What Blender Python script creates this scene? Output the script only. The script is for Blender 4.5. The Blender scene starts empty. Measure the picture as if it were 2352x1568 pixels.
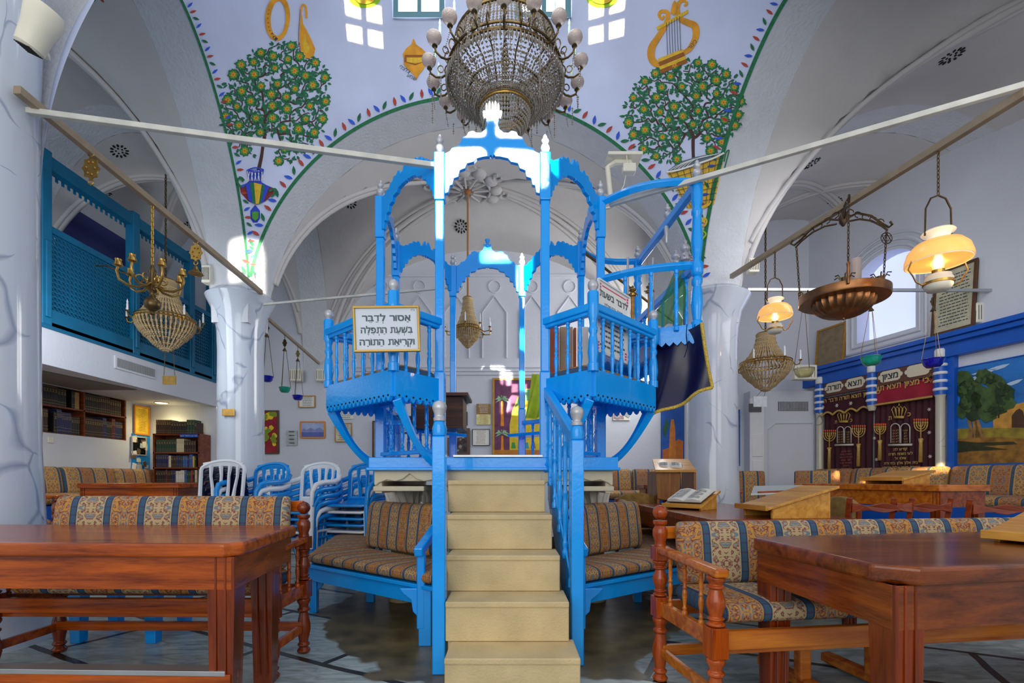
import bpy, bmesh, math, random
from mathutils import Vector, Matrix
from math import sin, cos, pi, sqrt, radians
random.seed(7)
C = bpy.context.scene.collection
F = 2352*17/36.0            # focal length in pixels
HY = 1100.0                 # horizon line
# ---------------------------------------------------------------- camera
cam = bpy.data.cameras.new('camera'); cam.lens = 17; cam.sensor_width = 36
cam.shift_y = (HY-784)/2352.0; cam.clip_start = .05
camo = bpy.data.objects.new('camera', cam); C.objects.link(camo)
camo.location = (0, 0, 1.0); camo.rotation_euler = (pi/2, 0, 0)
bpy.context.scene.camera = camo
vs = bpy.context.scene.view_settings
vs.view_transform = 'Standard'; vs.look = 'None'; vs.gamma = 1; vs.use_curve_mapping = False
vs.exposure = 0.3
# ---------------------------------------------------------------- world
w = bpy.data.worlds.new('world'); w.use_nodes = True; bpy.context.scene.world = w
bg = w.node_tree.nodes['Background']; bg.inputs[0].default_value = (.93, .96, 1, 1); bg.inputs[1].default_value = .62
# ---------------------------------------------------------------- lights
def area(name, loc, target, sx, sy, energy, col):
    l = bpy.data.lights.new(name, 'AREA'); l.shape = 'RECTANGLE'; l.size = sx; l.size_y = sy; l.energy = energy; l.color = col
    o = bpy.data.objects.new(name, l); C.objects.link(o); o.location = loc
    o.rotation_euler = (Vector(target)-Vector(loc)).to_track_quat('-Z', 'Y').to_euler(); return o
def spot(name, loc, target, deg, energy, col, size=.03, blend=.15):
    l = bpy.data.lights.new(name, 'SPOT'); l.spot_size = radians(deg); l.spot_blend = blend; l.energy = energy; l.color = col
    l.shadow_soft_size = size
    o = bpy.data.objects.new(name, l); C.objects.link(o); o.location = loc
    o.rotation_euler = (Vector(target)-Vector(loc)).to_track_quat('-Z', 'Y').to_euler(); return o
area('rear_fill', (-1.0, -2.6, 2.6), (-.3, 4.5, 1.4), 5.0, 3.0, 94, (1, .97, .92))  # added fill lamp behind the camera, not a modelled entrance
area('dome_daylight', (-.4, 4.3, 6.3), (-.4, 4.4, 2), 3.2, 1.6, 50, (.88, .94, 1))
area('dome_back_fill', (-.4, 3.1, 5.25), (-.4, 5.5, 5.5), 2.0, .7, 22, (.92, .96, 1))  # fill added inside the dome to brighten its back, not a window
area('gallery_fill', (-5.2, 3.3, 3.4), (-5.0, 6.5, 3.6), 1.2, 1.0, 7, (.5, .78, 1))  # unseen bluish fill added in the gallery bay
area('back_bay_fill', (2.3, 7.0, 3.2), (-1.0, 7.4, 2.6), 1.6, 1.4, 42, (1, .98, .94))  # added lamp that lifts the back bay walls
area('ark_bay_fill', (3.2, 1.2, 2.6), (5.0, 6.4, 2.6), 1.4, 1.6, 14, (1, .92, .84))  # warm fill added to light the ark bay
area('ark_niche_fill', (3.6, 4.6, 3.4), (3.5, 8, 2.2), 1.6, 1.2, 14, (.97, .97, 1))  # extra unseen lamp for the niche beside the ark
area('bookcase_fill', (-3.9, 4.4, 2.6), (-5.6, 7.2, 1.6), 1.4, 1.0, 16, (.92, .96, 1))  # fill lamp put in to brighten the bookcase corner
SUN = (1, .93, .80)
def sun_panes(name, src, target, w, h, nx, ny, gap, irr, col=SUN, skip=()):
    """narrow parallel sunbeams through the panes of a high window"""
    src = Vector(src); q = (Vector(target)-src).to_track_quat('-Z', 'Y'); R = q.to_matrix()
    for i in range(nx):
        for j in range(ny):
            if (i, j) in skip: continue
            l = bpy.data.lights.new(name, 'AREA'); l.shape = 'RECTANGLE'; l.size = w; l.size_y = h; l.spread = radians(1.0); l.color = col
            l.energy = irr*w*h
            o = bpy.data.objects.new(name, l); C.objects.link(o); o.rotation_euler = q.to_euler()
            o.location = src+R @ Vector(((i-(nx-1)/2)*(w+gap), (j-(ny-1)/2)*(h+gap), 0))
sun_panes('sun_on_front_arch', (-.35, -.3, 5.6), (-.15, 3.38, 3.365), .33, .21, 2, 2, .11, 20, (1, .97, .9))
sun_panes('sun_on_front_post', (-.75, -.3, 5.2), (-.50, 3.36, 3.0), .08, .5, 1, 1, .03, 16, (1, .97, .9))
sun_panes('sun_on_hands', (-.3, -.3, 5.9), (-.14, 3.38, 3.60), .16, .10, 1, 1, .03, 12, (1, .90, .7))
sun_panes('sun_on_back_arch', (.1, -.1, 4.57), (-.17, 5.16, 3.40), .30, .12, 1, 1, .05, 60, (1, .97, .9))
sun_panes('sun_on_back_post', (.55, -.1, 4.5), (.13, 5.16, 3.12), .12, .72, 1, 1, .05, 45, (1, .97, .9))
sun_panes('sun_on_column_capital', (.1, -.4, 6.2), (-2.98, 5.45, 3.52), .15, .34, 2, 1, .03, 26, (1, .9, .72))
for x_, sx_, sk in ((-1.55, -1.30, ((0, 2),)), (.99, .75, ((1, 2),))):
    sun_panes('sun_on_dome', (sx_, 3.6, 5.55), (x_, 5.08, 5.86), .15, .11, 2, 3, .06, 15, (1, .76, .40), sk)
sun_panes('sun_on_ark_sofa', (2.2, .2, 3.2), (4.95, 6.45, 1.03), .30, .10, 3, 1, .12, 16, (1, .72, .35))
sun_panes('sun_on_back_painting', (.0, 5.6, 3.4), (.12, 8, 2.3), .10, .12, 2, 3, .05, 14, (1, .93, .75))
# ---------------------------------------------------------------- materials
def s2l(c):
    return tuple((x/12.92 if x <= .04045 else ((x+.055)/1.055)**2.4) for x in c)
def rgb(r, g, b): return s2l((r/255., g/255., b/255.))
MATS = {}
def mat(name, col, rough=.6, metal=0., var=0., vscale=6., bump=0., bscale=60., emis=0, trans=0, alpha=1, coat=0, stretch=None, ecol=None, spec=.5):
    if name in MATS: return MATS[name]
    m = bpy.data.materials.new(name); m.use_nodes = True; MATS[name] = m
    nt = m.node_tree; b = nt.nodes['Principled BSDF']
    b.inputs['Base Color'].default_value = (*col, 1); b.inputs['Roughness'].default_value = rough; b.inputs['Metallic'].default_value = metal
    b.inputs['Transmission Weight'].default_value = trans; b.inputs['Alpha'].default_value = alpha; b.inputs['Coat Weight'].default_value = coat
    b.inputs['Specular IOR Level'].default_value = spec
    if emis: b.inputs['Emission Color'].default_value = (*(ecol or col), 1); b.inputs['Emission Strength'].default_value = emis
    tc = nt.nodes.new('ShaderNodeTexCoord')
    if var:
        mp = nt.nodes.new('ShaderNodeMapping'); nt.links.new(tc.outputs['Object'], mp.inputs[0])
        if stretch: mp.inputs['Scale'].default_value = stretch
        n = nt.nodes.new('ShaderNodeTexNoise'); n.inputs['Scale'].default_value = vscale; n.inputs['Detail'].default_value = 5
        nt.links.new(mp.outputs[0], n.inputs['Vector'])
        r = nt.nodes.new('ShaderNodeValToRGB'); r.color_ramp.elements[0].position = .3; r.color_ramp.elements[1].position = .7
        r.color_ramp.elements[0].color = (*[c*(1-var) for c in col], 1); r.color_ramp.elements[1].color = (*[min(1, c*(1+var*.6)) for c in col], 1)
        nt.links.new(n.outputs[0], r.inputs[0]); nt.links.new(r.outputs[0], b.inputs['Base Color'])
    if bump:
        n2 = nt.nodes.new('ShaderNodeTexNoise'); n2.inputs['Scale'].default_value = bscale; n2.inputs['Detail'].default_value = 4
        nt.links.new(tc.outputs['Object'], n2.inputs['Vector'])
        bp = nt.nodes.new('ShaderNodeBump'); bp.inputs['Strength'].default_value = bump; bp.inputs['Distance'].default_value = .01
        nt.links.new(n2.outputs[0], bp.inputs['Height']); nt.links.new(bp.outputs[0], b.inputs['Normal'])
    return m
plaster = mat('plaster', rgb(206, 210, 220), .75, var=.05, vscale=1.5, bump=.25, bscale=25)
vaultm = mat('vault_plaster', rgb(200, 197, 196), .8, var=.09, vscale=1.2, bump=.4, bscale=12)
domem = mat('dome_plaster', rgb(202, 210, 236), .7, var=.14, vscale=1.1, bump=.15, bscale=15)
relief = mat('relief_plaster', rgb(205, 208, 214), .7, var=.05, bump=.9, bscale=32)
blue = mat('blue_paint', rgb(0, 158, 252), .16, bump=.12, bscale=45, var=.07, vscale=5, coat=.35, spec=.4)
blued = mat('cornice_blue_paint', rgb(14, 86, 186), .3, var=.1)
teal = mat('teal_paint', rgb(12, 106, 146), .4, var=.12)
silver = mat('silver_paint', rgb(190, 192, 198), .35, metal=.35, var=.15, vscale=20)
rodm = mat('white_painted_steel', rgb(205, 205, 198), .4, var=.15, vscale=9)
rodb = mat('bronze_painted_steel', rgb(158, 140, 116), .35, metal=.2, var=.15, vscale=9)
steel = mat('steel', rgb(190, 192, 195), .3, metal=.8, var=.1)
brass = mat('brass', rgb(190, 150, 78), .28, metal=.9, var=.2, vscale=20)
bronze = mat('dark_brass', rgb(112, 92, 58), .35, metal=.85, var=.3, vscale=20)
copper = mat('copper', rgb(150, 104, 66), .34, metal=.85, var=.3, vscale=12)
iron = mat('wrought_iron', rgb(86, 68, 48), .45, metal=.7, var=.3, vscale=20)
crystal = mat('crystal', rgb(172, 160, 142), .14, trans=.12, spec=1, coat=.4, metal=.25)
crystalg = mat('golden_crystal', rgb(222, 196, 150), .12, trans=.3, spec=1, metal=.2)
frost = mat('ribbed_glass', rgb(226, 208, 198), .2, trans=.45, bump=.5, bscale=90)
candle = mat('candle_tube', rgb(208, 232, 214), .4)
whitep = mat('white_plastic', rgb(222, 226, 232), .3)
bluep = mat('blue_plastic', rgb(10, 140, 222), .28)
navyp = mat('navy_plastic', rgb(14, 20, 52), .22)
cream = mat('cream_plastic', rgb(226, 222, 205), .45, var=.05)
amber = mat('amber_glass', rgb(250, 200, 120), .2, trans=.2, emis=.35, ecol=rgb(255, 180, 80))
opal = mat('opal_glass', rgb(250, 238, 215), .18, emis=.25, ecol=rgb(255, 225, 180))
flame = mat('flame', (1, .75, .35), emis=60, ecol=(1, .72, .35))
downl = mat('downlight_glow', (1, .85, .4), emis=9, ecol=(1, .80, .30))
gblue = mat('cobalt_glass', rgb(14, 24, 190), .05, trans=.5, coat=.5)
ggreen = mat('sea_green_glass', rgb(20, 190, 160), .05, trans=.6, coat=.5)
gyel = mat('clear_yellow_glass', rgb(220, 214, 170), .05, trans=.75)
glass = mat('lamp_glass', (.95, .95, .95), .02, trans=.95)
skyglass = mat('window_glass', rgb(214, 222, 255), .2, emis=.75, ecol=rgb(190, 200, 255))
skyglass2 = mat('dome_window_glass', (1, 1, 1), .2, emis=2.2, ecol=rgb(235, 240, 255))
paper = mat('paper', rgb(232, 230, 222), .8, var=.04)
ink = mat('ink', rgb(50, 60, 66), .7)
inkg = mat('sign_ink', rgb(82, 98, 106), .7)
gold = mat('gold_thread', rgb(196, 160, 84), .5, metal=.2, var=.15, vscale=50)
goldf = mat('gilt_frame', rgb(176, 128, 44), .4, metal=.3, var=.2, vscale=15)
silvert = mat('silver_thread', rgb(196, 190, 180), .5)
velvet = mat('maroon_velvet', rgb(60, 8, 26), .8, var=.35, vscale=5)
velvetr = mat('crimson_velvet', rgb(150, 10, 44), .7, var=.2)
navy = mat('navy_satin', rgb(22, 20, 62), .32, var=.3, vscale=3)
limecl = mat('lime_cloth', rgb(176, 196, 34), .7, var=.25, vscale=9)
greencl = mat('green_gauze', rgb(10, 120, 50), .6, alpha=.75)
capm = mat('carved_stone', rgb(214, 210, 202), .6, var=.08, bump=.3, bscale=60)
blackm = mat('black_void', rgb(14, 14, 18), .8)
red_l = mat('leaf_red', rgb(176, 62, 48), .7, var=.2, vscale=30)
blue_l = mat('leaf_blue', rgb(38, 86, 206), .7, var=.2, vscale=30)
green_l = mat('leaf_green', rgb(14, 104, 66), .7, var=.3, vscale=30)
greenb = mat('border_green', rgb(14, 110, 62), .7, var=.35, vscale=40)
brown_p = mat('branch_brown', rgb(74, 44, 38), .8)
yel_p = mat('flower_orange', rgb(222, 150, 24), .7, var=.3, vscale=60)
ochre_p = mat('instrument_ochre', rgb(222, 152, 30), .7, var=.3, vscale=9)
ochre_d = mat('instrument_shade', rgb(150, 84, 20), .7)
ygreen_p = mat('scroll_green', rgb(140, 190, 30), .7)
maroon_p = mat('paint_maroon', rgb(130, 34, 40), .7)
whitepaint = mat('white_paint', rgb(226, 228, 230), .45, var=.04)
blackp = mat('black_leather', rgb(24, 20, 20), .6)

def wood(name, dark, light, rough=.18, scale=2.0, coat=.3, axis='X', contrast=1):
    m = bpy.data.materials.new(name); m.use_nodes = True; nt = m.node_tree; b = nt.nodes['Principled BSDF']
    b.inputs['Roughness'].default_value = rough+.08; b.inputs['Specular IOR Level'].default_value = .35; b.inputs['Coat Weight'].default_value = coat; b.inputs['Coat Roughness'].default_value = .12
    tc = nt.nodes.new('ShaderNodeTexCoord'); mp = nt.nodes.new('ShaderNodeMapping'); nt.links.new(tc.outputs['Object'], mp.inputs[0])
    s = {'X': (.5, 7, 7), 'Y': (7, .5, 7), 'Z': (7, 7, .5)}[axis]; mp.inputs['Scale'].default_value = [q*scale for q in s]
    n = nt.nodes.new('ShaderNodeTexNoise'); n.inputs['Scale'].default_value = 1.5; n.inputs['Detail'].default_value = 8; n.inputs['Distortion'].default_value = .6
    n3 = nt.nodes.new('ShaderNodeTexNoise'); n3.inputs['Scale'].default_value = 14; n3.inputs['Detail'].default_value = 3
    mx = nt.nodes.new('ShaderNodeMath'); mx.operation = 'MULTIPLY_ADD'; mx.inputs[1].default_value = .3
    nt.links.new(mp.outputs[0], n.inputs['Vector']); nt.links.new(mp.outputs[0], n3.inputs['Vector'])
    nt.links.new(n3.outputs[0], mx.inputs[0]); nt.links.new(n.outputs[0], mx.inputs[2])
    r = nt.nodes.new('ShaderNodeValToRGB'); r.color_ramp.elements[0].position = .45; r.color_ramp.elements[1].position = .85
    r.color_ramp.elements[0].color = (*dark, 1); r.color_ramp.elements[1].color = (*light, 1)
    nt.links.new(mx.outputs[0], r.inputs[0]); nt.links.new(r.outputs[0], b.inputs['Base Color'])
    MATS[name] = m; return m
mahog = wood('mahogany', rgb(104, 34, 0), rgb(190, 88, 4))
mahogd = wood('dark_mahogany', rgb(76, 28, 2), rgb(140, 66, 12))
mahogy = wood('mahogany_crosswise', rgb(90, 32, 1), rgb(160, 74, 8), axis='Y')
mahogz = wood('mahogany_upright', rgb(80, 24, 2), rgb(138, 54, 8), axis='Z')
oakf = wood('varnished_pine', rgb(156, 70, 8), rgb(206, 120, 30))
postw = wood('turned_pine', rgb(130, 44, 4), rgb(190, 86, 16), axis='Z', rough=.12)
honey = wood('honey_wood', rgb(170, 110, 34), rgb(216, 160, 70), rough=.35, coat=.2)
dwood = wood('dark_wood', rgb(52, 26, 16), rgb(98, 54, 30), rough=.4, coat=.1)
redw = wood('cherry_wood', rgb(100, 34, 14), rgb(152, 66, 26))
shelfw = wood('shelf_wood', rgb(92, 38, 16), rgb(140, 70, 32), rough=.35)

def fabric(name, period, gold_c, cream_c, band, k=1.0):
    m = bpy.data.materials.new(name); m.use_nodes = True; nt = m.node_tree; b = nt.nodes['Principled BSDF']; b.inputs['Roughness'].default_value = .85
    N = nt.nodes.new; L = nt.links.new
    uv = N('ShaderNodeUVMap'); sp = N('ShaderNodeSeparateXYZ'); L(uv.outputs[0], sp.inputs[0])
    def M(op, a, bb=None, c=None):
        n = N('ShaderNodeMath'); n.operation = op
        for i, q in enumerate((a, bb, c)):
            if q is None: continue
            if isinstance(q, (int, float)): n.inputs[i].default_value = q
            else: L(q, n.inputs[i])
        return n.outputs[0]
    def mix(f, c1, c2):
        n = N('ShaderNodeMix'); n.data_type = 'RGBA'; L(f, n.inputs[0])
        for i, q in ((6, c1), (7, c2)):
            if isinstance(q, tuple): n.inputs[i].default_value = (*q, 1)
            else: L(q, n.inputs[i])
        return n.outputs[2]
    U, V = sp.outputs[0], sp.outputs[1]
    q = M('DIVIDE', U, period); fr = M('FRACT', q); par = M('LESS_THAN', M('FRACT', M('MULTIPLY', q, .5)), .5)
    mu = M('ABSOLUTE', M('SUBTRACT', fr, .5))
    ph = M('MULTIPLY', par, period*.35)
    mv = M('PINGPONG', M('ADD', V, ph), period*.72)
    cb = N('ShaderNodeCombineXYZ'); L(M('MULTIPLY', mu, period), cb.inputs[0]); L(mv, cb.inputs[1]); L(M('MULTIPLY', par, 3.0), cb.inputs[2])
    n1 = N('ShaderNodeTexNoise'); n1.inputs['Scale'].default_value = 4.6/period; n1.inputs['Detail'].default_value = 1.0; n1.inputs['Distortion'].default_value = 1.6; L(cb.outputs[0], n1.inputs['Vector'])
    line = M('LESS_THAN', M('ABSOLUTE', M('SUBTRACT', n1.outputs[0], .5)), .042*k)
    line2 = M('LESS_THAN', M('ABSOLUTE', M('SUBTRACT', n1.outputs[0], .60)), .030*k)
    base = mix(par, cream_c, gold_c)
    fine = N('ShaderNodeTexNoise'); fine.inputs['Scale'].default_value = 300; L(uv.outputs[0], fine.inputs['Vector'])
    base = mix(M('MULTIPLY', fine.outputs[0], .35), base, tuple(c*.55 for c in gold_c))
    inb = M('LESS_THAN', mu, .37)
    c = mix(M('MULTIPLY', M('MULTIPLY', line, inb), .85), base, rgb(112, 44, 52))
    c = mix(M('MULTIPLY', M('MULTIPLY', line2, inb), .75), c, rgb(70, 104, 130))
    isb = M('GREATER_THAN', mu, .5-band)
    edge = M('LESS_THAN', M('ABSOLUTE', M('SUBTRACT', mu, .5-band*.72)), band*.07)
    bcol = mix(M('GREATER_THAN', M('FRACT', M('MULTIPLY', V, 12/period*.35)), .82), rgb(52, 82, 108), rgb(62, 62, 92))
    c = mix(isb, c, bcol); c = mix(M('MULTIPLY', edge, .8), c, rgb(26, 34, 60))
    L(c, b.inputs['Base Color'])
    bp = N('ShaderNodeBump'); bp.inputs['Strength'].default_value = .25; bp.inputs['Distance'].default_value = .004; L(fine.outputs[0], bp.inputs['Height']); L(bp.outputs[0], b.inputs['Normal'])
    MATS[name] = m; return m
fab_big = fabric('damask_stripe_large', .19, rgb(192, 138, 66), rgb(184, 166, 128), .105)
fab_mid = fabric('damask_stripe_medium', .125, rgb(188, 134, 60), rgb(182, 154, 106), .085)
fab_old = fabric('damask_stripe_faded', .21, rgb(176, 122, 60), rgb(186, 150, 92), .07, .8)

def marble(name, base, vein, scale=1.2, vth=.02, rough=.25):
    m = bpy.data.materials.new(name); m.use_nodes = True; nt = m.node_tree; b = nt.nodes['Principled BSDF']; b.inputs['Roughness'].default_value = rough; b.inputs['Coat Weight'].default_value = .3
    N = nt.nodes.new; L = nt.links.new
    tc = N('ShaderNodeTexCoord'); mp = N('ShaderNodeMapping'); mp.inputs['Rotation'].default_value = (.5, .6, .3); mp.inputs['Scale'].default_value = (1, 1, .8); L(tc.outputs['Object'], mp.inputs[0])
    v = N('ShaderNodeTexVoronoi'); v.feature = 'DISTANCE_TO_EDGE'; v.inputs['Scale'].default_value = scale
    nz = N('ShaderNodeTexNoise'); nz.inputs['Scale'].default_value = 1.8; L(mp.outputs[0], nz.inputs['Vector'])
    ad = N('ShaderNodeVectorMath'); ad.operation = 'MULTIPLY_ADD'; ad.inputs[1].default_value = (.7, .7, .7); L(nz.outputs['Color'], ad.inputs[0]); L(mp.outputs[0], ad.inputs[2]); L(ad.outputs[0], v.inputs['Vector'])
    n2 = N('ShaderNodeTexNoise'); n2.inputs['Scale'].default_value = 2.2; L(mp.outputs[0], n2.inputs['Vector'])
    mul = N('ShaderNodeMath'); mul.operation = 'MULTIPLY'; mul.inputs[1].default_value = vth*2
    th = N('ShaderNodeMath'); th.operation = 'SUBTRACT'; th.inputs[1].default_value = .5; L(n2.outputs[0], th.inputs[0]); th.use_clamp = True
    mul.inputs[1].default_value = vth*9; L(th.outputs[0], mul.inputs[0])
    r = N('ShaderNodeMapRange'); L(v.outputs['Distance'], r.inputs[0]); r.inputs[1].default_value = 0; L(mul.outputs[0], r.inputs[2]); r.inputs[3].default_value = 1; r.inputs[4].default_value = 0
    mx = N('ShaderNodeMix'); mx.data_type = 'RGBA'; L(r.outputs[0], mx.inputs[0]); mx.inputs[6].default_value = (*base, 1); mx.inputs[7].default_value = (*vein, 1)
    L(mx.outputs[2], b.inputs['Base Color']); MATS[name] = m; return m
colm = marble('painted_marble_column', rgb(200, 208, 220), rgb(150, 160, 182), 2.1, .055, .12)
arkcol = marble('ark_column_marble', rgb(190, 186, 168), rgb(90, 100, 110), 3, .03)

def floor_mat():
    m = bpy.data.materials.new('marble_slab_floor'); m.use_nodes = True; nt = m.node_tree; b = nt.nodes['Principled BSDF']; b.inputs['Roughness'].default_value = .34
    N = nt.nodes.new; L = nt.links.new
    tc = N('ShaderNodeTexCoord'); mp = N('ShaderNodeMapping'); mp.inputs['Rotation'].default_value = (0, 0, radians(28)); L(tc.outputs['Object'], mp.inputs[0])
    br = N('ShaderNodeTexBrick'); br.inputs['Scale'].default_value = 1; br.inputs['Brick Width'].default_value = 1.05; br.inputs['Row Height'].default_value = .62
    br.inputs['Mortar Size'].default_value = .022; br.inputs['Mortar Smooth'].default_value = .15; br.inputs['Color1'].default_value = (*rgb(176, 188, 188), 1); br.inputs['Color2'].default_value = (*rgb(134, 146, 146), 1)
    br.inputs['Mortar'].default_value = (*rgb(48, 44, 34), 1)
    nw = N('ShaderNodeTexNoise'); nw.inputs['Scale'].default_value = 2.0; L(mp.outputs[0], nw.inputs['Vector'])
    ad = N('ShaderNodeVectorMath'); ad.operation = 'MULTIPLY_ADD'; ad.inputs[1].default_value = (.05, .05, 0); L(nw.outputs['Color'], ad.inputs[0]); L(mp.outputs[0], ad.inputs[2]); L(ad.outputs[0], br.inputs['Vector'])
    v = N('ShaderNodeTexNoise'); v.inputs['Scale'].default_value = 5; v.inputs['Detail'].default_value = 8; v.inputs['Distortion'].default_value = 1.4
    mp2 = N('ShaderNodeMapping'); mp2.inputs['Scale'].default_value = (1, 3, 1); mp2.inputs['Rotation'].default_value = (0, 0, .9); L(tc.outputs['Object'], mp2.inputs[0]); L(mp2.outputs[0], v.inputs['Vector'])
    rr = N('ShaderNodeValToRGB'); rr.color_ramp.elements[0].position = .35; rr.color_ramp.elements[1].position = .6; rr.color_ramp.elements[0].color = (.45, .5, .48, 1); rr.color_ramp.elements[1].color = (1.1, 1.12, 1.1, 1); L(v.outputs[0], rr.inputs[0])
    mx = N('ShaderNodeMix'); mx.data_type = 'RGBA'; mx.blend_type = 'MULTIPLY'; mx.inputs[0].default_value = .75; L(br.outputs[0], mx.inputs[6]); L(rr.outputs[0], mx.inputs[7])
    # olive bedrock ring round the platform
    sub = N('ShaderNodeVectorMath'); sub.operation = 'SUBTRACT'; sub.inputs[1].default_value = (-.1, 3.9, 0); L(tc.outputs['Object'], sub.inputs[0])
    sc = N('ShaderNodeVectorMath'); sc.operation = 'MULTIPLY'; sc.inputs[1].default_value = (1.0, .8, 0); L(sub.outputs[0], sc.inputs[0])
    ln = N('ShaderNodeVectorMath'); ln.operation = 'LENGTH'; L(sc.outputs[0], ln.inputs[0])
    nn = N('ShaderNodeTexNoise'); nn.inputs['Scale'].default_value = 2.5; L(tc.outputs['Object'], nn.inputs['Vector'])
    s2 = N('ShaderNodeMath'); s2.operation = 'MULTIPLY_ADD'; s2.inputs[1].default_value = .7; L(nn.outputs[0], s2.inputs[0]); L(ln.outputs['Value'], s2.inputs[2])
    lt = N('ShaderNodeMapRange'); lt.inputs[1].default_value = 1.62; lt.inputs[2].default_value = 1.65; lt.inputs[3].default_value = 1; lt.inputs[4].default_value = 0; L(s2.outputs[0], lt.inputs[0])
    nr = N('ShaderNodeTexNoise'); nr.inputs['Scale'].default_value = 6; nr.inputs['Detail'].default_value = 6; L(tc.outputs['Object'], nr.inputs['Vector'])
    rk = N('ShaderNodeValToRGB'); rk.color_ramp.elements[0].position = .3; rk.color_ramp.elements[1].position = .75; rk.color_ramp.elements[0].color = (*rgb(72, 64, 42), 1); rk.color_ramp.elements[1].color = (*rgb(128, 114, 78), 1); L(nr.outputs[0], rk.inputs[0])
    m2 = N('ShaderNodeMix'); m2.data_type = 'RGBA'; L(lt.outputs[0], m2.inputs[0]); L(mx.outputs[2], m2.inputs[6]); L(rk.outputs[0], m2.inputs[7])
    L(m2.outputs[2], b.inputs['Base Color'])
    return m
floorm = floor_mat()
stone = mat('limestone', rgb(206, 184, 138), .6, var=.16, vscale=5, bump=.35, bscale=90)
stonew = mat('pale_limestone', rgb(208, 196, 168), .6, var=.1, vscale=5, bump=.3, bscale=70)

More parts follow.
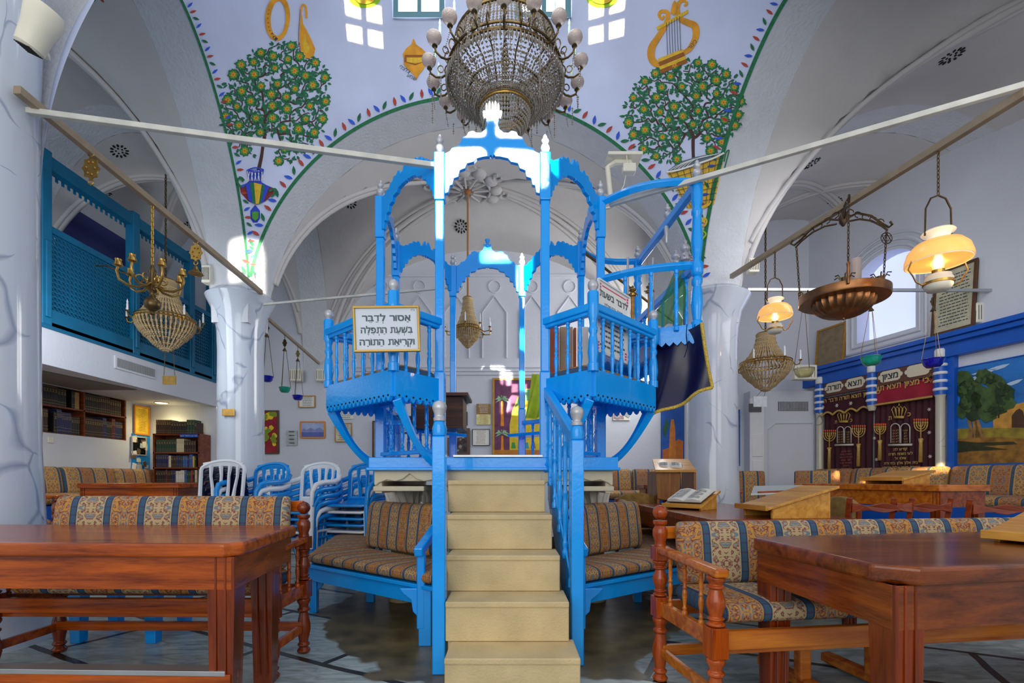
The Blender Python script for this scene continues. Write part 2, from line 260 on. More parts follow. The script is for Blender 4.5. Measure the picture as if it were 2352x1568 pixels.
# ---------------------------------------------------------------- mesh helpers
class MB:
    def __init__(s): s.v = []; s.f = []; s.m = []; s.uv = {}
    def add(s, vs, fs, m=0, T=None):
        o = len(s.v)
        s.v += [tuple(T @ Vector(q)) if T is not None else tuple(q) for q in vs]
        for f in fs: s.f.append([i+o for i in f]); s.m.append(m)
        return s
    def box(s, x0, x1, y0, y1, z0, z1, m=0, T=None):
        return s.add([(x0,y0,z0),(x1,y0,z0),(x1,y1,z0),(x0,y1,z0),(x0,y0,z1),(x1,y0,z1),(x1,y1,z1),(x0,y1,z1)],
                     [(0,3,2,1),(4,5,6,7),(0,1,5,4),(1,2,6,5),(2,3,7,6),(3,0,4,7)], m, T)
    def bar(s, a, b, wd, ht, m=0, up=(0,0,1)):
        a = Vector(a); b = Vector(b); d = (b-a); L = d.length; d.normalize(); u = Vector(up)
        if abs(d.dot(u)) > .98: u = Vector((0, 1, 0))
        sx = d.cross(u).normalized(); u = sx.cross(d)
        T = Matrix(((d.x, sx.x, u.x, a.x), (d.y, sx.y, u.y, a.y), (d.z, sx.z, u.z, a.z), (0, 0, 0, 1)))
        return s.box(0, L, -wd/2, wd/2, -ht/2, ht/2, m, T)
    def lathe(s, prof, c=(0,0,0), seg=16, m=0, T=None, sy=1):
        vs = []; fs = []; n = len(prof)
        for (r, z) in prof:
            for k in range(seg):
                a = 2*pi*k/seg; vs.append((c[0]+r*cos(a), c[1]+r*sin(a)*sy, c[2]+z))
        for i in range(n-1):
            for k in range(seg):
                k2 = (k+1) % seg; fs.append((i*seg+k, i*seg+k2, (i+1)*seg+k2, (i+1)*seg+k))
        if prof[0][0] > 1e-5: fs.append(tuple(range(seg))[::-1])
        if prof[-1][0] > 1e-5: fs.append(tuple((n-1)*seg+k for k in range(seg)))
        return s.add(vs, fs, m, T)
    def tube(s, pts, r, seg=8, m=0, closed=False, flat=1.0, T=None):
        pts = [Vector(p) for p in pts]; n = len(pts); vs = []; fs = []
        if n < 2: return s
        up = Vector((0, 0, 1)); prev = None
        for i, p in enumerate(pts):
            if closed: d = pts[(i+1) % n]-pts[i-1]
            else: d = pts[min(i+1, n-1)]-pts[max(i-1, 0)]
            if d.length < 1e-9: d = Vector((0,0,1))
            d.normalize()
            if prev is None:
                ref = Vector((0,0,1)) if abs(d.z) < .95 else Vector((0,1,0)); sx = d.cross(ref).normalized()
            else:
                sx = prev-d*prev.dot(d)
                sx = sx.normalized() if sx.length > 1e-6 else d.cross(Vector((0,1,0))).normalized()
            prev = sx; u = sx.cross(d); rr = r[i] if isinstance(r, (list, tuple)) else r
            for k in range(seg):
                a = 2*pi*k/seg; vs.append(p+sx*cos(a)*rr*flat+u*sin(a)*rr)
        for i in range(n if closed else n-1):
            j = (i+1) % n
            for k in range(seg):
                k2 = (k+1) % seg; fs.append((i*seg+k, i*seg+k2, j*seg+k2, j*seg+k))
        if not closed: fs.append(tuple(range(seg))[::-1]); fs.append(tuple((n-1)*seg+k for k in range(seg)))
        return s.add(vs, fs, m, T)
    def prism(s, poly, f0, f1, m=0):
        """poly: 2D points; f0/f1 map (a,b) to the two 3D faces"""
        n = len(poly); vs = [f0(a, b) for a, b in poly]+[f1(a, b) for a, b in poly]
        return s.add(vs, [tuple(range(n))[::-1], tuple(range(n, 2*n))]+[(i, (i+1) % n, n+(i+1) % n, n+i) for i in range(n)], m)
    def ball(s, c, r, m=0, seg=8, rings=5, sz=1.0):
        return s.lathe([(r*sin(pi*i/rings), -r*sz*cos(pi*i/rings)) for i in range(rings+1)], c, seg, m)
    def build(s, name, mats, parent=None, smooth=None, bevel=0, bseg=2, kind=None, world=True, label=None):
        if not isinstance(mats, (list, tuple)): mats = [mats]
        me = bpy.data.meshes.new(name); me.from_pydata([tuple(q) for q in s.v], [], s.f)
        for q in mats: me.materials.append(q)
        me.polygons.foreach_set('material_index', s.m)
        if s.uv:
            ul = me.uv_layers.new(name='UVMap')
            for i, l in enumerate(me.loops): ul.data[i].uv = s.uv.get(l.vertex_index, (0, 0))
        bm = bmesh.new(); bm.from_mesh(me)
        if not s.uv: bmesh.ops.remove_doubles(bm, verts=bm.verts, dist=1e-5)
        bmesh.ops.recalc_face_normals(bm, faces=bm.faces); bm.to_mesh(me); bm.free()
        if smooth: me.shade_smooth() if smooth is True else None
        o = bpy.data.objects.new(name, me); C.objects.link(o)
        if smooth is not None and smooth is not True:
            me.shade_smooth(); me.set_sharp_from_angle(angle=radians(smooth))
        if bevel:
            b = o.modifiers.new('bevel', 'BEVEL'); b.width = bevel; b.segments = bseg; b.limit_method = 'ANGLE'; b.angle_limit = radians(40)
        if parent:
            o.parent = parent
            if world and parent.type == 'EMPTY': o.matrix_parent_inverse = (Matrix.Translation(parent.location) @ parent.rotation_euler.to_matrix().to_4x4()).inverted()
        if kind: o['kind'] = kind
        if label: o['label'] = label
        return o
def tag(o, label, cat, group=None):
    o['label'] = label; o['category'] = cat
    if group: o['group'] = group
    return o
def thing(name, label, cat, loc=(0,0,0), rz=0, group=None):
    o = bpy.data.objects.new(name, None); C.objects.link(o); o.location = loc; o.rotation_euler = (0, 0, rz); o.empty_display_size = .1
    return tag(o, label, cat, group)
def dup(root, loc, rz=None, label=None, group=None, rx=None, mats=None):
    def cp(o, par):
        c = o.copy(); C.objects.link(c)
        if par: c.parent = par
        for ch in list(o.children): cp(ch, c)
        return c
    r = cp(root, None); r.location = loc
    if rz is not None: r.rotation_euler = (rx or 0, 0, rz)
    if label: r['label'] = label
    if group: r['group'] = group
    return r
def struct(mb, name, m, **k):
    o = mb.build(name, m, **k); o['kind'] = 'structure'; return o
def P(px, py, d): return Vector(((px-1176)/F*d, d, 1+(HY-py)/F*d))
def rect_frame(o, ex, n):
    """matrix with x along ex, y along n (towards viewer), z up"""
    ex = Vector(ex).normalized(); n = Vector(n).normalized()
    return Matrix(((ex.x, n.x, 0, o[0]), (ex.y, n.y, 0, o[1]), (0, 0, 1, o[2]), (0, 0, 0, 1)))
def text(body, size, T, m, name='lettering', parent=None, align='CENTER', ext=.0006, bold=0, sx=1.0):
    """mesh lettering in the x-z plane of frame T (y towards viewer)"""
    return pointed(body[::-1], size, T @ Matrix.Scale(sx, 4, (1,0,0)), m, parent, None, .05 if bold else 0, name)
    cu = bpy.data.curves.new('t', 'FONT'); cu.body = body; cu.size = size; cu.align_x = align; cu.extrude = ext; cu.offset = bold
    cu.resolution_u = 3
    o = bpy.data.objects.new('t', cu); C.objects.link(o)
    me = bpy.data.meshes.new_from_object(o.evaluated_get(bpy.context.evaluated_depsgraph_get()))
    bpy.data.objects.remove(o)
    R = T @ Matrix(((sx,0,0,0),(0,0,1,0),(0,1,0,0),(0,0,0,1)))
    me.transform(R); me.materials.clear(); me.materials.append(m)
    ob = bpy.data.objects.new(name, me); C.objects.link(ob)
    if parent:
        ob.parent = parent
        if parent.type == 'EMPTY': ob.matrix_parent_inverse = (Matrix.Translation(parent.location) @ parent.rotation_euler.to_matrix().to_4x4()).inverted()
    return ob
def heb(s):
    """visual order: reverse clusters, marks stay after their letter"""
    cl = []
    for ch in s:
        if 0x591 <= ord(ch) <= 0x5c7 and cl: cl[-1] += ch
        else: cl.append(ch)
    return ''.join(cl[::-1])
GLY = {}
def glyph(ch, bold):
    """flat outline mesh of one letter, size 1, starting at x = 0"""
    if (ch, bold) in GLY: return GLY[ch, bold]
    hand = {'\u05d3': ((0, .46, .53, .60), (.30, .37, 0, .53)), '\u05ea': ((.06, .46, .53, .60), (.46, .53, 0, .58), (.13, .20, .05, .53), (.0, .17, 0, .07))}
    if ch in hand:
        vs = []; fs = []
        for (x0, x1, z0, z1) in hand[ch]:
            o_ = len(vs); vs += [(x0, z0), (x1, z0), (x1, z1), (x0, z1)]; fs.append([o_, o_+1, o_+2, o_+3])
        GLY[ch, bold] = (vs, fs, .46 if len(vs) < 10 else .53); return GLY[ch, bold]
    cu = bpy.data.curves.new('t', 'FONT'); cu.body = ch; cu.size = 1; cu.resolution_u = 3
    o = bpy.data.objects.new('t', cu); C.objects.link(o); me = bpy.data.meshes.new_from_object(o.evaluated_get(bpy.context.evaluated_depsgraph_get())); bpy.data.objects.remove(o)
    xs = [v.co.x for v in me.vertices] or [0, .2]; a = min(xs)
    GLY[ch, bold] = ([(v.co.x-a, v.co.y) for v in me.vertices], [list(p.vertices) for p in me.polygons], max(xs)-a); bpy.data.meshes.remove(me)
    return GLY[ch, bold]
def pointed(words, size, T, m, parent, width=None, bold=0., name='lettering'):
    """Hebrew line with its vowel points, laid out right to left, centred in the x-z plane of T"""
    cl = []
    for ch in words:
        if 0x591 <= ord(ch) <= 0x5c7 and cl: cl[-1].append(ch)
        else: cl.append([ch])
    mb = MB(); x = 0; th = .0004
    def dot(cx, cz, r=.045): mb.add([(cx+r*size*cos(k*pi/4), th, cz+r*size*sin(k*pi/4)) for k in range(8)], [tuple(range(8))])
    def rect(x0, x1, z0, z1): mb.add([(x0, th, z0), (x1, th, z0), (x1, th, z1), (x0, th, z1)], [(0, 1, 2, 3)])
    for c in cl:
        if c[0] == ' ': x -= size*.34; continue
        vs_, fs_, w_ = glyph(c[0], 0); w_ *= size; x -= w_
        for j, (ox, oz) in enumerate(((0, 0), (.5, 0), (1, 0), (0, 1), (1, 1)) if bold else ((0, 0),)): mb.add([(p*size+x+(ox-.5)*bold*size*(1 if bold else 0), th+.00005*j, q*size+(oz-.5)*bold*size*.8) for p, q in vs_], fs_)
        cx = x+w_/2
        for n in c[1:]:
            k = ord(n)
            if k == 0x5b8: rect(cx-.11*size, cx+.11*size, -.13*size, -.09*size); rect(cx-.018*size, cx+.018*size, -.24*size, -.1*size)
            elif k == 0x5b7: rect(cx-.12*size, cx+.12*size, -.15*size, -.105*size)
            elif k == 0x5b0: dot(cx, -.12*size); dot(cx, -.25*size)
            elif k == 0x5b5: dot(cx-.08*size, -.14*size); dot(cx+.08*size, -.14*size)
            elif k == 0x5b4: dot(cx, -.14*size)
            elif k == 0x5bc: dot(cx-.06*size if w_ > .3*size else x-.07*size, .27*size, .036)
            elif k == 0x5b9: dot(x-.01*size, .68*size)
            elif k == 0x5c1: dot(x+w_, .68*size)
        x -= size*.10
    W_ = -x-size*.10; k = (width/W_) if width else 1
    S = T @ Matrix.Scale(k, 4, (1,0,0)) @ Matrix.Translation((W_/2, 0, 0))
    mb.v = [tuple(S @ Vector(v)) for v in mb.v]; return mb.build(name, m, parent)
def cushion(L, D, T, warp=None, nx=28, uvo=(0, 0), ex=5.0, droop=0):
    """rounded cushion, x 0..L, y 0..D, z 0..T; stripes run across its depth"""
    mb = MB(); ns = 28; loop = []
    for k in range(ns):
        a = 2*pi*k/ns; c, s_ = cos(a), sin(a)
        loop.append((math.copysign(abs(c)**(2/ex), c), math.copysign(abs(s_)**(2/3.0), s_)))
    per = [0]
    for k in range(ns):
        a, b = loop[k], loop[(k+1) % ns]; per.append(per[-1]+sqrt(((a[0]-b[0])*D/2)**2+((a[1]-b[1])*T/2)**2))
    vs = []; uvs = []; e = T*.42
    xs = []
    for i in range(6): t = i/5*pi/2; xs.append((e*(1-cos(t))*.9, 1-(1-sin(t))*.55 if i else .40, sin(t) if i else .0))
    stations = [(x, fy, max(.12, fz)) for x, fy, fz in xs]+[(e*.9+(L-1.8*e)*i/nx, 1, 1) for i in range(1, nx)]+[(L-x, fy, max(.12, fz)) for x, fy, fz in xs[::-1]]
    for (x, fy, fz) in stations:
        fy2 = 1-(1-fy)*T/D
        for k in range(ns+1):
            a, b = loop[k % ns]
            p = (x, D/2+a*D/2*fy2, T/2+b*T/2*fz); vs.append(warp(*p) if warp else p)
            uvs.append((uvo[0]+x, uvo[1]+per[k]))
    n1 = ns+1; fs = []
    for i in range(len(stations)-1):
        for k in range(ns): fs.append((i*n1+k, i*n1+k+1, (i+1)*n1+k+1, (i+1)*n1+k))
    fs.append(tuple(range(ns))[::-1]); q = (len(stations)-1)*n1; fs.append(tuple(q+k for k in range(ns)))
    mb.add(vs, fs)
    for i, u in enumerate(uvs): mb.uv[i] = u
    return mb
BAL = [(.9,0),(.9,.05),(.55,.07),(.75,.10),(.75,.12),(.5,.14),(.62,.22),(.85,.34),(.75,.42),(.5,.46),(.72,.48),(.72,.51),(.5,.53),(.68,.62),(.6,.80),(.5,.86),(.75,.88),(.75,.91),(.55,.93),(.8,.95),(.8,1)]
def baluster(mb, x, y, z0, z1, r=.02, m=0, seg=10):
    return mb.lathe([(q*r, t*(z1-z0)) for q, t in BAL], (x, y, z0), seg, m)
FIN = [(.75,0),(.75,.06),(.45,.1),(.9,.22),(1,.32),(.8,.44),(.4,.5),(.55,.54),(.8,.62),(.8,.70),(.4,.78),(.45,.84),(.3,.92),(0,1)]
def finial(mb, x, y, z, r=.03, h=.12, m=0): return mb.lathe([(q*r, t*h) for q, t in FIN], (x, y, z), 12, m)
def chain(mb, a, b, link=.035, r=.0035, m=0, w_=.4):
    a = Vector(a); b = Vector(b); d = b-a; n = max(2, int(d.length/(link*.75))); dn = d.normalized()
    ref = Vector((1,0,0)) if abs(dn.x) < .8 else Vector((0,1,0)); u = dn.cross(ref).normalized(); v = dn.cross(u)
    for i in range(n):
        c = a+d*((i+.5)/n); s_ = u if i % 2 else v
        mb.tube([c+dn*cos(t)*link*.5+s_*sin(t)*link*w_*.5 for t in [k*pi/4 for k in range(8)]], r, 4, m, closed=True)
    return mb
# ================================================================ SETTING
CX, CY, Z0 = -.43, 4.33, 2.8
A_, B_, CC, PW = 2.6*sqrt(2), 1.22*2**(1/1.5), 2.57*sqrt(2), 1.5
AX, BY = 2.6, 1.22
def skew(lx, y): return 1+(.115*(5.55-y) if lx > 0 else 0)
def ym(lx): return 1+.45*min(1, max(0, lx)/AX)
def wpt(lx, ly, z):
    y = CY+(ly*ym(lx) if ly < 0 else ly)
    return (CX+lx*skew(lx, y), y, z)
ZD = CC*.999
def Fd(p):
    x, y, z = p; lx = (x-CX); lx = lx/skew(lx, y); ly = y-CY
    if ly < 0: ly /= ym(lx)
    zz = max(0, min(z-Z0, ZD))
    return (lx/A_)**2+abs(ly/B_)**PW+(zz/CC)**2-1
def dome_hit(px, py, off=.006):
    d = Vector(((px-1176)/F, 1, (HY-py)/F)); o = Vector((0, 0, 1)); t = 7.5
    while t > 4.2 and Fd(o+d*t) > 0: t -= .02
    lo, hi = t, t+.02
    for _ in range(18):
        m_ = (lo+hi)/2
        if Fd(o+d*m_) > 0: hi = m_
        else: lo = m_
    q = o+d*lo
    e = 1e-3; g = Vector([Fd(q+v)-Fd(q-v) for v in (Vector((e,0,0)), Vector((0,e,0)), Vector((0,0,e)))]).normalized()
    return q-g*off
mb = MB(); nz = 90; nph = 48
for sx in (1, -1):
    for sy in (1, -1):
        rows = []
        for i in range(nz+1):
            zz = ZD*(sin(pi/2*i/nz))
            s_ = 1-(zz/CC)**2; q = min(1, .5/s_); p0 = math.acos(sqrt(q)); p1 = math.asin(sqrt(q))
            rows.append([wpt(sx*A_*sqrt(s_)*cos(p0+(p1-p0)*j/nph), sy*B_*(s_*sin(p0+(p1-p0)*j/nph)**2)**(1/PW), Z0+zz) for j in range(nph+1)])
        vs_ = [p for r_ in rows for p in r_]; n1 = nph+1
        mb.add(vs_, [(i*n1+j, i*n1+j+1, (i+1)*n1+j+1, (i+1)*n1+j) for i in range(len(rows)-1) for j in range(nph)])
struct(mb, 'ceiling_dome', domem, smooth=True)
hy = lambda v: 2.57*sqrt(max(0, 1-abs(v)**PW))        # arch on the side planes, v in -1..1
hx = lambda u: 2.57*sqrt(max(0, 1-u*u))
def yv(v, right=False): return CY+BY*v*(1.45 if (right and v < 0) else 1)
def arcseq(n): return [sin(-pi/2+pi*i/n) for i in range(n+1)]
def band(name, fa, fb, n=48, m=relief):
    """soffit band between the two curves fa(t), fb(t)"""
    mb = MB(); T_ = arcseq(n); vs = []
    for t in T_: vs += [fa(t), fb(t)]
    mb.add(vs, [(2*i, 2*i+1, 2*i+3, 2*i+2) for i in range(n)]); return struct(mb, name, m, smooth=True)
# back arch, side arches
band('trim_1', lambda t: (CX+AX*t, 5.55, Z0+hx(t)), lambda t: (CX+AX*t, 6.0, Z0+hx(t)))
XL0, XL1 = CX-AX, -3.45
band('trim_2', lambda t: (XL0, yv(t), Z0+hy(t)), lambda t: (XL1, yv(t), Z0+hy(t)))
def xr0(y): return CX+AX*(1+.115*(5.55-y))
band('trim_3', lambda t: (xr0(yv(t, 1)), yv(t, 1), Z0+hy(t)), lambda t: (xr0(yv(t, 1))+.43, yv(t, 1), Z0+hy(t)))
# groin vaults: P(u,v) with u, v in -1..1
XLW, XRW = -6.0, 6.6
def vault(name, X, Y, hu, hv, n=26):
    mb = MB(); T_ = arcseq(n); n1 = n+1; vs = []
    for v in T_:
        for u in T_: vs.append((X(u, v), Y(u, v), Z0+max(hu(u, v), hv(u, v))))
    mb.add(vs, [(i*n1+j, i*n1+j+1, (i+1)*n1+j+1, (i+1)*n1+j) for i in range(n) for j in range(n)])
    o = struct(mb, name, vaultm, smooth=35)
    Q = lambda u, v, dz=0: Vector((X(u, v), Y(u, v), Z0+max(hu(u, v), hv(u, v))-dz))
    # moulded diagonal ribs and a carved boss
    rb = MB()
    for s_ in (1, -1):
        for off in (-.05, 0, .05):
            rb.tube([Q(t*.97, max(-1, min(1, s_*t*.97+off)), .012) for t in arcseq(40)], .028 if off else .04, 6)
    ring = lambda cu, cv, r, n_=24: [Q(cu+r*cos(2*pi*k/n_), cv+r*sin(2*pi*k/n_), .0) for k in range(n_)]
    o2 = struct(rb, 'trim_%d' % (int(o.name.split('_')[-1]) if o.name.split('_')[-1].isdigit() else 9), vaultm, smooth=True) if False else rb.build('trim_ribs', vaultm, smooth=True)
    o2['kind'] = 'structure'; return Q
def midx(a, b): return lambda u, v: (a+b)/2+(b-a)/2*u
qs = {}
qs['lc'] = vault('ceiling_west_bay', midx(XLW, XL1), lambda u, v: yv(v), lambda u, v: 2.5*sqrt(max(0, 1-u*u)), lambda u, v: hy(v))
band('trim_4', lambda t: (midx(XLW, XL1)(t, 0), 5.55, Z0+2.5*sqrt(max(0, 1-t*t))), lambda t: (midx(XLW, XL1)(t, 0), 6.0, Z0+2.5*sqrt(max(0, 1-t*t))))
qs['lb'] = vault('ceiling_northwest_bay', midx(XLW, XL1), lambda u, v: 7+v, lambda u, v: 2.5*sqrt(max(0, 1-u*u)), lambda u, v: 2.42*sqrt(max(0, 1-v*v)))
qs['bb'] = vault('ceiling_north_bay', lambda u, v: CX+AX*u, lambda u, v: 7+v, lambda u, v: (2.57-.29*(v+1))*sqrt(max(0, 1-u*u)), lambda u, v: 2.45*sqrt(max(0, 1-v*v)))
xin = lambda y: xr0(min(5.55, y))+.43
def rcX(u, v):
    a = xin(yv(v, 1)); return (a+XRW)/2+(XRW-a)/2*u
qs['rc'] = vault('ceiling_east_bay', rcX, lambda u, v: yv(v, 1), lambda u, v: 2.5*sqrt(max(0, 1-u*u)), lambda u, v: hy(v))
xr1 = xin(5.55)
band('trim_5', lambda t: (midx(xr1, XRW)(t, 0), 5.55, Z0+2.5*sqrt(max(0, 1-t*t))), lambda t: (midx(xr1, XRW)(t, 0), 6.0, Z0+2.5*sqrt(max(0, 1-t*t))))
qs['rb'] = vault('ceiling_northeast_bay', midx(xr1, XRW), lambda u, v: 7.2+1.2*v, lambda u, v: 2.5*sqrt(max(0, 1-u*u)), lambda u, v: 2.42*sqrt(max(0, 1-v*v)))
# transverse soffits between bay pairs
band('trim_6', lambda t: (XL1, 7+t, Z0+2.42*sqrt(max(0, 1-t*t))), lambda t: (XL0, 7+t, Z0+2.42*sqrt(max(0, 1-t*t))))
band('trim_7', lambda t: (CX+AX, 7+t, Z0+2.42*sqrt(max(0, 1-t*t))), lambda t: (xr1, 7+t, Z0+2.42*sqrt(max(0, 1-t*t))))
# spandrel masonry over the arches: flat lunette walls closing arch top to roof
def roofbox(name, x0, x1, y0, y1, z0, z1):
    struct(MB().box(x0, x1, y0, y1, z0, z1), name, plaster)
roofbox('ceiling_roof_slab_west', XLW-.4, XL0-.05, 2.6, 8.4, 5.75, 5.9)
roofbox('ceiling_roof_slab_north', XL0-.05, CX+AX+.1, 6.05, 8.4, 5.75, 5.9)
roofbox('ceiling_roof_slab_east', CX+AX+1.0, XRW+.2, 2.0, 8.6, 5.75, 5.9)
# floor and walls
struct(MB().box(-7.5, 8, -4, 9, -.1, 0), 'floor', floorm)
struct(MB().box(-6.6, 5.5, 8.0, 8.3, 0, 5.9), 'wall_back', plaster)
# shallow moulding band across the back wall, arched panel mouldings
tb = MB()
for k, (z, h_) in enumerate(((2.72, .03), (2.78, .02), (2.84, .03))): tb.box(-2.6, 2.0, 7.975, 8.0, z, z+h_)
for k in range(7):
    x = -2.35+k*.62
    tb.tube([(x, 7.99, 3.0), (x, 7.99, 3.75), (x+.2, 7.99, 4.02), (x+.4, 7.99, 3.75), (x+.4, 7.99, 3.0)], .014, 6)
    tb.tube([(x+.2+.1*cos(a*pi/6), 7.99, 4.18+.1*sin(a*pi/6)) for a in range(13)], .012, 5)
tb.box(-2.5, 1.95, 7.98, 8.0, 4.34, 4.38)
struct(tb, 'trim_8', plaster, smooth=40)
# side wall beyond the gallery with the bookshelf recess
lw = MB()
lw.box(-6.3, -6.0, 2.0, 8.3, 0, 1.60); lw.box(-6.3, -6.0, 2.0, 8.3, 2.30, 5.9)
lw.box(-6.3, -6.0, 7.52, 8.3, 1.60, 2.30); lw.box(-6.3, -6.25, 2.0, 7.52, 1.60, 2.30)
struct(lw, 'wall_west', plaster)
struct(MB().box(-6.0, -4.9, 3.0, 8.0, 2.22, 2.45), 'ceiling_under_gallery', plaster)
struct(MB().box(-4.98, -4.88, 3.0, 8.0, 2.20, 2.66), 'wall_gallery_front', plaster)
struct(MB().add([(-5.9,4.9,2.215),(-5.35,4.9,2.215),(-5.1,6.6,2.215),(-5.9,6.6,2.215)], [(0,1,2,3)]), 'trim_9', mat('painted_recess_shade', rgb(120,116,110), .8))  # flat sheet under the gallery, shade put into its grey colour
# ark (east) wall
WO = Vector((5.57, 5.5, 0)); WT = Vector((.255, -.967, 0)).normalized(); WN = Vector((-.967, -.255, 0)).normalized()
WF = rect_frame(WO, WT, WN)      # x: along the wall towards the viewer; y: out of the wall; z up
def wallhit(px, py=None, off=0.0):
    """along-wall distance and height of a pixel on the ark wall"""
    k = (px-1176)/F; o = WO+WN*off   # point o+WT*s : x = k*y
    s_ = (k*o.y-o.x)/(WT.x-k*WT.y); d = o.y+WT.y*s_
    return (s_, None if py is None else 1+(HY-py)/F*d)
# window opening in the ark wall between px 1970..2100
sw0, _ = wallhit(1968); sw1, zb1 = wallhit(2103, 752); zt = 4.15
_, zb0 = wallhit(1968, 788); zb = (zb0+zb1)/2
wl = MB()
def arch_poly(x0, x1, z0, zs, n=14, rise=None):
    r = (x1-x0)/2; rise = r if rise is None else rise
    return [(x0, z0), (x1, z0)]+[((x0+x1)/2+r*cos(pi*k/n), zs+rise*sin(pi*k/n)) for k in range(n+1)]
S0, S1 = -4.2, 3.4
zs_ = zt-.25
hole = arch_poly(sw0, sw1, zb, zs_, rise=.28)
def W(a, b, off=0): return WF @ Vector((a, off, b))
# wall as strips around the hole
def wstrip(a0, a1, b0, b1): wl.box(a0, a1, -.3, 0, b0, b1, T=WF)
wstrip(S0, sw0, 0, 5.9); wstrip(sw1, S1, 0, 5.9); wstrip(sw0, sw1, 0, zb)
top = [(sw0, 5.9)]+[p for p in hole[2:]][::-1]+[(sw1, 5.9)]
wl.prism(top, lambda a, b: W(a, b, -.3), lambda a, b: W(a, b, 0))
struct(wl, 'wall_east', plaster)
wf = MB(); 
for gr, rr, off in ((.06, .02, .012), (.14, .028, .014), (.22, .018, .01)):
    pl = arch_poly(sw0-gr, sw1+gr, zb-gr, zs_, rise=.28+gr); wf.tube([W(a, b, off) for a, b in pl], rr, 6, closed=True)
wn = struct(MB().prism(hole, lambda a, b: W(a, b, -.26), lambda a, b: W(a, b, -.24)), 'window_1', skyglass)
wf.build('window_frame', plaster, wn, smooth=40)
# piers
def pier(name, x, y, r, plain=False):
    mb = MB()
    if plain:
        mb.lathe([(r*1.25, 0), (r*1.16, .12), (r*1.10, .5), (r*1.0, 1.2), (r*.97, 2.5), (r*.97, 3.3), (r*1.05, 4.2)], (x, y, 0), 40)
        return struct(mb, name, colm, smooth=50)
    mb.lathe([(r*1.34, 0), (r*1.34, .08), (r*1.16, .12), (r*1.10, .5), (r*1.0, 1.2), (r*.97, 2.5), (r*1.0, 2.75), (r*1.12, 2.95), (r*1.40, 3.10), (r*1.46, 3.14), (r*1.2, 3.2)], (x, y, 0), 40)
    return struct(mb, name, colm, smooth=50)
pier('wall_column_northwest', -3.24, 5.78, .255); pier('wall_column_northeast', 2.39, 5.78, .29)
pier('wall_column_southwest', -3.26, 2.93, .30, True)
# square masonry blocks carrying the arches
bl = MB(); bl.box(XL1, XL0, 5.55, 6.0, 3.08, 5.8); bl.box(CX+AX, xr1, 5.55, 6.0, 3.08, 5.8)
bl.box(XL1, XL0, 2.7, 3.11, 3.08, 5.8); struct(bl, 'wall_pier_blocks', relief)
# tie rods
def rod(label, a, b, m=rodm, wd=.035, ht=.035):
    o = MB().bar(a, b, wd, ht).build('tie_rod', m, bevel=.004); return tag(o, label, 'tie rod')
TR = {}
rod('white steel rod from the near column to the front of the blue canopy', (-3.08, 2.95, 3.26), (-.52, 3.40, 3.20))
rod('white steel rod running from blue canopy over the stair seat to the ark side', P(1400, 470, 3.93), P(2360, 194, 2.75))
rod('thin white rod from marble column to the back of the blue canopy', P(594, 700, 5.7), (-.64, 5.19, 3.06), wd=.025, ht=.025)
rod('dark thin rod sloping from blue canopy down to the far marble column', P(1340, 578, 4.7), P(1588, 770, 5.45), bronze, .02, .02)
LR0, LR1 = P(38, 205, 2.85), P(600, 672, 5.6)
rod('long bronze coloured rod holding a brass chandelier and a bell ornament', LR0, LR1, rodb, .045, .05)
RR0, RR1 = P(1680, 635, 5.45), P(2360, 210, 2.75)
rod('long bronze coloured rod holding the oil lamps and the copper bowl lamp', RR0, RR1, rodb, .045, .05)
BR0, BR1 = P(600, 718, 5.9), P(732, 834, 7.95)
rod('bronze coloured rod holding three coloured glass bowls', BR0, BR1, rodb, .035, .04)
CR0, CR1 = P(1716, 665, 5.6), P(2298, 667, 5.6)
rod('grey steel rod running level from marble column to the ark wall', CR0, CR1, steel, .03, .035)
# dome windows (two small casements in the drum)
def dome_window(n, px0, px1, py0, py1):
    """small casement set into the curve of the dome"""
    q = lambda x, y, o: dome_hit(px0+(px1-px0)*x, py0+(py1-py0)*y, o)
    def patch(mb, xa, xb_, ya_, yb_, o0, o1):
        c = [(xa, ya_), (xb_, ya_), (xb_, yb_), (xa, yb_)]
        mb.add([q(x, y, o0) for x, y in c]+[q(x, y, o1) for x, y in c], [(0,3,2,1),(4,5,6,7),(0,1,5,4),(1,2,6,5),(2,3,7,6),(3,0,4,7)]); return mb
    wo = patch(MB(), 0, 1, 0, 1, -.01, .004).build('window_%d' % n, skyglass2); wo['kind'] = 'structure'
    f = MB(); e = .10
    for xa, xb_ in ((0, e), (.47, .55), (1-e, 1)): patch(f, xa, xb_, 0, 1, 0, .05)
    patch(f, 0, 1, .90, 1, 0, .055); patch(f, 0, 1, 0, .07, 0, .05); patch(f, 0, 1, .66, .69, 0, .02); patch(f, 0, 1, .40, .43, 0, .02)
    f.build('window_frame', mat('window_teal', rgb(96, 140, 150), .5), wo)
dome_window(2, 903, 1021, -95, 40); dome_window(3, 1186, 1312, -95, 40)
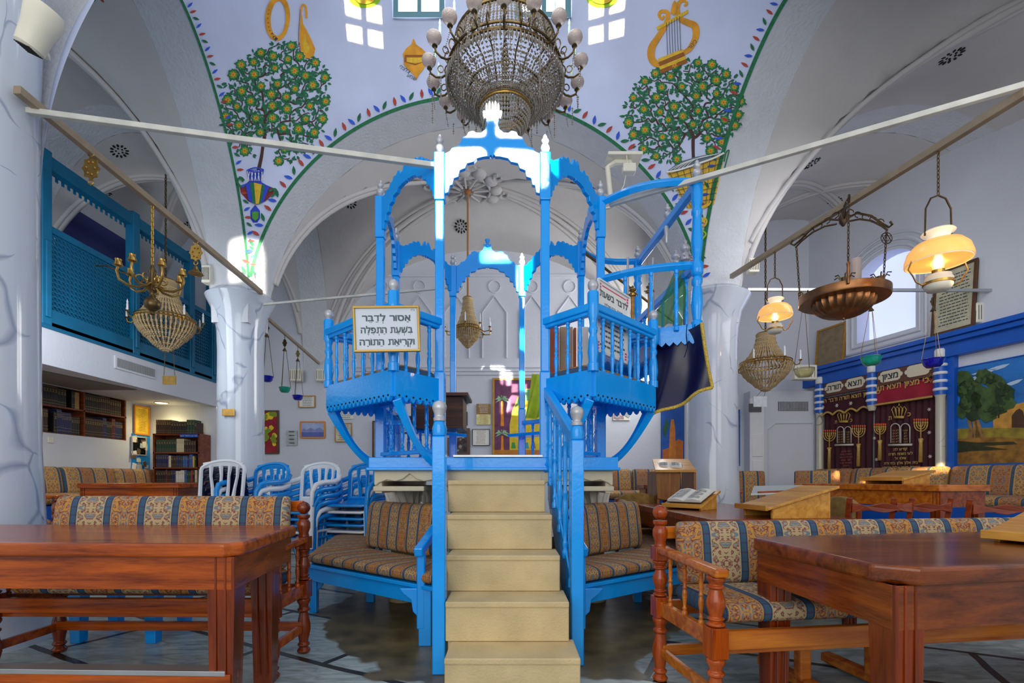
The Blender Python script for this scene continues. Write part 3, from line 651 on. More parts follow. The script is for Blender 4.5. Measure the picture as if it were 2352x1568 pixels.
# room side door and cupboard wall beyond the far column
dw = MB(); 
x0, x1 = P(1712, 0, 8).x, P(1872, 0, 8).x
dw.box(x0-.02, x1+.75, 7.80, 8.0, 0, 2.42); struct(dw, 'wall_northeast_recess', plaster)
dr = MB()
xa, xb = P(1722, 0, 7.78).x, P(1752, 0, 7.78).x
dr.box(xa, xb+.02, 7.765, 7.8, .0, 2.30)
do = dr.build('door_1', whitepaint, bevel=.01); do['kind'] = 'structure'
dp = MB()
for z0_, z1_ in ((.1, .85), (.95, 1.3), (1.36, 1.72)): dp.box(xa+.03, xb-.01, 7.752, 7.77, z0_, z1_)
dp.build('door_panel', whitepaint, do, bevel=.008)
pn = MB(); xc0, xc1 = P(1765, 0, 7.78).x, P(1868, 0, 7.78).x
pn.tube([(xc0, 7.795, .35), (xc1, 7.795, .35), (xc1, 7.795, 1.9), (xc0+.12, 7.795, 1.9), (xc0, 7.795, 1.8)], .012, 5, closed=True)
struct(pn, 'trim_10', plaster)
# ================================================================ READING PLATFORM
def Bp(lx, ly, z): return Vector((-.2+lx-.07*ly, 4.3+ly, z))
OCT = [(-.37,-.893), (-.893,-.37), (-.893,.37), (-.37,.893), (.37,.893), (.893,.37), (.893,-.37), (.37,-.893)]
OW = [Bp(a, b, 0) for a, b in OCT]   # FL, SFL, SRL, BL, BR, SRR, SFR, FR
bim = thing('reading_platform', 'tall bright blue wooden octagonal reading platform with scalloped arches and silver finials', 'reading platform', (-.2, 4.3, 0))
ZP = 1.165
base = MB(); x0, x1, y0, y1 = -1.0, .74, 3.37, 5.26
base.box(x0, x1, y0, y1, 1.075, ZP-.012); base.box(x0-.015, x1+.015, y0-.015, y1+.015, 1.06, 1.082)
bo = base.build('platform_deck', blue, bim, bevel=.006)
st = MB(); st.box(-.41, .215, y0-.012, y0+.10, ZP-.012, ZP+.004); st.build('metal_threshold', steel, bo, bevel=.002)
LOW = [(0,3.0),(.05,3.01),(.06,3.06),(.09,3.065),(.10,3.11),(.15,3.12),(.16,3.165),(.22,3.18),(.235,3.215),(.31,3.225),(.34,3.25),(.42,3.262),(.47,3.262),(.485,3.275),(.5,3.255)]
UPF = [(0,3.28),(.06,3.30),(.08,3.325),(.14,3.335),(.17,3.365),(.19,3.40),(.235,3.41),(.25,3.435),(.30,3.445),(.335,3.43),(.38,3.43),(.425,3.455),(.445,3.49),(.43,3.52),(.47,3.515)]
UPS = [(0,3.27),(.08,3.275),(.11,3.295),(.16,3.30),(.18,3.33),(.23,3.335),(.25,3.365),(.30,3.36),(.33,3.385),(.36,3.38),(.38,3.35),(.42,3.355),(.44,3.385),(.47,3.42),(.485,3.375)]
def panel(i, j, up, name='arch_panel', sc=1.0):
    a, b = OW[i], OW[j]; d = (b-a); L = d.length; d = d.normalized(); n = Vector((d.y, -d.x, 0))
    a = a+d*.03; L -= .06
    lo = LOW+[(1-s, z) for s, z in LOW[::-1][1:]]; hi = up+[(1-s, z) for s, z in up[::-1]]
    poly = lo+hi[::-1]
    f = lambda t: (lambda s, z: a+d*(s*L)+n*t+Vector((0, 0, z)))
    o = MB().prism(poly, f(-.016), f(.016)).build(name, blue, bim, bevel=.003); return o, a, d, n, L
pairs = [(0,7,UPF),(0,1,UPS),(1,2,UPS),(2,3,UPS),(3,4,UPF),(4,5,UPS),(5,6,UPS),(6,7,UPS)]
for i, j, up in pairs:
    o, a, d, n, L = panel(i, j, up)
    if (i, j) == (0, 7):      # blessing hands on the crest
        c = a+d*L/2; h = MB(); zb_ = 3.515
        pl = [(-.035,0),(.035,0),(.05,.03),(.055,.07),(.0,.085),(-.055,.07),(-.05,.03)]
        h.prism(pl, lambda s, z: c+d*s+n*-.012+Vector((0,0,zb_+z)), lambda s, z: c+d*s+n*.012+Vector((0,0,zb_+z)))
        for s_, z_, t_, r_ in ((-.058,.05,.03,.010),(-.040,.07,.06,.010),(-.020,.075,.072,.011),(0.0,.075,.066,.010),(.020,.075,.072,.011),(.040,.07,.06,.010),(.058,.05,.03,.010)):
            h.tube([c+d*s_*.9+Vector((0,0,zb_+z_-.03)), c+d*s_+Vector((0,0,zb_+z_)), c+d*s_*1.04+Vector((0,0,zb_+z_+t_*.75)), c+d*s_*1.02+Vector((0,0,zb_+z_+t_))], [r_, r_, r_*.95, r_*.5], 8)
        h.build('hand_emblem', silver, o, smooth=50)
    if (i, j) == (3, 4):
        c = a+d*L/2; h = MB(); h.ball(c+Vector((0,0,3.50)), .03); h.lathe([(.012,0),(.03,.05),(.018,.04)], c+Vector((0,0,3.52)), 6); h.build('pomegranate_emblem', blue, o, smooth=50)
for k, q in enumerate(OW):
    p = MB(); w_ = .038
    p.box(q.x-w_, q.x+w_, q.y-w_, q.y+w_, ZP-.02, 1.75); w2 = .031
    p.box(q.x-w2, q.x+w2, q.y-w2, q.y+w2, 1.75, 2.95); p.box(q.x-w_, q.x+w_, q.y-w_, q.y+w_, 2.95, 3.285)
    o = p.build('post', blue, bim, bevel=.008)
    f = MB(); finial(f, q.x, q.y, 3.28, .034, .15); f.build('finial', silver, o, smooth=45)
# low railing with balusters round the platform sides
for (i, j) in ((0,1),(1,2),(2,3),(4,5),(5,6),(6,7)):
    a, b = OW[i], OW[j]; ro = MB().bar(a+Vector((0,0,1.60)), b+Vector((0,0,1.60)), .06, .045).build('low_rail', blue, bim, bevel=.005); MB().bar(a+Vector((0,0,1.20)), b+Vector((0,0,1.20)), .045, .03).build('bottom_rail', blue, ro, bevel=.004)
    for t in (.2, .4, .6, .8):
        q = a.lerp(b, t); m_ = MB(); baluster(m_, q.x, q.y, 1.21, 1.58, .021); m_.build('baluster', blue, ro, smooth=50)
# inner reading bench & back seat boards
sb = MB()
for (i, j) in ((1,2),(2,3),(4,5)):
    a, b = OW[i], OW[j]; d = (b-a).normalized(); n = Vector((d.y, -d.x, 0)); n = n if (Vector((-.2,4.3,0))-a).dot(n) > 0 else -n
    sb.prism([(0,0),(1,0),(1,1),(0,1)], lambda s, t: a.lerp(b, s)+n*t*.22+Vector((0,0,1.44)), lambda s, t: a.lerp(b, s)+n*t*.22+Vector((0,0,1.47)))
sb.build('inner_seat', blue, bim, bevel=.004)
def balcony(i, j, side, ext=.40):
    a, b = OW[i], OW[j]; d = (b-a); L = d.length; d = d.normalized(); c0 = Vector((-.2, 4.3, 0))
    n = Vector((d.y, -d.x, 0)); n = n if (a-c0).dot(n) > 0 else -n
    A0 = a; B0 = b; A1 = a+n*ext-d*.03; B1 = b+n*(ext+.02)+d*.04
    up = lambda z: Vector((0, 0, z))
    deck = MB(); deck.prism([0,1,2,3] and [(0,0),(1,0),(1,1),(0,1)], lambda s, t: (A0.lerp(B0, s)).lerp(A1.lerp(B1, s), t)+up(1.60), lambda s, t: (A0.lerp(B0, s)).lerp(A1.lerp(B1, s), t)+up(1.66))
    o = deck.build('balcony_seat', blue, bim)
    for (p, q) in ((A0, A1), (A1, B1), (B1, B0)):      # fascia with drilled scalloped edge
        dd = (q-p); LL = dd.length; dd = dd.normalized(); nn = Vector((dd.y, -dd.x, 0)); nn = nn if ((p+q)/2-c0).dot(nn) > 0 else -nn
        ns = max(6, int(LL/.052)); poly = [(0, 1.70), (0, 1.53)]
        for k in range(ns):
            for t, zz in ((.15, 1.525), (.3, 1.508), (.5, 1.5), (.7, 1.508), (.85, 1.525), (1, 1.53)): poly.append(((k+t)/ns*LL, zz))
        poly += [(LL, 1.70)]
        f = MB().prism(poly, lambda s, z: p+dd*s+up(z)-nn*.0, lambda s, z: p+dd*s+up(z)+nn*.022).build('fascia_board', blue, o)
        hl = MB()
        for k in range(ns): hl.lathe([(.007,0),(.007,.004)], (0,0,0), 8, T=Matrix.Translation(p+dd*((k+.5)/ns*LL)+up(1.538)+nn*.0215) @ nn.to_track_quat('Z','Y').to_matrix().to_4x4())
        hl.build('drilled_holes', blackm, f)
    rail = MB()
    for (p, q) in ((A0, A1), (A1, B1), (B1, B0)):
        rail.bar(p+up(2.10), q+up(2.10), .07, .05); rail.bar(p+up(2.065), q+up(2.065), .045, .03)
    ro = rail.build('hand_rail', blue, o, bevel=.008)
    for q in (A1, B1):
        m_ = MB(); m_.lathe([(.036,0),(.036,.05),(.028,.055),(.03,.08),(.036,.12),(.03,.2),(.022,.24),(.03,.26),(.03,.275),(.022,.29),(.026,.33),(.037,.36),(.037,.50),(.032,.51)], (q.x, q.y, 1.69), 14)
        o2 = m_.build('newel_post', blue, o, smooth=50)
        fb = MB(); fb.lathe([(.02,0),(.022,.015),(.033,.03),(.036,.048),(.03,.068),(.014,.08),(0,.084)], (q.x, q.y, 2.195), 14); fb.build('newel_ball', silver, o, smooth=60)
    for (p, q, n_) in ((A0, A1, 3), (A1, B1, 6), (B1, B0, 2)):
        for k in range(n_):
            v = p.lerp(q, (k+1)/(n_+1)); m_ = MB(); baluster(m_, v.x, v.y, 1.67, 2.06, .019); m_.build('baluster', blue, o, smooth=50)
    # curved brackets down to the deck corners
    for q, tgt in ((A1, a.lerp(A1, -.05)), (B1, b.lerp(B1, -.05))):
        e = tgt+up(1.08); s0 = q+up(1.52)-n*.03; br = MB(); pts = []
        for k in range(13):
            t = k/12; x = t; z = t; v = s0.lerp(e, t); bow = sin(pi*t)*.085
            pts.append(Vector((v.x, v.y, s0.z+(e.z-s0.z)*t))+n*(.02*sin(pi*t))-up(bow*.85)*1)
        br.tube(pts, [.05-.018*sin(pi*k/12) for k in range(13)], 4, flat=.7); br.build('bracket', blue, o, bevel=.006)
    # cushion on the seat
    T0 = lambda x, y, z: (A0.lerp(B0, x/L)).lerp(A1.lerp(B1, x/L), .08+.84*y/ext)+up(1.665+z)
    cushion(L, ext, .09, warp=T0, nx=8).build('seat_cushion', fab_mid, o, smooth=True)
    return A0, A1, B0, B1
balL = balcony(0, 1, 'L'); balR = balcony(7, 6, 'R', .42)
# raised side box with turned posts and curved beams
up = lambda z: Vector((0, 0, z))
SFR, SRR = OW[6], OW[5]; E1 = Vector((1.40, 3.66, 0)); E2 = Vector((1.30, 5.0, 0))
def curve_beam(a, b, z0_, z1_, bow, name, par, wd=.04, ht=.06):
    d = (b-a).normalized(); n = Vector((d.y, -d.x, 0)); n = n if n.y < 0 else -n
    pts = [a.lerp(b, t/12)+n*(bow*sin(pi*t/12))+up(z0_+(z1_-z0_)*(t/12)) for t in range(13)]
    return MB().tube(pts, .034, 4, flat=.75).build(name, blue, par, bevel=.004)
sd = MB(); sd.prism([(0,0),(1,0),(1,1),(0,1)], lambda s, t: (SFR.lerp(SRR, s)).lerp(E1.lerp(E2, s), t)+up(2.10), lambda s, t: (SFR.lerp(SRR, s)).lerp(E1.lerp(E2, s), t)+up(2.13))
so = sd.build('raised_seat_box', blue, bim)
for p, q in ((SFR, E1), (E1, E2), (E2, SRR)):
    dd = (q-p); LL = dd.length; dd = dd.normalized(); nn = Vector((dd.y, -dd.x, 0)); nn = nn if ((p+q)/2-Vector((.9,4.3,0))).dot(nn) > 0 else -nn
    ns = max(6, int(LL/.055)); poly = [(0, 2.17), (0, 2.05)]
    for k in range(ns):
        for t, zz in ((.2, 2.035), (.5, 2.02), (.8, 2.035), (1, 2.05)): poly.append(((k+t)/ns*LL, zz))
    poly += [(LL, 2.17)]
    MB().prism(poly, lambda s, z: p+dd*s+up(z), lambda s, z: p+dd*s+up(z)+nn*.022).build('fascia_board', blue, so)
for q in (E1, E2):
    m_ = MB(); m_.lathe([(.042,0),(.042,.06),(.03,.07),(.036,.12),(.045,.2),(.036,.3),(.03,.33),(.04,.35),(.04,.38),(.028,.40),(.046,.42),(.046,.50),(.03,.52),(.035,.58),(.044,.66),(.036,.78),(.032,.86),(.042,.88),(.042,.90),(.032,.92),(.042,.96),(.042,1.14)], (q.x, q.y, 2.13), 14)
    po = m_.build('turned_post', blue, so, smooth=50)
    f = MB(); finial(f, q.x, q.y, 3.27, .036, .15); f.build('finial', silver, so, smooth=45)
curve_beam(SFR, E1, 3.24, 3.25, .10, 'curved_beam', so); curve_beam(SRR, E2, 3.22, 3.25, -.12, 'curved_beam', so)
MB().bar(E1+up(3.23), E2+up(3.23), .05, .07).build('top_beam', blue, so, bevel=.006)
curve_beam(SFR, E1, 2.62, 2.62, .06, 'curved_rail', so)
MB().bar(E1+up(2.62), E2+up(2.62), .05, .06).build('side_rail', blue, so, bevel=.006)
for k, t in enumerate((.28, .55, .80)):
    q = SFR.lerp(E1, t); n = Vector((-.4, -1, 0)).normalized(); q = q+n*.06*sin(pi*t); m_ = MB(); baluster(m_, q.x, q.y, 2.13, 2.59, .022); m_.build('baluster', blue, so, smooth=50)
for t in (.14, .3, .5, .7, .85):
    q = E1.lerp(E2, t); m_ = MB(); baluster(m_, q.x, q.y, 2.13, 2.59, .022); m_.build('baluster', blue, so, smooth=50)
m_ = MB(); q = E1.lerp(E2, .42); finial(m_, q.x, q.y, 3.26, .034, .15); m_.lathe([(.0,0),(.012,.02),(.02,.14),(.018,.16)], (q.x-.02, q.y-.03, 3.03), 10); m_.build('mid_finial', silver, so, smooth=45)
# stone supports
ss = thing('stone_plinth', 'pale carved stone plinth with ogee arches and leafy capitals under the blue platform', 'stone plinth', (-.13, 4.3, 0))
en = MB(); en.box(-.97, .71, 3.42, 5.2, .985, 1.06)
for (a, b) in ((-.97, -.47), (.21, .71)):      # carved front panels with an ogee cut
    mid = (a+b)/2; w_ = (b-a)/2
    low = [(a, .957), (a+.06*w_, .957), (a+.12*w_, .972), (a+.35*w_, .995), (a+.6*w_, .985), (a+.8*w_, 1.0), (mid, 1.04)]
    low2 = low+[(2*mid-x, z) for x, z in low[::-1][1:]]
    en.prism(low2+[(b, 1.06), (a, 1.06)], lambda s, z: (s, 3.40, z), lambda s, z: (s, 3.46, z))
en.prism([(-.47,.95),(-.2,.95),(-.13,.99),(-.06,.95),(.21,.95),(.21,1.06),(-.47,1.06)], lambda s, z: (s, 3.40, z), lambda s, z: (s, 3.46, z))
en.box(-.98, -.62, 3.41, 4.1, .915, .95); en.box(.36, .72, 3.41, 4.1, .915, .95); en.box(-.56, -.44, 3.41, 3.62, .915, .95)
en.box(-.97, -.92, 3.42, 5.2, .90, 1.0); en.box(.66, .71, 3.42, 5.2, .90, 1.0)
en.build('entablature', stonew, ss, bevel=.006)
for (x, y) in ((-.90, 4.02), (.66, 4.02), (-.83, 5.05), (.56, 5.05)):
    cp = MB(); cp.lathe([(.11,0),(.115,.03),(.125,.06),(.14,.10),(.15,.13),(.145,.15)], (x, y, .765), 24)
    for k in range(14):
        a = 2*pi*k/14; r = .125
        cp.tube([(x+r*.92*cos(a), y+r*.92*sin(a), .77), (x+r*1.0*cos(a+.08), y+r*1.0*sin(a+.08), .82), (x+r*1.12*cos(a), y+r*1.12*sin(a), .87), (x+r*1.25*cos(a-.02), y+r*1.25*sin(a-.02), .90)], [.016,.02,.014,.006], 5)
    cp.build('capital', capm, ss, smooth=50)
    MB().lathe([(.12,0),(.12,.1),(.105,.12),(.10,.75),(.11,.77)], (x, y, 0), 24).build('column_shaft', stone, ss, smooth=50)
# stairs
stt = thing('stone_staircase', 'worn beige limestone staircase of six steps climbing to the blue platform', 'staircase', (0, 2.6, 0))
W_ = .628; NO = [(2.22, .176, -.312), (2.445, .379, -.338), (2.67, .579, -.362), (2.885, .787, -.388), (3.12, .992, -.414)]
for k, (y, z, xl) in enumerate(NO):
    yn = NO[k+1][0] if k < 4 else 3.40; zp = NO[k-1][1] if k else 0
    s_ = MB(); xn = NO[k+1][2] if k < 4 else -.44
    s_.box(xl, xl+W_, y, y+.03, z-.03, z); s_.box(xl, xl+W_, y+.008, yn+.05, max(0, zp-.0), z-.001)
    if k: s_.box(xl+.01, xl+W_-.01, y+.03, yn+.03, 0, zp)
    s_.build('step', stone, stt, bevel=.006)
# stair side: blue stringers, newels, rail and balusters
sr = thing('stair_railing', 'blue painted stair railing with silver-capped newel posts beside the stone steps', 'railing', (0, 2.6, 0))
for q, zt_, w_ in (((-.375, 2.50), 1.30, .034), ((.352, 2.62), 1.29, .034)):
    p = MB(); p.box(q[0]-w_, q[0]+w_, q[1]-w_, q[1]+w_, 0, zt_-.08); p.lathe([(w_*1.0,0),(w_*1.15,.04),(w_*.8,.08)], (q[0], q[1], zt_-.08), 12)
    o = p.build('newel_post', blue, sr, bevel=.006, smooth=40)
    f = MB(); f.lathe([(.03,0),(.032,.015),(.024,.02),(.024,.03),(.036,.06),(.038,.075),(.03,.095),(.01,.105),(0,.107)], (q[0], q[1], zt_), 14); f.build('newel_ball', silver, o, smooth=60)
for sx, x0_, x1_, ya in ((-1, -.345, -.452, 2.50), (1, .335, .25, 2.62)):
    a0, a1 = (x0_, ya), (x1_, 3.38)
    f = lambda off: (lambda s, z: Vector((a0[0]+(a1[0]-a0[0])*s+off, a0[1]+(a1[1]-a0[1])*s, z)))
    MB().prism([(0, .02), (.06, .02), (1, .86), (1, 1.10), (.9, 1.10), (0, .34)], f(-.012 if sx < 0 else .0), f(0 if sx < 0 else .012)).build('stringer', blue, sr, bevel=.003)
MB().bar((.345, 2.63, 1.22), (.243, 3.40, 1.62), .05, .06).build('hand_rail', blue, sr, bevel=.008)
for t in (.12, .3, .48, .66, .84):
    x = .345+(.243-.345)*t; y = 2.63+.77*t; m_ = MB(); baluster(m_, x, y, .30+.78*t, 1.19+.4*t, .021); m_.build('baluster', blue, sr, smooth=50)
# ---- wrap-round benches at the foot of the platform
def wrap_bench(sgn, label):
    mx = lambda x, y: Vector(((x if sgn < 0 else -x-.13), y, 0))
    A, B, Cc, D, E, Fp = mx(-.47, 2.84), mx(-1.54, 3.62), mx(-1.80, 4.9), mx(-1.32, 4.9), mx(-1.18, 3.98), mx(-.56, 3.42)
    G = mx(-.47, 3.34)
    o = thing('cushioned_bench', label, 'bench', mx(-1.0, 3.6))
    poly = [A, B, Cc, D, E, Fp, G]
    fr = MB(); n = len(poly); cen = sum(poly, Vector())/n
    vs_ = [p+up(.34) for p in poly]+[p+up(.365) for p in poly]
    fr.add(vs_, [tuple(range(n))[::-1], tuple(range(n, 2*n))]+[(i, (i+1)%n, n+(i+1)%n, n+i) for i in range(n)])
    fr.build('seat_board', blue, o, bevel=.004)
    ap = MB()
    for p, q in ((A, B), (B, Cc), (A, G)): ap.bar(p.lerp(cen, .07)+up(.29), q.lerp(cen, .07)+up(.29), .025, .10)
    ap.build('apron', blue, o, bevel=.003)
    for p, tw in ((A.lerp(cen, .09), 1.1), (B.lerp(cen, .10), .8), (E.lerp(cen, .2), .9), (Cc.lerp(cen, .1), .8)):
        l = MB(); w_ = .034*tw
        l.prism([(-w_,0),(w_,0),(w_,.34),(-w_*1.0,.34),(-w_*1.05,.3)], lambda s, z: p+Vector((s, -w_, z)), lambda s, z: p+Vector((s, w_, z)))
        sx = -sgn
        l.prism([(w_,.16),(w_,.34),(w_+.12,.34),(w_+.1,.31),(w_+.05,.27),(w_+.04,.2)], lambda s, z: p+Vector((s*sgn if tw > 1 else -s*sgn, -.012, z)), lambda s, z: p+Vector((s*sgn if tw > 1 else -s*sgn, .012, z)))
        l.build('leg', blue, o, bevel=.004)
    # arm by the stairs
    a = MB(); dx = Vector((.085*sgn, .02, 0)); a.bar(A+dx+up(.565), G+dx*.4+up(.70), .055, .055); a.bar(A+dx*.9+Vector((0,.06,0))+up(.1), A+dx*.9+Vector((0,.06,0))+up(.56), .05, .05, up=(0,1,0)); a.bar(G+dx*.3+up(.3), G+dx*.3+up(.9), .045, .05, up=(0,1,0))
    a.build('arm', blue, o, bevel=.008)
    L1 = (B-A).length
    def w1(x, y, z):
        s = x/L1; t = y/.56; return A.lerp(B, s).lerp(G.lerp(Fp, min(1, s*2.2)) if s < .45 else Fp.lerp(E, (s-.45)/.55), t)+up(.365+z)
    cushion(L1, .56, .085, warp=w1, nx=26).build('seat_cushion', fab_mid, o, smooth=True)
    L2 = 1.2
    def w2(x, y, z): s = x/L2; t = y/.5; return B.lerp(Cc, s).lerp(E.lerp(D, s), t)+up(.365+z)+(Cc-B)*.005
    cushion(L2, .5, .083, warp=w2, nx=16).build('seat_cushion', fab_mid, o, smooth=True)
    L3 = (E-Fp).length
    bn = Vector((-(E-Fp).y, (E-Fp).x, 0)).normalized(); bn = bn if bn.y > 0 else -bn
    def w3(x, y, z): s = x/L3; p = Fp.lerp(E, s); return p+bn*(z-.06+y*.12)+up(.45+y)
    cushion(L3, .37, .12, warp=w3, nx=14).build('back_cushion', fab_mid, o, smooth=True)
    L4 = .62
    bn2 = Vector((1, 0, 0))*(1 if sgn < 0 else -1)
    def w4(x, y, z): s = x/L4; p = E.lerp(D, .05+.9*s); return p+bn2*(z-.02+y*.14)+up(.45+y)
    cushion(L4, .35, .11, warp=w4, nx=10).build('back_cushion', fab_mid, o, smooth=True)
    return o
wrap_bench(-1, 'blue bench with striped damask cushions between the plastic chairs and the stone steps')
wrap_bench(1, 'blue bench with striped damask cushions between the stone steps and the turned pine settee')
# ================================================================ FURNITURE
struct(MB().box(-6.0, -3.85, 3.7, 8.0, 0, .2), 'floor_dais_west', floorm)
struct(MB().box(-3.85, 5.2, 6.7, 8.0, 0, .2), 'floor_dais_north', floorm)
struct(MB().box(2.75, 6.2, 3.9, 6.7, 0, .2), 'floor_dais_east', floorm)
PT = [(.9,0),(.9,.02),(.6,.04),(1,.08),(1,.10),(.7,.13),(.75,.15)]
def turned(mb, x, y, z0, z1, r, m=0, seg=14):
    pr = [(.62,0),(.95,.03),(1.0,.06),(.72,.10),(.62,.12),(.9,.15),(.9,.17),(.66,.20),(.8,.30),(1,.42),(.98,.52),(.74,.66),(.62,.74),(.92,.77),(.92,.80),(.66,.83),(.74,.88),(.98,.93),(1,.97),(.8,1)]
    return mb.lathe([(q*r, t*(z1-z0)) for q, t in pr], (x, y, z0), seg, m)
def settee(name, label, loc, rz, L, mw, mr, ctop, fab, D=.52, feet=False):
    o = thing(name, label, 'settee', loc, rz)
    b = lambda mb, n, m, **k: mb.build(n, m, o, world=False, **k)
    for x in (0, L):
        m_ = MB(); turned(m_, x, 0, 0, .32, .037); m_.box(x-.035, x+.035, -.035, .035, .32, .42); turned(m_, x, 0, .42, .60, .036); m_.box(x-.035, x+.035, -.035, .035, .60, .67)
        m_.lathe([(.03,0),(.026,.02),(.036,.05),(.036,.08),(.024,.10),(.034,.11),(.034,.125)], (x, 0, .67), 14)
        m_.box(x-.033, x+.033, -.033, .033, .735, .80) if False else None
        m_.ball((x, 0, .835), .036, seg=14, rings=9); b(m_, 'rear_post', mw, smooth=45, bevel=.003)
        m_ = MB(); turned(m_, x, -D, 0, .30, .037); m_.box(x-.035, x+.035, -D-.035, -D+.035, .30, .42); turned(m_, x, -D, .42, .62, .037); b(m_, 'front_post', mw, smooth=45, bevel=.003)
        m_ = MB(); m_.bar((x, .03, .655), (x, -D-.05, .635), .06, .035); b(m_, 'armrest', mr, bevel=.012, bseg=3)
        m_ = MB(); m_.bar((x, 0, .365), (x, -D, .365), .03, .07); m_.bar((x, 0, .15), (x, -D, .15), .025, .045); b(m_, 'side_rail', mr, bevel=.004)
        for t in (.22, .5, .78): m_ = MB(); baluster(m_, x, -D*t, .40, .64, .014); b(m_, 'spindle', mr, smooth=45)
    m_ = MB(); m_.bar((0, -D, .365), (L, -D, .365), .03, .075); b(m_, 'front_rail', mr, bevel=.004)
    m_ = MB(); m_.bar((0, -D+.03, .315), (L, -D+.03, .315), .025, .03); m_.bar((0, 0, .365), (L, 0, .365), .03, .07); m_.bar((0, 0, ctop-.05), (L, 0, ctop-.05), .028, .06); b(m_, 'back_rail', mr, bevel=.004)
    m_ = MB(); m_.bar((0, -.02, .16), (L, -.02, .16), .03, .05); b(m_, 'stretcher', mr, bevel=.004)
    w1 = lambda x, y, z: (.05+x, -D+.02+y, .405+z)
    b(cushion(L-.1, D-.06, .10, warp=w1, nx=40), 'seat_cushion', fab, smooth=True)
    H = ctop+.01-.50
    w2 = lambda x, y, z: (.05+x, -.05-z+y*.10, .50+y)
    b(cushion(L-.1, H, .09, warp=w2, nx=40, uvo=(.06, .05)), 'back_cushion', fab, smooth=True)
    if feet:
        for x in (L*.28, L*.45):
            m_ = MB(); m_.bar((x, .1, .04), (x+.02, -D+.1, .04), .06, .05); m_.bar((x, -.2, .05), (x, -.2, .30), .06, .05, up=(0,1,0)); b(m_, 'centre_foot', oakf, bevel=.01)
    return o
settee('turned_wood_settee', 'long dark red wooden settee with damask cushions seen behind the table beside the painted column', (-2.62, 2.80, 0), -.01, 1.42, mahogz, mahog, .895, fab_big, D=.36)
settee('turned_wood_settee', 'long turned pine settee with ball finials and damask cushions next to the stone steps', (.735, 2.40, 0), .135, 2.2, postw, oakf, .785, fab_big, D=.50, feet=True)
def table(name, label, O, u, v, Lu, Lv, zt, cham=.06, leg=.10, th=.055, foot=None, mtop=mahog, mleg=mahogz, group=None, apron=.13, rear=.025):
    O = Vector((*O, 0)); u = Vector((*u, 0)).normalized(); v = Vector((*v, 0)).normalized()
    o = thing(name, label, 'table', O+u*Lu/2+v*Lv/2, group=group)
    G = lambda a, b, z: O+u*a+v*b+Vector((0, 0, z))
    c = cham; poly = [(c,0),(Lu-c,0),(Lu,c),(Lu,Lv-c*.4),(Lu-c*.4,Lv),(c*.4,Lv),(0,Lv-c*.4),(0,c)]
    MB().prism(poly, lambda a, b: G(a, b, zt-th), lambda a, b: G(a, b, zt)).build('tabletop', mtop, o, bevel=.012, bseg=3)
    i = .035
    for (p, q, mm_) in (((i,i),(Lu-i,i),mtop), ((i,Lv-rear),(Lu-i,Lv-rear),mtop), ((i,i),(i,Lv-i),mahogy), ((Lu-i,i),(Lu-i,Lv-i),mahogy)):
        MB().bar(G(*p, zt-th-apron/2), G(*q, zt-th-apron/2), .022, apron).build('apron', mm_, o, bevel=.002)
    z0 = .2 if zt > .85 else 0
    for a in (.025, Lu-.025):
        for b_ in (.025, Lv-rear):
            l = MB(); h = leg/2; sa = 1 if a < Lu/2 else -1; sb_ = 1 if b_ < Lv/2 else -1
            q = [(-h,-h),(h,-h),(h,h),(-h,h)]; vs_ = [G(a+sa*h*1.0+x*.80-sa*h*.0, b_+sb_*h*1.0+y*.80-sb_*h*.12, z0) for x, y in q]+[G(a+sa*h*1.0+x, b_+sb_*h*1.0+y, zt-th-apron) for x, y in q]+[G(a+sa*h*1.0+x, b_+sb_*h*1.0+y, zt-th) for x, y in q]
            l.add(vs_, [(0,1,2,3),(8,9,10,11)]+[(k+r*4, (k+1)%4+r*4, (k+1)%4+4+r*4, k+4+r*4) for r in (0,1) for k in range(4)])
            for s_ in (-.35, .35): l.bar(G(a+sa*h*1.0+h*s_, b_+sb_*h*1.0-h-.002, .05+z0), G(a+sa*h*1.0+h*s_, b_+sb_*h*1.0-h-.002, zt-th), .008, .006)
            l.build('leg', mleg, o, bevel=.004)
    if foot:
        m_ = MB(); m_.bar(G(i, foot, .21), G(Lu-i, foot, .21), .06, .05); f = m_.build('footrest', mtop, o, bevel=.003)
        m_ = MB(); m_.bar(G(i+.02, foot, .238), G(Lu-i-.02, foot, .238), .064, .02); m_.build('metal_strip', steel, f, bevel=.002)
    return o
table('reading_table', 'large polished reddish brown table with amber front edge standing before the dark red settee', (-1.06, 1.87), (-.999, .03), (-.14, .99), 1.82, .77, .75, foot=.05, leg=.11, rear=.21)
table('reading_table', 'large polished red mahogany table with rounded corner in front of the turned pine settee', (1.07, 1.35), (.985, .17), (-.05, 1), 1.75, .76, .75, cham=.09, mtop=mahogd)
table('long_table', 'plain reddish brown table running back behind the pine settee, with a book stand on it', (1.24, 2.98), (1, .02), (0, 1), .95, 2.1, .75, cham=.02, leg=.07, mtop=redw)
table('narrow_table', 'small dark red table in front of the striped wall sofa under the bookshelves', (-4.83, 5.35), (1, 0), (0, 1), 1.15, .62, .955, cham=.02, leg=.08)
table('narrow_table', 'long wooden table in front of the sofa below the maroon ark curtains', (3.05, 5.25), (.255, -.967), (.967, .255), 1.45, .55, .955, cham=.02, leg=.08, mtop=oakf)
table('narrow_table', 'small cherry wood table before the sofa by the rear wall', (1.68, 6.15), (1, 0), (0, 1), .42, .35, .93, cham=.02, leg=.06, mtop=redw, apron=.07)
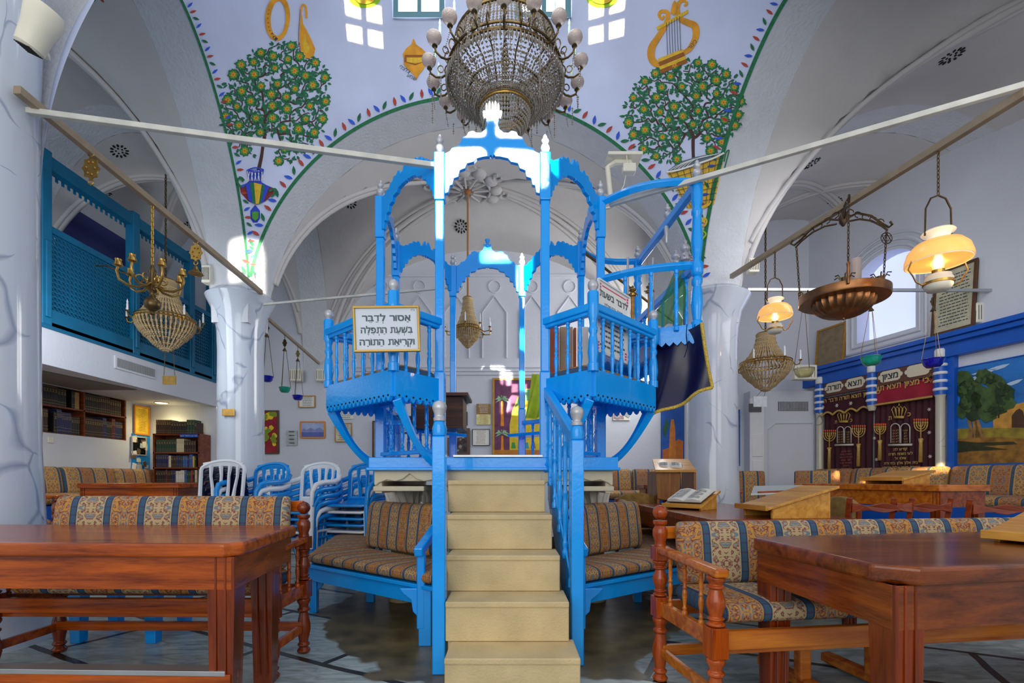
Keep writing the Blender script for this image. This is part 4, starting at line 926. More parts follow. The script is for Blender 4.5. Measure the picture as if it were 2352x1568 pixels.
# ---- wall sofas
def sofa(label, T, L, nback, fab, blueb=True, group=None):
    """T frame: x along, y out of the wall"""
    o = thing('wall_sofa', label, 'sofa', T @ Vector((L/2, .4, 0)), group=group)
    R = lambda x, y, z: T @ Vector((x, y, z))
    MB().box(.02, L-.02, .03, .80, .2, .70, T=T).build('base', blued if blueb else mahog, o, bevel=.005)
    cushion(L, .66, .13, warp=lambda x, y, z: R(x, .18+y, .70+z), nx=30).build('seat_cushion', fab, o, smooth=True)
    w_ = L/nback
    for k in range(nback):
        cushion(w_-.01, .36, .17, warp=lambda x, y, z, k=k: R(k*w_+x, .04+z+.06*(1-y/.36), .80+y), nx=18, uvo=(k*.1, 0)).build('back_cushion', fab, o, smooth=True)
    return o
TL = rect_frame((-6.0, 4.6, 0), (0, 1, 0), (1, 0, 0))
sofa('faded striped sofa with blue base running below the wall bookshelves', TL, 3.3, 4, fab_old)
a0, _ = wallhit(1862, off=.25); a1, _ = wallhit(2172, off=.25)
TA = WF @ Matrix.Translation((a0, 0, 0)); sofa('faded striped sofa standing directly under the embroidered ark curtains', TA, a1-a0-.02, 3, fab_old)
TA2 = WF @ Matrix.Translation((a1, 0, 0)); sofa('faded striped sofa standing under the olive tree landscape painting', TA2, 1.7, 2, fab_old)
TB = rect_frame((3.05, 7.8, 0), (-1, 0, 0), (0, -1, 0)); sofa('faded striped sofa against the rear wall behind the tall lectern', TB, 1.75, 3, fab_old)
# ---- wooden armchairs
def armchair(label, loc, rz, z0=.2, cush=False):
    o = thing('wooden_armchair', label, 'armchair', (loc[0], loc[1], z0), rz)
    b = lambda mb, n, m, **k: mb.build(n, m, o, world=False, **k)
    for x in (-.3, .3):
        b(MB().bar((x, .22, 0), (x, .26, .62), .045, .045, up=(0,1,0)), 'rear_leg', mahogz, bevel=.006)
        b(MB().bar((x, -.24, 0), (x, -.24, .60), .045, .045, up=(0,1,0)), 'front_leg', mahogz, bevel=.006)
        b(MB().bar((x, .30, .63), (x, -.32, .63), .06, .035), 'armrest', mahog, bevel=.01)
    b(MB().box(-.3, .3, -.26, .24, .28, .34), 'seat_frame', mahog, bevel=.005)
    b(cushion(.54, .50, .10, warp=lambda x, y, z: (x-.27, y-.27, .34+z), nx=10), 'seat_cushion', fab_old, smooth=True)
    b(cushion(.54, .50, .10, warp=lambda x, y, z: (x-.27, .20-z+.05*y, .42+y), nx=10), 'back_cushion', fab_old, smooth=True)
    return o
armchair('wooden armchair with striped cushions half hidden behind the far marble column', (3.42, 6.9), 0)
armchair('wooden armchair with open arms between the white cupboard and the ark sofa', (4.15, 6.6), -.6)
armchair('wooden armchair at the end of the wall sofa beside the near painted column', (-4.62, 4.35), 1.2)
o = thing('tufted_cushion', 'dark blue tufted cushion leaning on the wall sofa by the wooden armchair', 'cushion', (-5.35, 4.95, .84)); 
cushion(.42, .40, .13, warp=lambda x, y, z: (-5.55+z*.9+y*.15, 4.95+x, .84+y*.95), nx=10).build('pad', mat('tufted_blue', rgb(24, 52, 88), .85, bump=.6, bscale=16), o, smooth=True)
# ---- plastic stacking chairs
def plastic_chair(m, arms=True, hb=.84, name='plastic_chair', label='', group=None):
    o = thing(name, label, 'chair', (0,0,0), group=group)
    b = lambda mb, n, **k: mb.build(n, m, o, world=False, **k)
    # moulded seat
    n = 10; vs_ = []; top = []
    for zoff in (0, -.012):
        for j in range(n+1):
            for i in range(n+1):
                u = -1+2*i/n; v = -1+2*j/n; hw = .235-.02*v
                vs_.append((u*hw, v*.22, .43+zoff-.03*(1-u*u)*(1-v*v)+.015*(v<-.8)*-1+.03*max(0, v)**2))
    n1 = n+1; q = n1*n1
    fs = [(j*n1+i, j*n1+i+1, (j+1)*n1+i+1, (j+1)*n1+i) for j in range(n) for i in range(n)]+[(q+j*n1+i, q+(j+1)*n1+i, q+(j+1)*n1+i+1, q+j*n1+i+1) for j in range(n) for i in range(n)]
    bd = [i for i in range(n1)]+[n1*j+n for j in range(1, n1)]+[n1*n+i for i in range(n-1, -1, -1)]+[n1*j for j in range(n-1, 0, -1)]
    fs += [(bd[k], q+bd[k], q+bd[(k+1) % len(bd)], bd[(k+1) % len(bd)]) for k in range(len(bd))]
    s_ = MB().add(vs_, fs); s_.tube([(-.25,.20,.425),(-.255,-.21,.42),(-.20,-.245,.405),(.20,-.245,.405),(.255,-.21,.42),(.25,.20,.425)], .013, 6); b(s_, 'seat', smooth=50)
    bw = .225
    def back(t, z):      # t -1..1 across, curved back
        return Vector((bw*t*(1+.10*(z-.45)), .215+.10*(z-.43)-.045*t*t, z))
    fr = MB()
    k_ = 12; edge = [back(-1, .43+(hb-.53)*i/k_) for i in range(k_)]+[back(-cos(pi*i/k_), hb-.10+.10*sin(pi*i/k_)) for i in range(k_+1)]+[back(1, .43+(hb-.53)*(k_-i-1)/k_) for i in range(k_)]
    fr.tube(edge, .02, 6, flat=1.0)
    top_ = [back(-.92+1.84*i/14, hb-.055+.03*(1-(-.92+1.84*i/14)**2)) for i in range(15)]; fr.tube(top_, .034, 6, flat=.35)
    for t in (-.62, -.22, .22, .62): fr.tube([back(t*.75, .46), back(t*.85, .58), back(t*(1.0 if abs(t) > .4 else .8), .70), back(t, hb-.05)], [.022, .017, .016, .024], 6, flat=1.0)
    fr.tube([back(-1+2*i/10, .465) for i in range(11)], .022, 6); b(fr, 'backrest', smooth=50)
    for sx in (-1, 1):
        if arms:
            a = MB(); a.tube([(sx*.225,.235,hb-.13),(sx*.262,.16,.665),(sx*.285,.05,.64),(sx*.29,-.12,.635),(sx*.285,-.20,.615),(sx*.27,-.235,.55),(sx*.26,-.235,.42)], [.02,.026,.028,.028,.026,.022,.02], 8); b(a, 'armrest', smooth=60)
        l = MB(); l.tube([(sx*.25,-.225,.42),(sx*.265,-.245,.2),(sx*.275,-.26,0)], [.032,.026,.022], 6); b(l, 'front_leg', smooth=60)
        l = MB(); l.tube([(sx*.235,.20,.43),(sx*.25,.27,.2),(sx*.26,.31,0)], [.032,.026,.022], 6); b(l, 'rear_leg', smooth=60)
    return o
used = {}
def place_chair(key, m, arms, hb, loc, rz, label, group):
    if key not in used:
        o = plastic_chair(m, arms, hb, label=label, group=group); used[key] = o; o.location = loc; o.rotation_euler = (0, 0, rz)
    else: o = dup(used[key], loc, rz, label, group)
    return o
ORD = ['lowest', 'second lowest', 'third lowest', 'fourth lowest', 'fifth lowest', 'sixth lowest', 'seventh from the bottom', 'topmost']
def stack(x, y, rz, seq, where, group, pitch=.062, z0=0):
    for k, c in enumerate(seq):
        m, arms, hb, cn = {'b': (bluep, True, .84, 'bright blue'), 'w': (whitep, True, .84, 'white'), 'n': (navyp, False, .86, 'navy blue'), 'W': (whitep, False, .86, 'white armless')}[c]
        lab = '%s plastic chair, %s in stack %s' % (cn, ORD[k] if k < len(seq)-1 else 'topmost', where)
        place_chair(c, m, arms, hb, (x+.004*random.uniform(-1, 1), y-.012*k, z0+k*pitch), rz+random.uniform(-.03, .03), lab, group)
stack(-2.98, 4.82, -.05, 'nnnnnW', 'beside the marble column', 'armless chairs stacked by the column', .066)
stack(-2.66, 5.08, -.35, 'bwbbwb', 'next to the white armless chair', 'first stack of plastic armchairs', .066)
stack(-2.10, 5.02, -.30, 'bwbbbw', 'between the two blue topped stacks', 'second stack of plastic armchairs', .066)
stack(-1.60, 5.08, -.30, 'bwbbwb', 'close to the blue reading platform', 'third stack of plastic armchairs', .066)
# ---- upholstered round-back chairs and ladder-back chairs
def round_chair(loc, rz, label, group):
    o = thing('upholstered_chair', label, 'chair', loc, rz, group=group); b = lambda mb, n, m, **k: mb.build(n, m, o, world=False, **k)
    pl = [(-.22,.48),(.22,.48),(.22,.78)]+[(.22*cos(pi*k/10), .78+.08*sin(pi*k/10)) for k in range(1, 10)]+[(-.22,.78)]
    b(MB().prism(pl, lambda x, z: (x, .20+.1*(z-.48), z), lambda x, z: (x, .25+.1*(z-.48), z)), 'backrest', fab_pad, bevel=.02, bseg=3)
    b(cushion(.46, .44, .08, warp=lambda x, y, z: (x-.23, y-.24, .40+z), nx=8), 'seat', fab_old, smooth=True)
    for x in (-.21, .21):
        b(MB().bar((x, .24, 0), (x*1.05, .26, .80), .035, .035, up=(0,1,0)), 'rear_leg', redw, bevel=.005)
        b(MB().bar((x, -.20, 0), (x, -.20, .42), .035, .035, up=(0,1,0)), 'front_leg', redw, bevel=.005)
    return o
fab_pad = mat('chair_pad_fabric', rgb(150, 118, 60), .9, var=.35, vscale=18)
round_chair((1.27, 5.35, 0), 3.3, 'round-backed upholstered chair at the far end of the long table beside the stone plinth', None)
round_chair((2.45, 4.75, 0), -1.5, 'round-backed upholstered chair beside the long table nearest the far marble column', None)
round_chair((2.45, 4.0, 0), -1.6, 'round-backed upholstered chair between the long table and the white lectern board', None)
def ladder_chair(loc, rz, label):
    o = thing('ladder_back_chair', label, 'chair', loc, rz, group='ladder-back chairs before the ark table'); b = lambda mb, n, m, **k: mb.build(n, m, o, world=False, **k)
    for x in (-.2, .2):
        b(MB().tube([(x, .20, 0), (x, .18, .42), (x*1.05, .26, .87)], .022, 4), 'rear_leg', redw, bevel=.004)
        b(MB().bar((x, -.20, 0), (x, -.20, .43), .035, .035, up=(0,1,0)), 'front_leg', redw, bevel=.004)
    for z in (.80, .68, .57):
        pl = [(-.2+.04*k, .028*(1+.35*cos(k*pi*.4))) for k in range(11)]
        b(MB().prism([(x, -h*.8) for x, h in pl]+[(x, h) for x, h in pl[::-1]], lambda x, h, z=z: (x, .235+(z-.7)*.17-.02*(1-(x/.2)**2)*-1, z+h), lambda x, h, z=z: (x, .255+(z-.7)*.17+.02*(1-(x/.2)**2), z+h)), 'back_slat', redw, bevel=.003)
    b(MB().box(-.22, .22, -.22, .20, .42, .46), 'seat', redw, bevel=.008)
ladder_chair((2.56, 3.60, 0), 3.1, 'ladder-back chair of red wood, next to the slanted honey wood book stand')
ladder_chair((2.84, 3.62, 0), 3.2, 'ladder-back chair of red wood, second along from the honey wood book stand')
ladder_chair((3.20, 3.42, 0), 3.15, 'ladder-back chair of red wood, nearest in front of the ark table end')
ladder_chair((3.72, 3.25, 0), 3.2, 'ladder-back chair of red wood, below the olive tree painting')
# ---- lecterns, stands, books on them
def wedge_stand(name, label, c, rz, w_, d_, h0, h1, m, z0, box=False):
    o = thing(name, label, 'book stand', (c[0], c[1], z0), rz); b = lambda mb, n, mm, **k: mb.build(n, mm, o, world=False, **k)
    t = .018
    b(MB().add([(-w_/2,-d_/2,h0),(w_/2,-d_/2,h0),(w_/2,d_/2,h1),(-w_/2,d_/2,h1),(-w_/2,-d_/2,h0+t),(w_/2,-d_/2,h0+t),(w_/2,d_/2,h1+t),(-w_/2,d_/2,h1+t)], [(0,3,2,1),(4,5,6,7),(0,1,5,4),(1,2,6,5),(2,3,7,6),(3,0,4,7)]), 'slanted_board', m, bevel=.003)
    b(MB().box(-w_/2, w_/2, -d_/2-.008, -d_/2+.008, h0, h0+.035), 'book_ledge', m, bevel=.003)
    for x in (-w_*.42, w_*.42):
        b(MB().prism([(-d_*.40,0),(d_*.40,0),(d_*.40,h1-(h1-h0)*.10),(-d_*.40,h0+(h1-h0)*.10)], lambda y, z: (x-.01, y, z), lambda y, z: (x+.01, y, z)), 'side_panel', m, bevel=.003)
    b(MB().box(-w_*.42, w_*.42, d_*.36, d_*.39, 0, h1*.85), 'back_panel', m, bevel=.003)
    return o
def open_book(label, c, rx, rz, w_=.30, h_=.22):
    o = thing('open_book', label, 'book', c, rz); vs_ = []; n = 8; R = Matrix.Rotation(rx, 4, 'X')
    for side in (-1, 1):
        m_ = MB(); top = [(side*(w_/2)*k/n, .004+.020*sin(pi*min(1, k/n*1.1)*.85)+.004) for k in range(n+1)]
        poly = top+[(side*w_/2, 0), (0, 0)]
        m_.prism(poly, lambda x, z: R @ Vector((x, -h_/2, z)), lambda x, z: R @ Vector((x, h_/2, z)))
        m_.build('page_block', paper, o, world=False)
    ln = MB()
    for side in (-1, 1):
        for k in range(9):
            y = h_*.38-k*h_*.088; a_, b_ = side*w_*.08, side*w_*(.42 if k % 3 else .34); ln.add([R @ Vector(q) for q in ((a_, y, .030), (b_, y, .027), (b_, y-.006, .027), (a_, y-.006, .030))], [(0,1,2,3)])
    ln.build('printed_lines', ink, o, world=False)
    b2 = MB().add([R @ Vector(q) for q in ((-w_/2-.01,-h_/2-.01,-.004),(w_/2+.01,-h_/2-.01,-.004),(w_/2+.01,h_/2+.01,-.004),(-w_/2-.01,h_/2+.01,-.004),(-w_/2-.01,-h_/2-.01,0),(w_/2+.01,-h_/2-.01,0),(w_/2+.01,h_/2+.01,0),(-w_/2-.01,h_/2+.01,0))], [(0,3,2,1),(4,5,6,7),(0,1,5,4),(1,2,6,5),(2,3,7,6),(3,0,4,7)])
    b2.build('cover', dwood, o, world=False)
wedge_stand('book_stand', 'small honey wood book stand holding an open book on the long table', (1.50, 4.05), -.9, .36, .30, .015, .14, honey, .75)
open_book('open book with printed pages lying on the small honey wood stand', (1.49, 4.04, .855), .39, -.9)
wedge_stand('book_stand', 'larger slanted honey wood book stand standing on the near end of the long table', (1.82, 3.22), -1.45, .34, .50, .05, .19, honey, .75)
wedge_stand('book_stand', 'plywood book stand lying on the corner of the near mahogany table', (2.13, 1.82), -1.2, .42, .34, .012, .10, honey, .75)
wedge_stand('book_stand', 'flat topped wooden book stand on the table before the ark curtains', (3.62, 4.55), -1.3, .40, .40, .03, .11, honey, .955)
o = thing('white_lectern', 'lectern with tilted white board and brown ledge near the far marble column', 'lectern', (2.35, 4.35, 0)); 
MB().add([(2.05,4.15,.86),(2.52,4.10,.88),(2.78,4.62,.93),(2.33,4.66,.92),(2.05,4.15,.875),(2.52,4.10,.895),(2.78,4.62,.945),(2.33,4.66,.935)], [(0,3,2,1),(4,5,6,7),(0,1,5,4),(1,2,6,5),(2,3,7,6),(3,0,4,7)]).build('tilted_board', mat('melamine', rgb(186, 196, 194), .3), o, bevel=.003)
MB().bar((2.12,4.17,.885), (2.48,4.13,.90), .03, .02).build('ledge', redw, o, bevel=.005)
MB().box(2.36, 2.5, 4.33, 4.43, 0, .87).build('pedestal', honey, o, bevel=.004)
MB().box(2.25, 2.6, 4.2, 4.55, 0, .03).build('foot', honey, o, bevel=.004)
o = thing('tall_lectern', 'tall brown wooden lectern with sloping top and open shelf before the marble column', 'lectern', (1.72, 5.25, 0))
xl, xr, yf, yb = 1.50, 1.90, 4.98, 5.36
MB().add([(xl-.04,yf-.05,1.07),(xr-.02,yf-.05,1.07),(xr+.06,yb+.02,1.20),(xl+.06,yb+.02,1.20),(xl-.04,yf-.05,1.095),(xr-.02,yf-.05,1.095),(xr+.06,yb+.02,1.225),(xl+.06,yb+.02,1.225)], [(0,3,2,1),(4,5,6,7),(0,1,5,4),(1,2,6,5),(2,3,7,6),(3,0,4,7)]).build('sloping_top', oakd if False else honey, o, bevel=.003)
lw_ = wood('lectern_wood', rgb(112, 64, 24), rgb(160, 104, 44), axis='Z', coat=.1, rough=.4)
MB().prism([(xl,.80),(xl+.22,.76),(xl+.24,1.07),(xl-.02,1.07)], lambda x, z: (x, yf, z), lambda x, z: (x, yf+.02, z)).build('front_panel', lw_, o, bevel=.002)
for x in (xl, xr-.02): MB().box(x, x+.025, yf+.02, yb, .0, 1.08).build('side_panel', lw_, o, bevel=.002)
for z in (.10, .45, .78): MB().box(xl+.02, xr, yf+.04, yb, z, z+.02).build('shelf', lw_, o, bevel=.002)
for k in range(5): MB().box(xr+.01, xr+.03, yf+.1, yb, .45+.09*k, .50+.09*k).build('side_slat', lw_, o)
open_book('small open book on the sloping top of the tall lectern', (1.66, 5.10, 1.135), .3, -.3, .24, .16)

o = thing('blue_bench', 'plain bright blue wooden bench whose legs show beneath the long dark red settee', 'bench', (-2.40, 3.12, 0))
MB().box(-2.72, -2.06, 2.95, 3.30, .40, .44).build('seat', blue, o, bevel=.005)
for x in (-2.66, -2.20):
    for y in (2.97, 3.25): MB().add([(x-.03,y-.03,0),(x+.03,y-.03,0),(x+.03,y+.03,0),(x-.03,y+.03,0),(x-.045,y-.035,.40),(x+.045,y-.035,.40),(x+.045,y+.035,.40),(x-.045,y+.035,.40)], [(0,3,2,1),(4,5,6,7),(0,1,5,4),(1,2,6,5),(2,3,7,6),(3,0,4,7)]).build('leg', blue, o, bevel=.004)
# ================================================================ LAMPS AND CHANDELIERS
def bead(mb, p, r, m=0, sz=1.4):
    x, y, z = p; mb.add([(x+r,y,z),(x,y+r,z),(x-r,y,z),(x,y-r,z),(x,y,z+r*sz),(x,y,z-r*sz)], [(0,1,4),(1,2,4),(2,3,4),(3,0,4),(1,0,5),(2,1,5),(3,2,5),(0,3,5)], m)
def strand(mb, f, n, r, sz=1.4):
    for i in range(n): bead(mb, f((i+.5)/n), r*(1 if i % 3 else 1.35), sz=sz)
def big_chandelier(x, y):
    o = thing('crystal_chandelier', 'huge brass and crystal chandelier with ribbed glass globes hanging above the blue platform', 'chandelier', (x, y, 4.4))
    R, zr, r2, z2 = .50, 4.50, .215, 4.24
    ring = lambda r, z, w_, n=48: [(x+r*cos(2*pi*k/n), y+r*sin(2*pi*k/n), z) for k in range(n)]
    m_ = MB(); m_.tube(ring(R, zr, 0), .014, 6, closed=True); m_.tube(ring(R, zr+.05, 0), .010, 6, closed=True); m_.tube(ring(R*.86, zr+.30, 0), .016, 6, closed=True); m_.tube(ring(.62*R, zr-.10, 0), .008, 6, closed=True)
    for k in range(24):
        a = 2*pi*k/24; c_, s_ = cos(a), sin(a)
        m_.tube([(x+c_*R, y+s_*R, zr), (x+c_*R*.7, y+s_*R*.7, zr-.05), (x+c_*r2, y+s_*r2, z2)], .006, 4)
        m_.tube([(x+c_*(R+.03*cos(t)), y+s_*(R+.03*cos(t)), zr+.09+.05*sin(t)) for t in [q*pi/5 for q in range(10)]], .006, 4, closed=True)
        m_.tube([(x+c_*R, y+s_*R, zr+.02), (x+c_*R*.93, y+s_*R*.93, zr+.14), (x+c_*R*.86, y+s_*R*.86, zr+.30)], .008, 4)
    m_.build('brass_frame', bronze, o, smooth=60)
    MB().tube(ring(r2, z2, 0), .014, 6, closed=True).tube(ring(r2, z2+.03, 0), .009, 6, closed=True).build('lower_ring', brass, o, smooth=60)
    c = MB(); chain(c, (x, y, 4.9), (x, y, 6.2), .06, .006); c.lathe([(.05,0),(.03,.1),(.06,.2),(.02,.3),(.04,.4),(.015,.6)], (x, y, 4.25), 12); c.build('stem', bronze, o, smooth=60)
    c = MB(); nS = 100
    for k in range(nS):
        a = 2*pi*k/nS; c_, s_ = cos(a), sin(a)
        strand(c, lambda t: (x+c_*(R+(r2-R)*t), y+s_*(R+(r2-R)*t), zr-.02+(z2-zr+.03)*t-.05*sin(pi*t)), 15, .0088)
        for j in range(1): bead(c, (x+c_*(R+.012), y+s_*(R+.012), zr-.05), .012, sz=4.0)
        strand(c, lambda t: (x+c_*(R*.86+.06*t), y+s_*(R*.86+.06*t), zr+.28-.26*t), 9, .011)
    for k in range(52):
        a = 2*pi*k/52; c_, s_ = cos(a), sin(a)
        bead(c, (x+c_*r2, y+s_*r2, z2-.035), .009, sz=4.0)
        strand(c, lambda t: (x+c_*r2*cos(t*pi/2)**.8, y+s_*r2*cos(t*pi/2)**.8, z2-.02-.20*sin(t*pi/2)), 10, .0115)
    for k in range(64):
        a = 2*pi*k/64+.03; c_, s_ = cos(a), sin(a)
        strand(c, lambda t: (x+c_*(R*.88+(r2*.8-R*.88)*t), y+s_*(R*.88+(r2*.8-R*.88)*t), zr+.03+(z2-zr+.03)*t), 12, .0105)
    for k in range(34):    # loose dangling strings
        a = 2*pi*k/34+random.uniform(-.05, .05); rr = random.choice([.56, .50, .40, .66]); L = random.uniform(.10, .26)
        strand(c, lambda t: (x+cos(a)*rr, y+sin(a)*rr, (zr-.06 if rr > .45 else zr-.12)-L*t), int(L/.02), .0075)
    for k in range(16):
        a = 2*pi*k/16; bead(c, (x+.33*cos(a), y+.33*sin(a), zr-.17), .018, sz=2.4); bead(c, (x+.27*cos(a+.2), y+.27*sin(a+.2), zr-.24), .016, sz=2.4)
    c.build('crystal_strands', crystal, o, kind='stuff')
    for k in range(18):
        a = 2*pi*(k+.5)/18; c_, s_ = cos(a), sin(a); q = lambda r, z: (x+c_*r, y+s_*r, z)
        m_ = MB(); m_.tube([q(R, zr-.01), q(R+.05, zr-.05), q(R+.10, zr-.055), q(R+.145, zr-.03), q(R+.155, zr+.01)], .009, 6); m_.lathe([(.008,0),(.024,.01),(.02,.02),(.012,.03)], q(R+.155, zr), 8)
        m_.tube([(x+c_*(R+.06+.025*cos(t)), y+s_*(R+.06+.025*cos(t)), zr+.02+.03*sin(t)) for t in [j*pi/4 for j in range(8)]], .005, 4, closed=True)
        ao = m_.build('arm', bronze, o, smooth=60)
        g = MB(); gx, gy, gz = q(R+.16, zr+.075)
        g.lathe([(.010,-.045),(.036,-.038),(.055,-.018),(.062,.004),(.056,.026),(.042,.038),(.030,.040)], (gx, gy, gz), 16)
        g.build('glass_globe', frost, ao, smooth=60)
        c2 = MB(); c2.lathe([(.012,0),(.012,.09),(.008,.095),(.013,.115),(.004,.15),(0,.155)], q(R+.11, zr+.10), 8); c2.build('candle_lamp', candle, ao, smooth=50)
        c3 = MB()
        strand(c3, lambda t: (x+c_*(R+.155)+.05*sin(a)*t, y+s_*(R+.155), zr-.03-.14*t), 8, .006); c3.build('drop_string', crystal, ao)
big_chandelier(-.06, 4.25)
def empire(label, x, y, zr, r, hup, hdn, ztop, nc, m, ropem=bronze, ax=0):
    o = thing('crystal_chandelier', label, 'chandelier', (x, y, zr))
    ring = lambda rr, z, n=32: [(x+rr*cos(2*pi*k/n), y+rr*sin(2*pi*k/n), z) for k in range(n)]
    f = MB(); f.tube(ring(r, zr), .012, 5, closed=True); f.tube(ring(r, zr+.035), .008, 5, closed=True); f.tube(ring(r*.34, zr+hup), .012, 5, closed=True); f.tube(ring(r*.55, zr-hdn*.62), .008, 5, closed=True)
    f.build('brass_ring', brass, o, smooth=60)
    c = MB(); n = 40
    for k in range(n):
        a = 2*pi*k/n; c_, s_ = cos(a), sin(a)
        strand(c, lambda t: (x+c_*r*(.34+.66*t**2.2), y+s_*r*(.34+.66*t**2.2), zr+hup*(1-t)), 20, hup/32)
        strand(c, lambda t: (x+c_*r*(1-.45*t**1.8), y+s_*r*(1-.45*t**1.8), zr-hdn*.62*t-.01), 12, hdn/28)
        if k % 2: strand(c, lambda t: (x+c_*r*.55*(1-t**1.5*.9), y+s_*r*.55*(1-t**1.5*.9), zr-hdn*(.62+.38*t)), 8, hdn/30)
    c.build('crystal_strands', m, o, kind='stuff')
    if ropem is rope: MB().tube([(x, y, zr+hup-.02), (x, y, ztop)], .014, 6).build('rope', rope, o, smooth=60)
    else: chain(MB(), (x, y, zr+hup), (x, y, ztop), .05, .006).build('chain', bronze, o)
    for k in range(nc):
        a = 2*pi*k/nc+.3; q = lambda rr, z: (x+cos(a)*rr, y+sin(a)*rr, z)
        m_ = MB().tube([q(r, zr), q(r+.04+ax*.5, zr-.05), q(r+.08+ax, zr-.04), q(r+.09+ax, zr)], .008, 5); m_.lathe([(.006,0),(.026,.01),(.018,.02)], q(r+.09+ax, zr), 8); ao = m_.build('arm', brass, o, smooth=60)
        MB().lathe([(.012,0),(.012,.075),(.008,.08),(.012,.10),(.003,.13),(0,.135)], q(r+.09+ax, zr+.02), 8).build('candle_lamp', whitep, ao, smooth=50)
rope = mat('orange_rope', rgb(176, 116, 62), .8)
empire('basket shaped crystal chandelier hanging before the blue lattice gallery', -4.44, 6.2, 3.02, .33, .52, .38, 4.9, 8, crystalg)
empire('basket shaped crystal chandelier hanging beside the white cupboard wall', 3.46, 6.6, 2.56, .32, .42, .36, 4.75, 7, crystalg)
empire('small golden crystal chandelier on a long orange rope seen through the blue arches', -.64, 7.0, 3.16, .18, .46, .26, 5.15, 10, crystalg, rope, .07)
f = MB(); f.lathe([(.02,0),(.05,.03),(.05,.06),(.02,.07)], (-.64, 7.0, 5.12), 12); f.build('ceiling_hook_plate', rope, bpy.data.objects['crystal_chandelier.003'], smooth=60)
# brass multi-arm chandelier on the near rod
def rodpt(px, a, b):
    """point of segment a-b seen at pixel column px"""
    k = (px-1176)/F; t = (a.x-k*a.y)/(k*(b.y-a.y)-(b.x-a.x)); return a.lerp(b, t)
q = rodpt(350, LR0, LR1); x, y = q.x, q.y; zc = 1+(HY-645)/F*y
o = thing('brass_chandelier', 'old brass chandelier with curved scrolling arms hanging from the bronze rod', 'chandelier', (x, y, zc))
c = MB(); chain(c, (x, y, q.z-.02), (x, y, zc+.12), .045, .005); c.build('chain', brass, o)
m_ = MB(); m_.lathe([(.0,-.28),(.02,-.27),(.015,-.25),(.055,-.22),(.062,-.19),(.055,-.16),(.02,-.13),(.02,-.10),(.035,-.08),(.018,-.05),(.028,0),(.018,.05),(.03,.08),(.012,.11),(.01,.13)], (x, y, zc), 16); m_.build('baluster_stem', bronze, o, smooth=60)
for k in range(7):
    a = 2*pi*k/7+.25; p = lambda rr, z: (x+cos(a)*rr, y+sin(a)*rr, zc+z)
    m_ = MB(); m_.tube([p(.02,-.02), p(.08,-.07), p(.15,-.075), p(.21,-.04), p(.225,.02), p(.215,.06)], .010, 6)
    m_.tube([p(.08+.03*cos(t), .0+.03*sin(t)) for t in [j*pi/4 for j in range(8)]], .005, 4, closed=True)
    m_.lathe([(.01,0),(.032,.01),(.026,.03),(.02,.045),(.024,.06)], p(.215,.055), 10); m_.build('arm', brass, o, smooth=60)
MB().tube([(x-.42, y-.05, zc+.10), (x-.36, y, zc+.12), (x-.25, y, zc+.07), (x-.14, y, zc+.05)], .006, 5).build('hook_wire', bronze, o)
# hanging brass ornaments
def ornament(px, dz, label, bell=True):
    q = rodpt(px, LR0, LR1); x, y = q.x, q.y; z = q.z-.10-dz
    o = thing('hanging_ornament', label, 'ornament', (x, y, z)); m_ = MB()
    m_.tube([(x+.02*cos(t), y, z+.06+.02*sin(t)) for t in [j*pi/5 for j in range(10)]], .005, 5, closed=True); m_.bar((x, y, z+.07), (x, y, q.z-.02), .006, .006)
    pl = [(.055*cos(2*pi*k/24)*(1+.16*cos(8*pi*k/12)), .075*sin(2*pi*k/24)*(1+.12*cos(8*pi*k/12))) for k in range(24)]
    m_.prism(pl, lambda a, b: (x+a, y-.004, z-.04+b), lambda a, b: (x+a, y+.004, z-.04+b)); m_.tube([(x+.018*cos(t), y, z-.135+.018*sin(t)) for t in [j*pi/5 for j in range(10)]], .005, 5, closed=True)
    for k in range(6): m_.ball((x+.03*cos(k), y-.006, z-.04+.045*sin(k)), .009, seg=6, rings=4)
    m_.build('pierced_plaque', brass, o, smooth=40)
    if bell: MB().lathe([(.004,.05),(.014,.04),(.02,.02),(.03,.0),(.06,-.02),(.064,-.028)], (x, y, z-.21), 16).ball((x, y, z-.26), .01).build('bell', brass, o, smooth=60)
ornament(450, -.01, 'brass plaque with small bell hanging from the bronze rod beside the marble column')
ornament(209, -.02, 'pierced brass plaque hanging from the bronze rod before the blue gallery post', False)
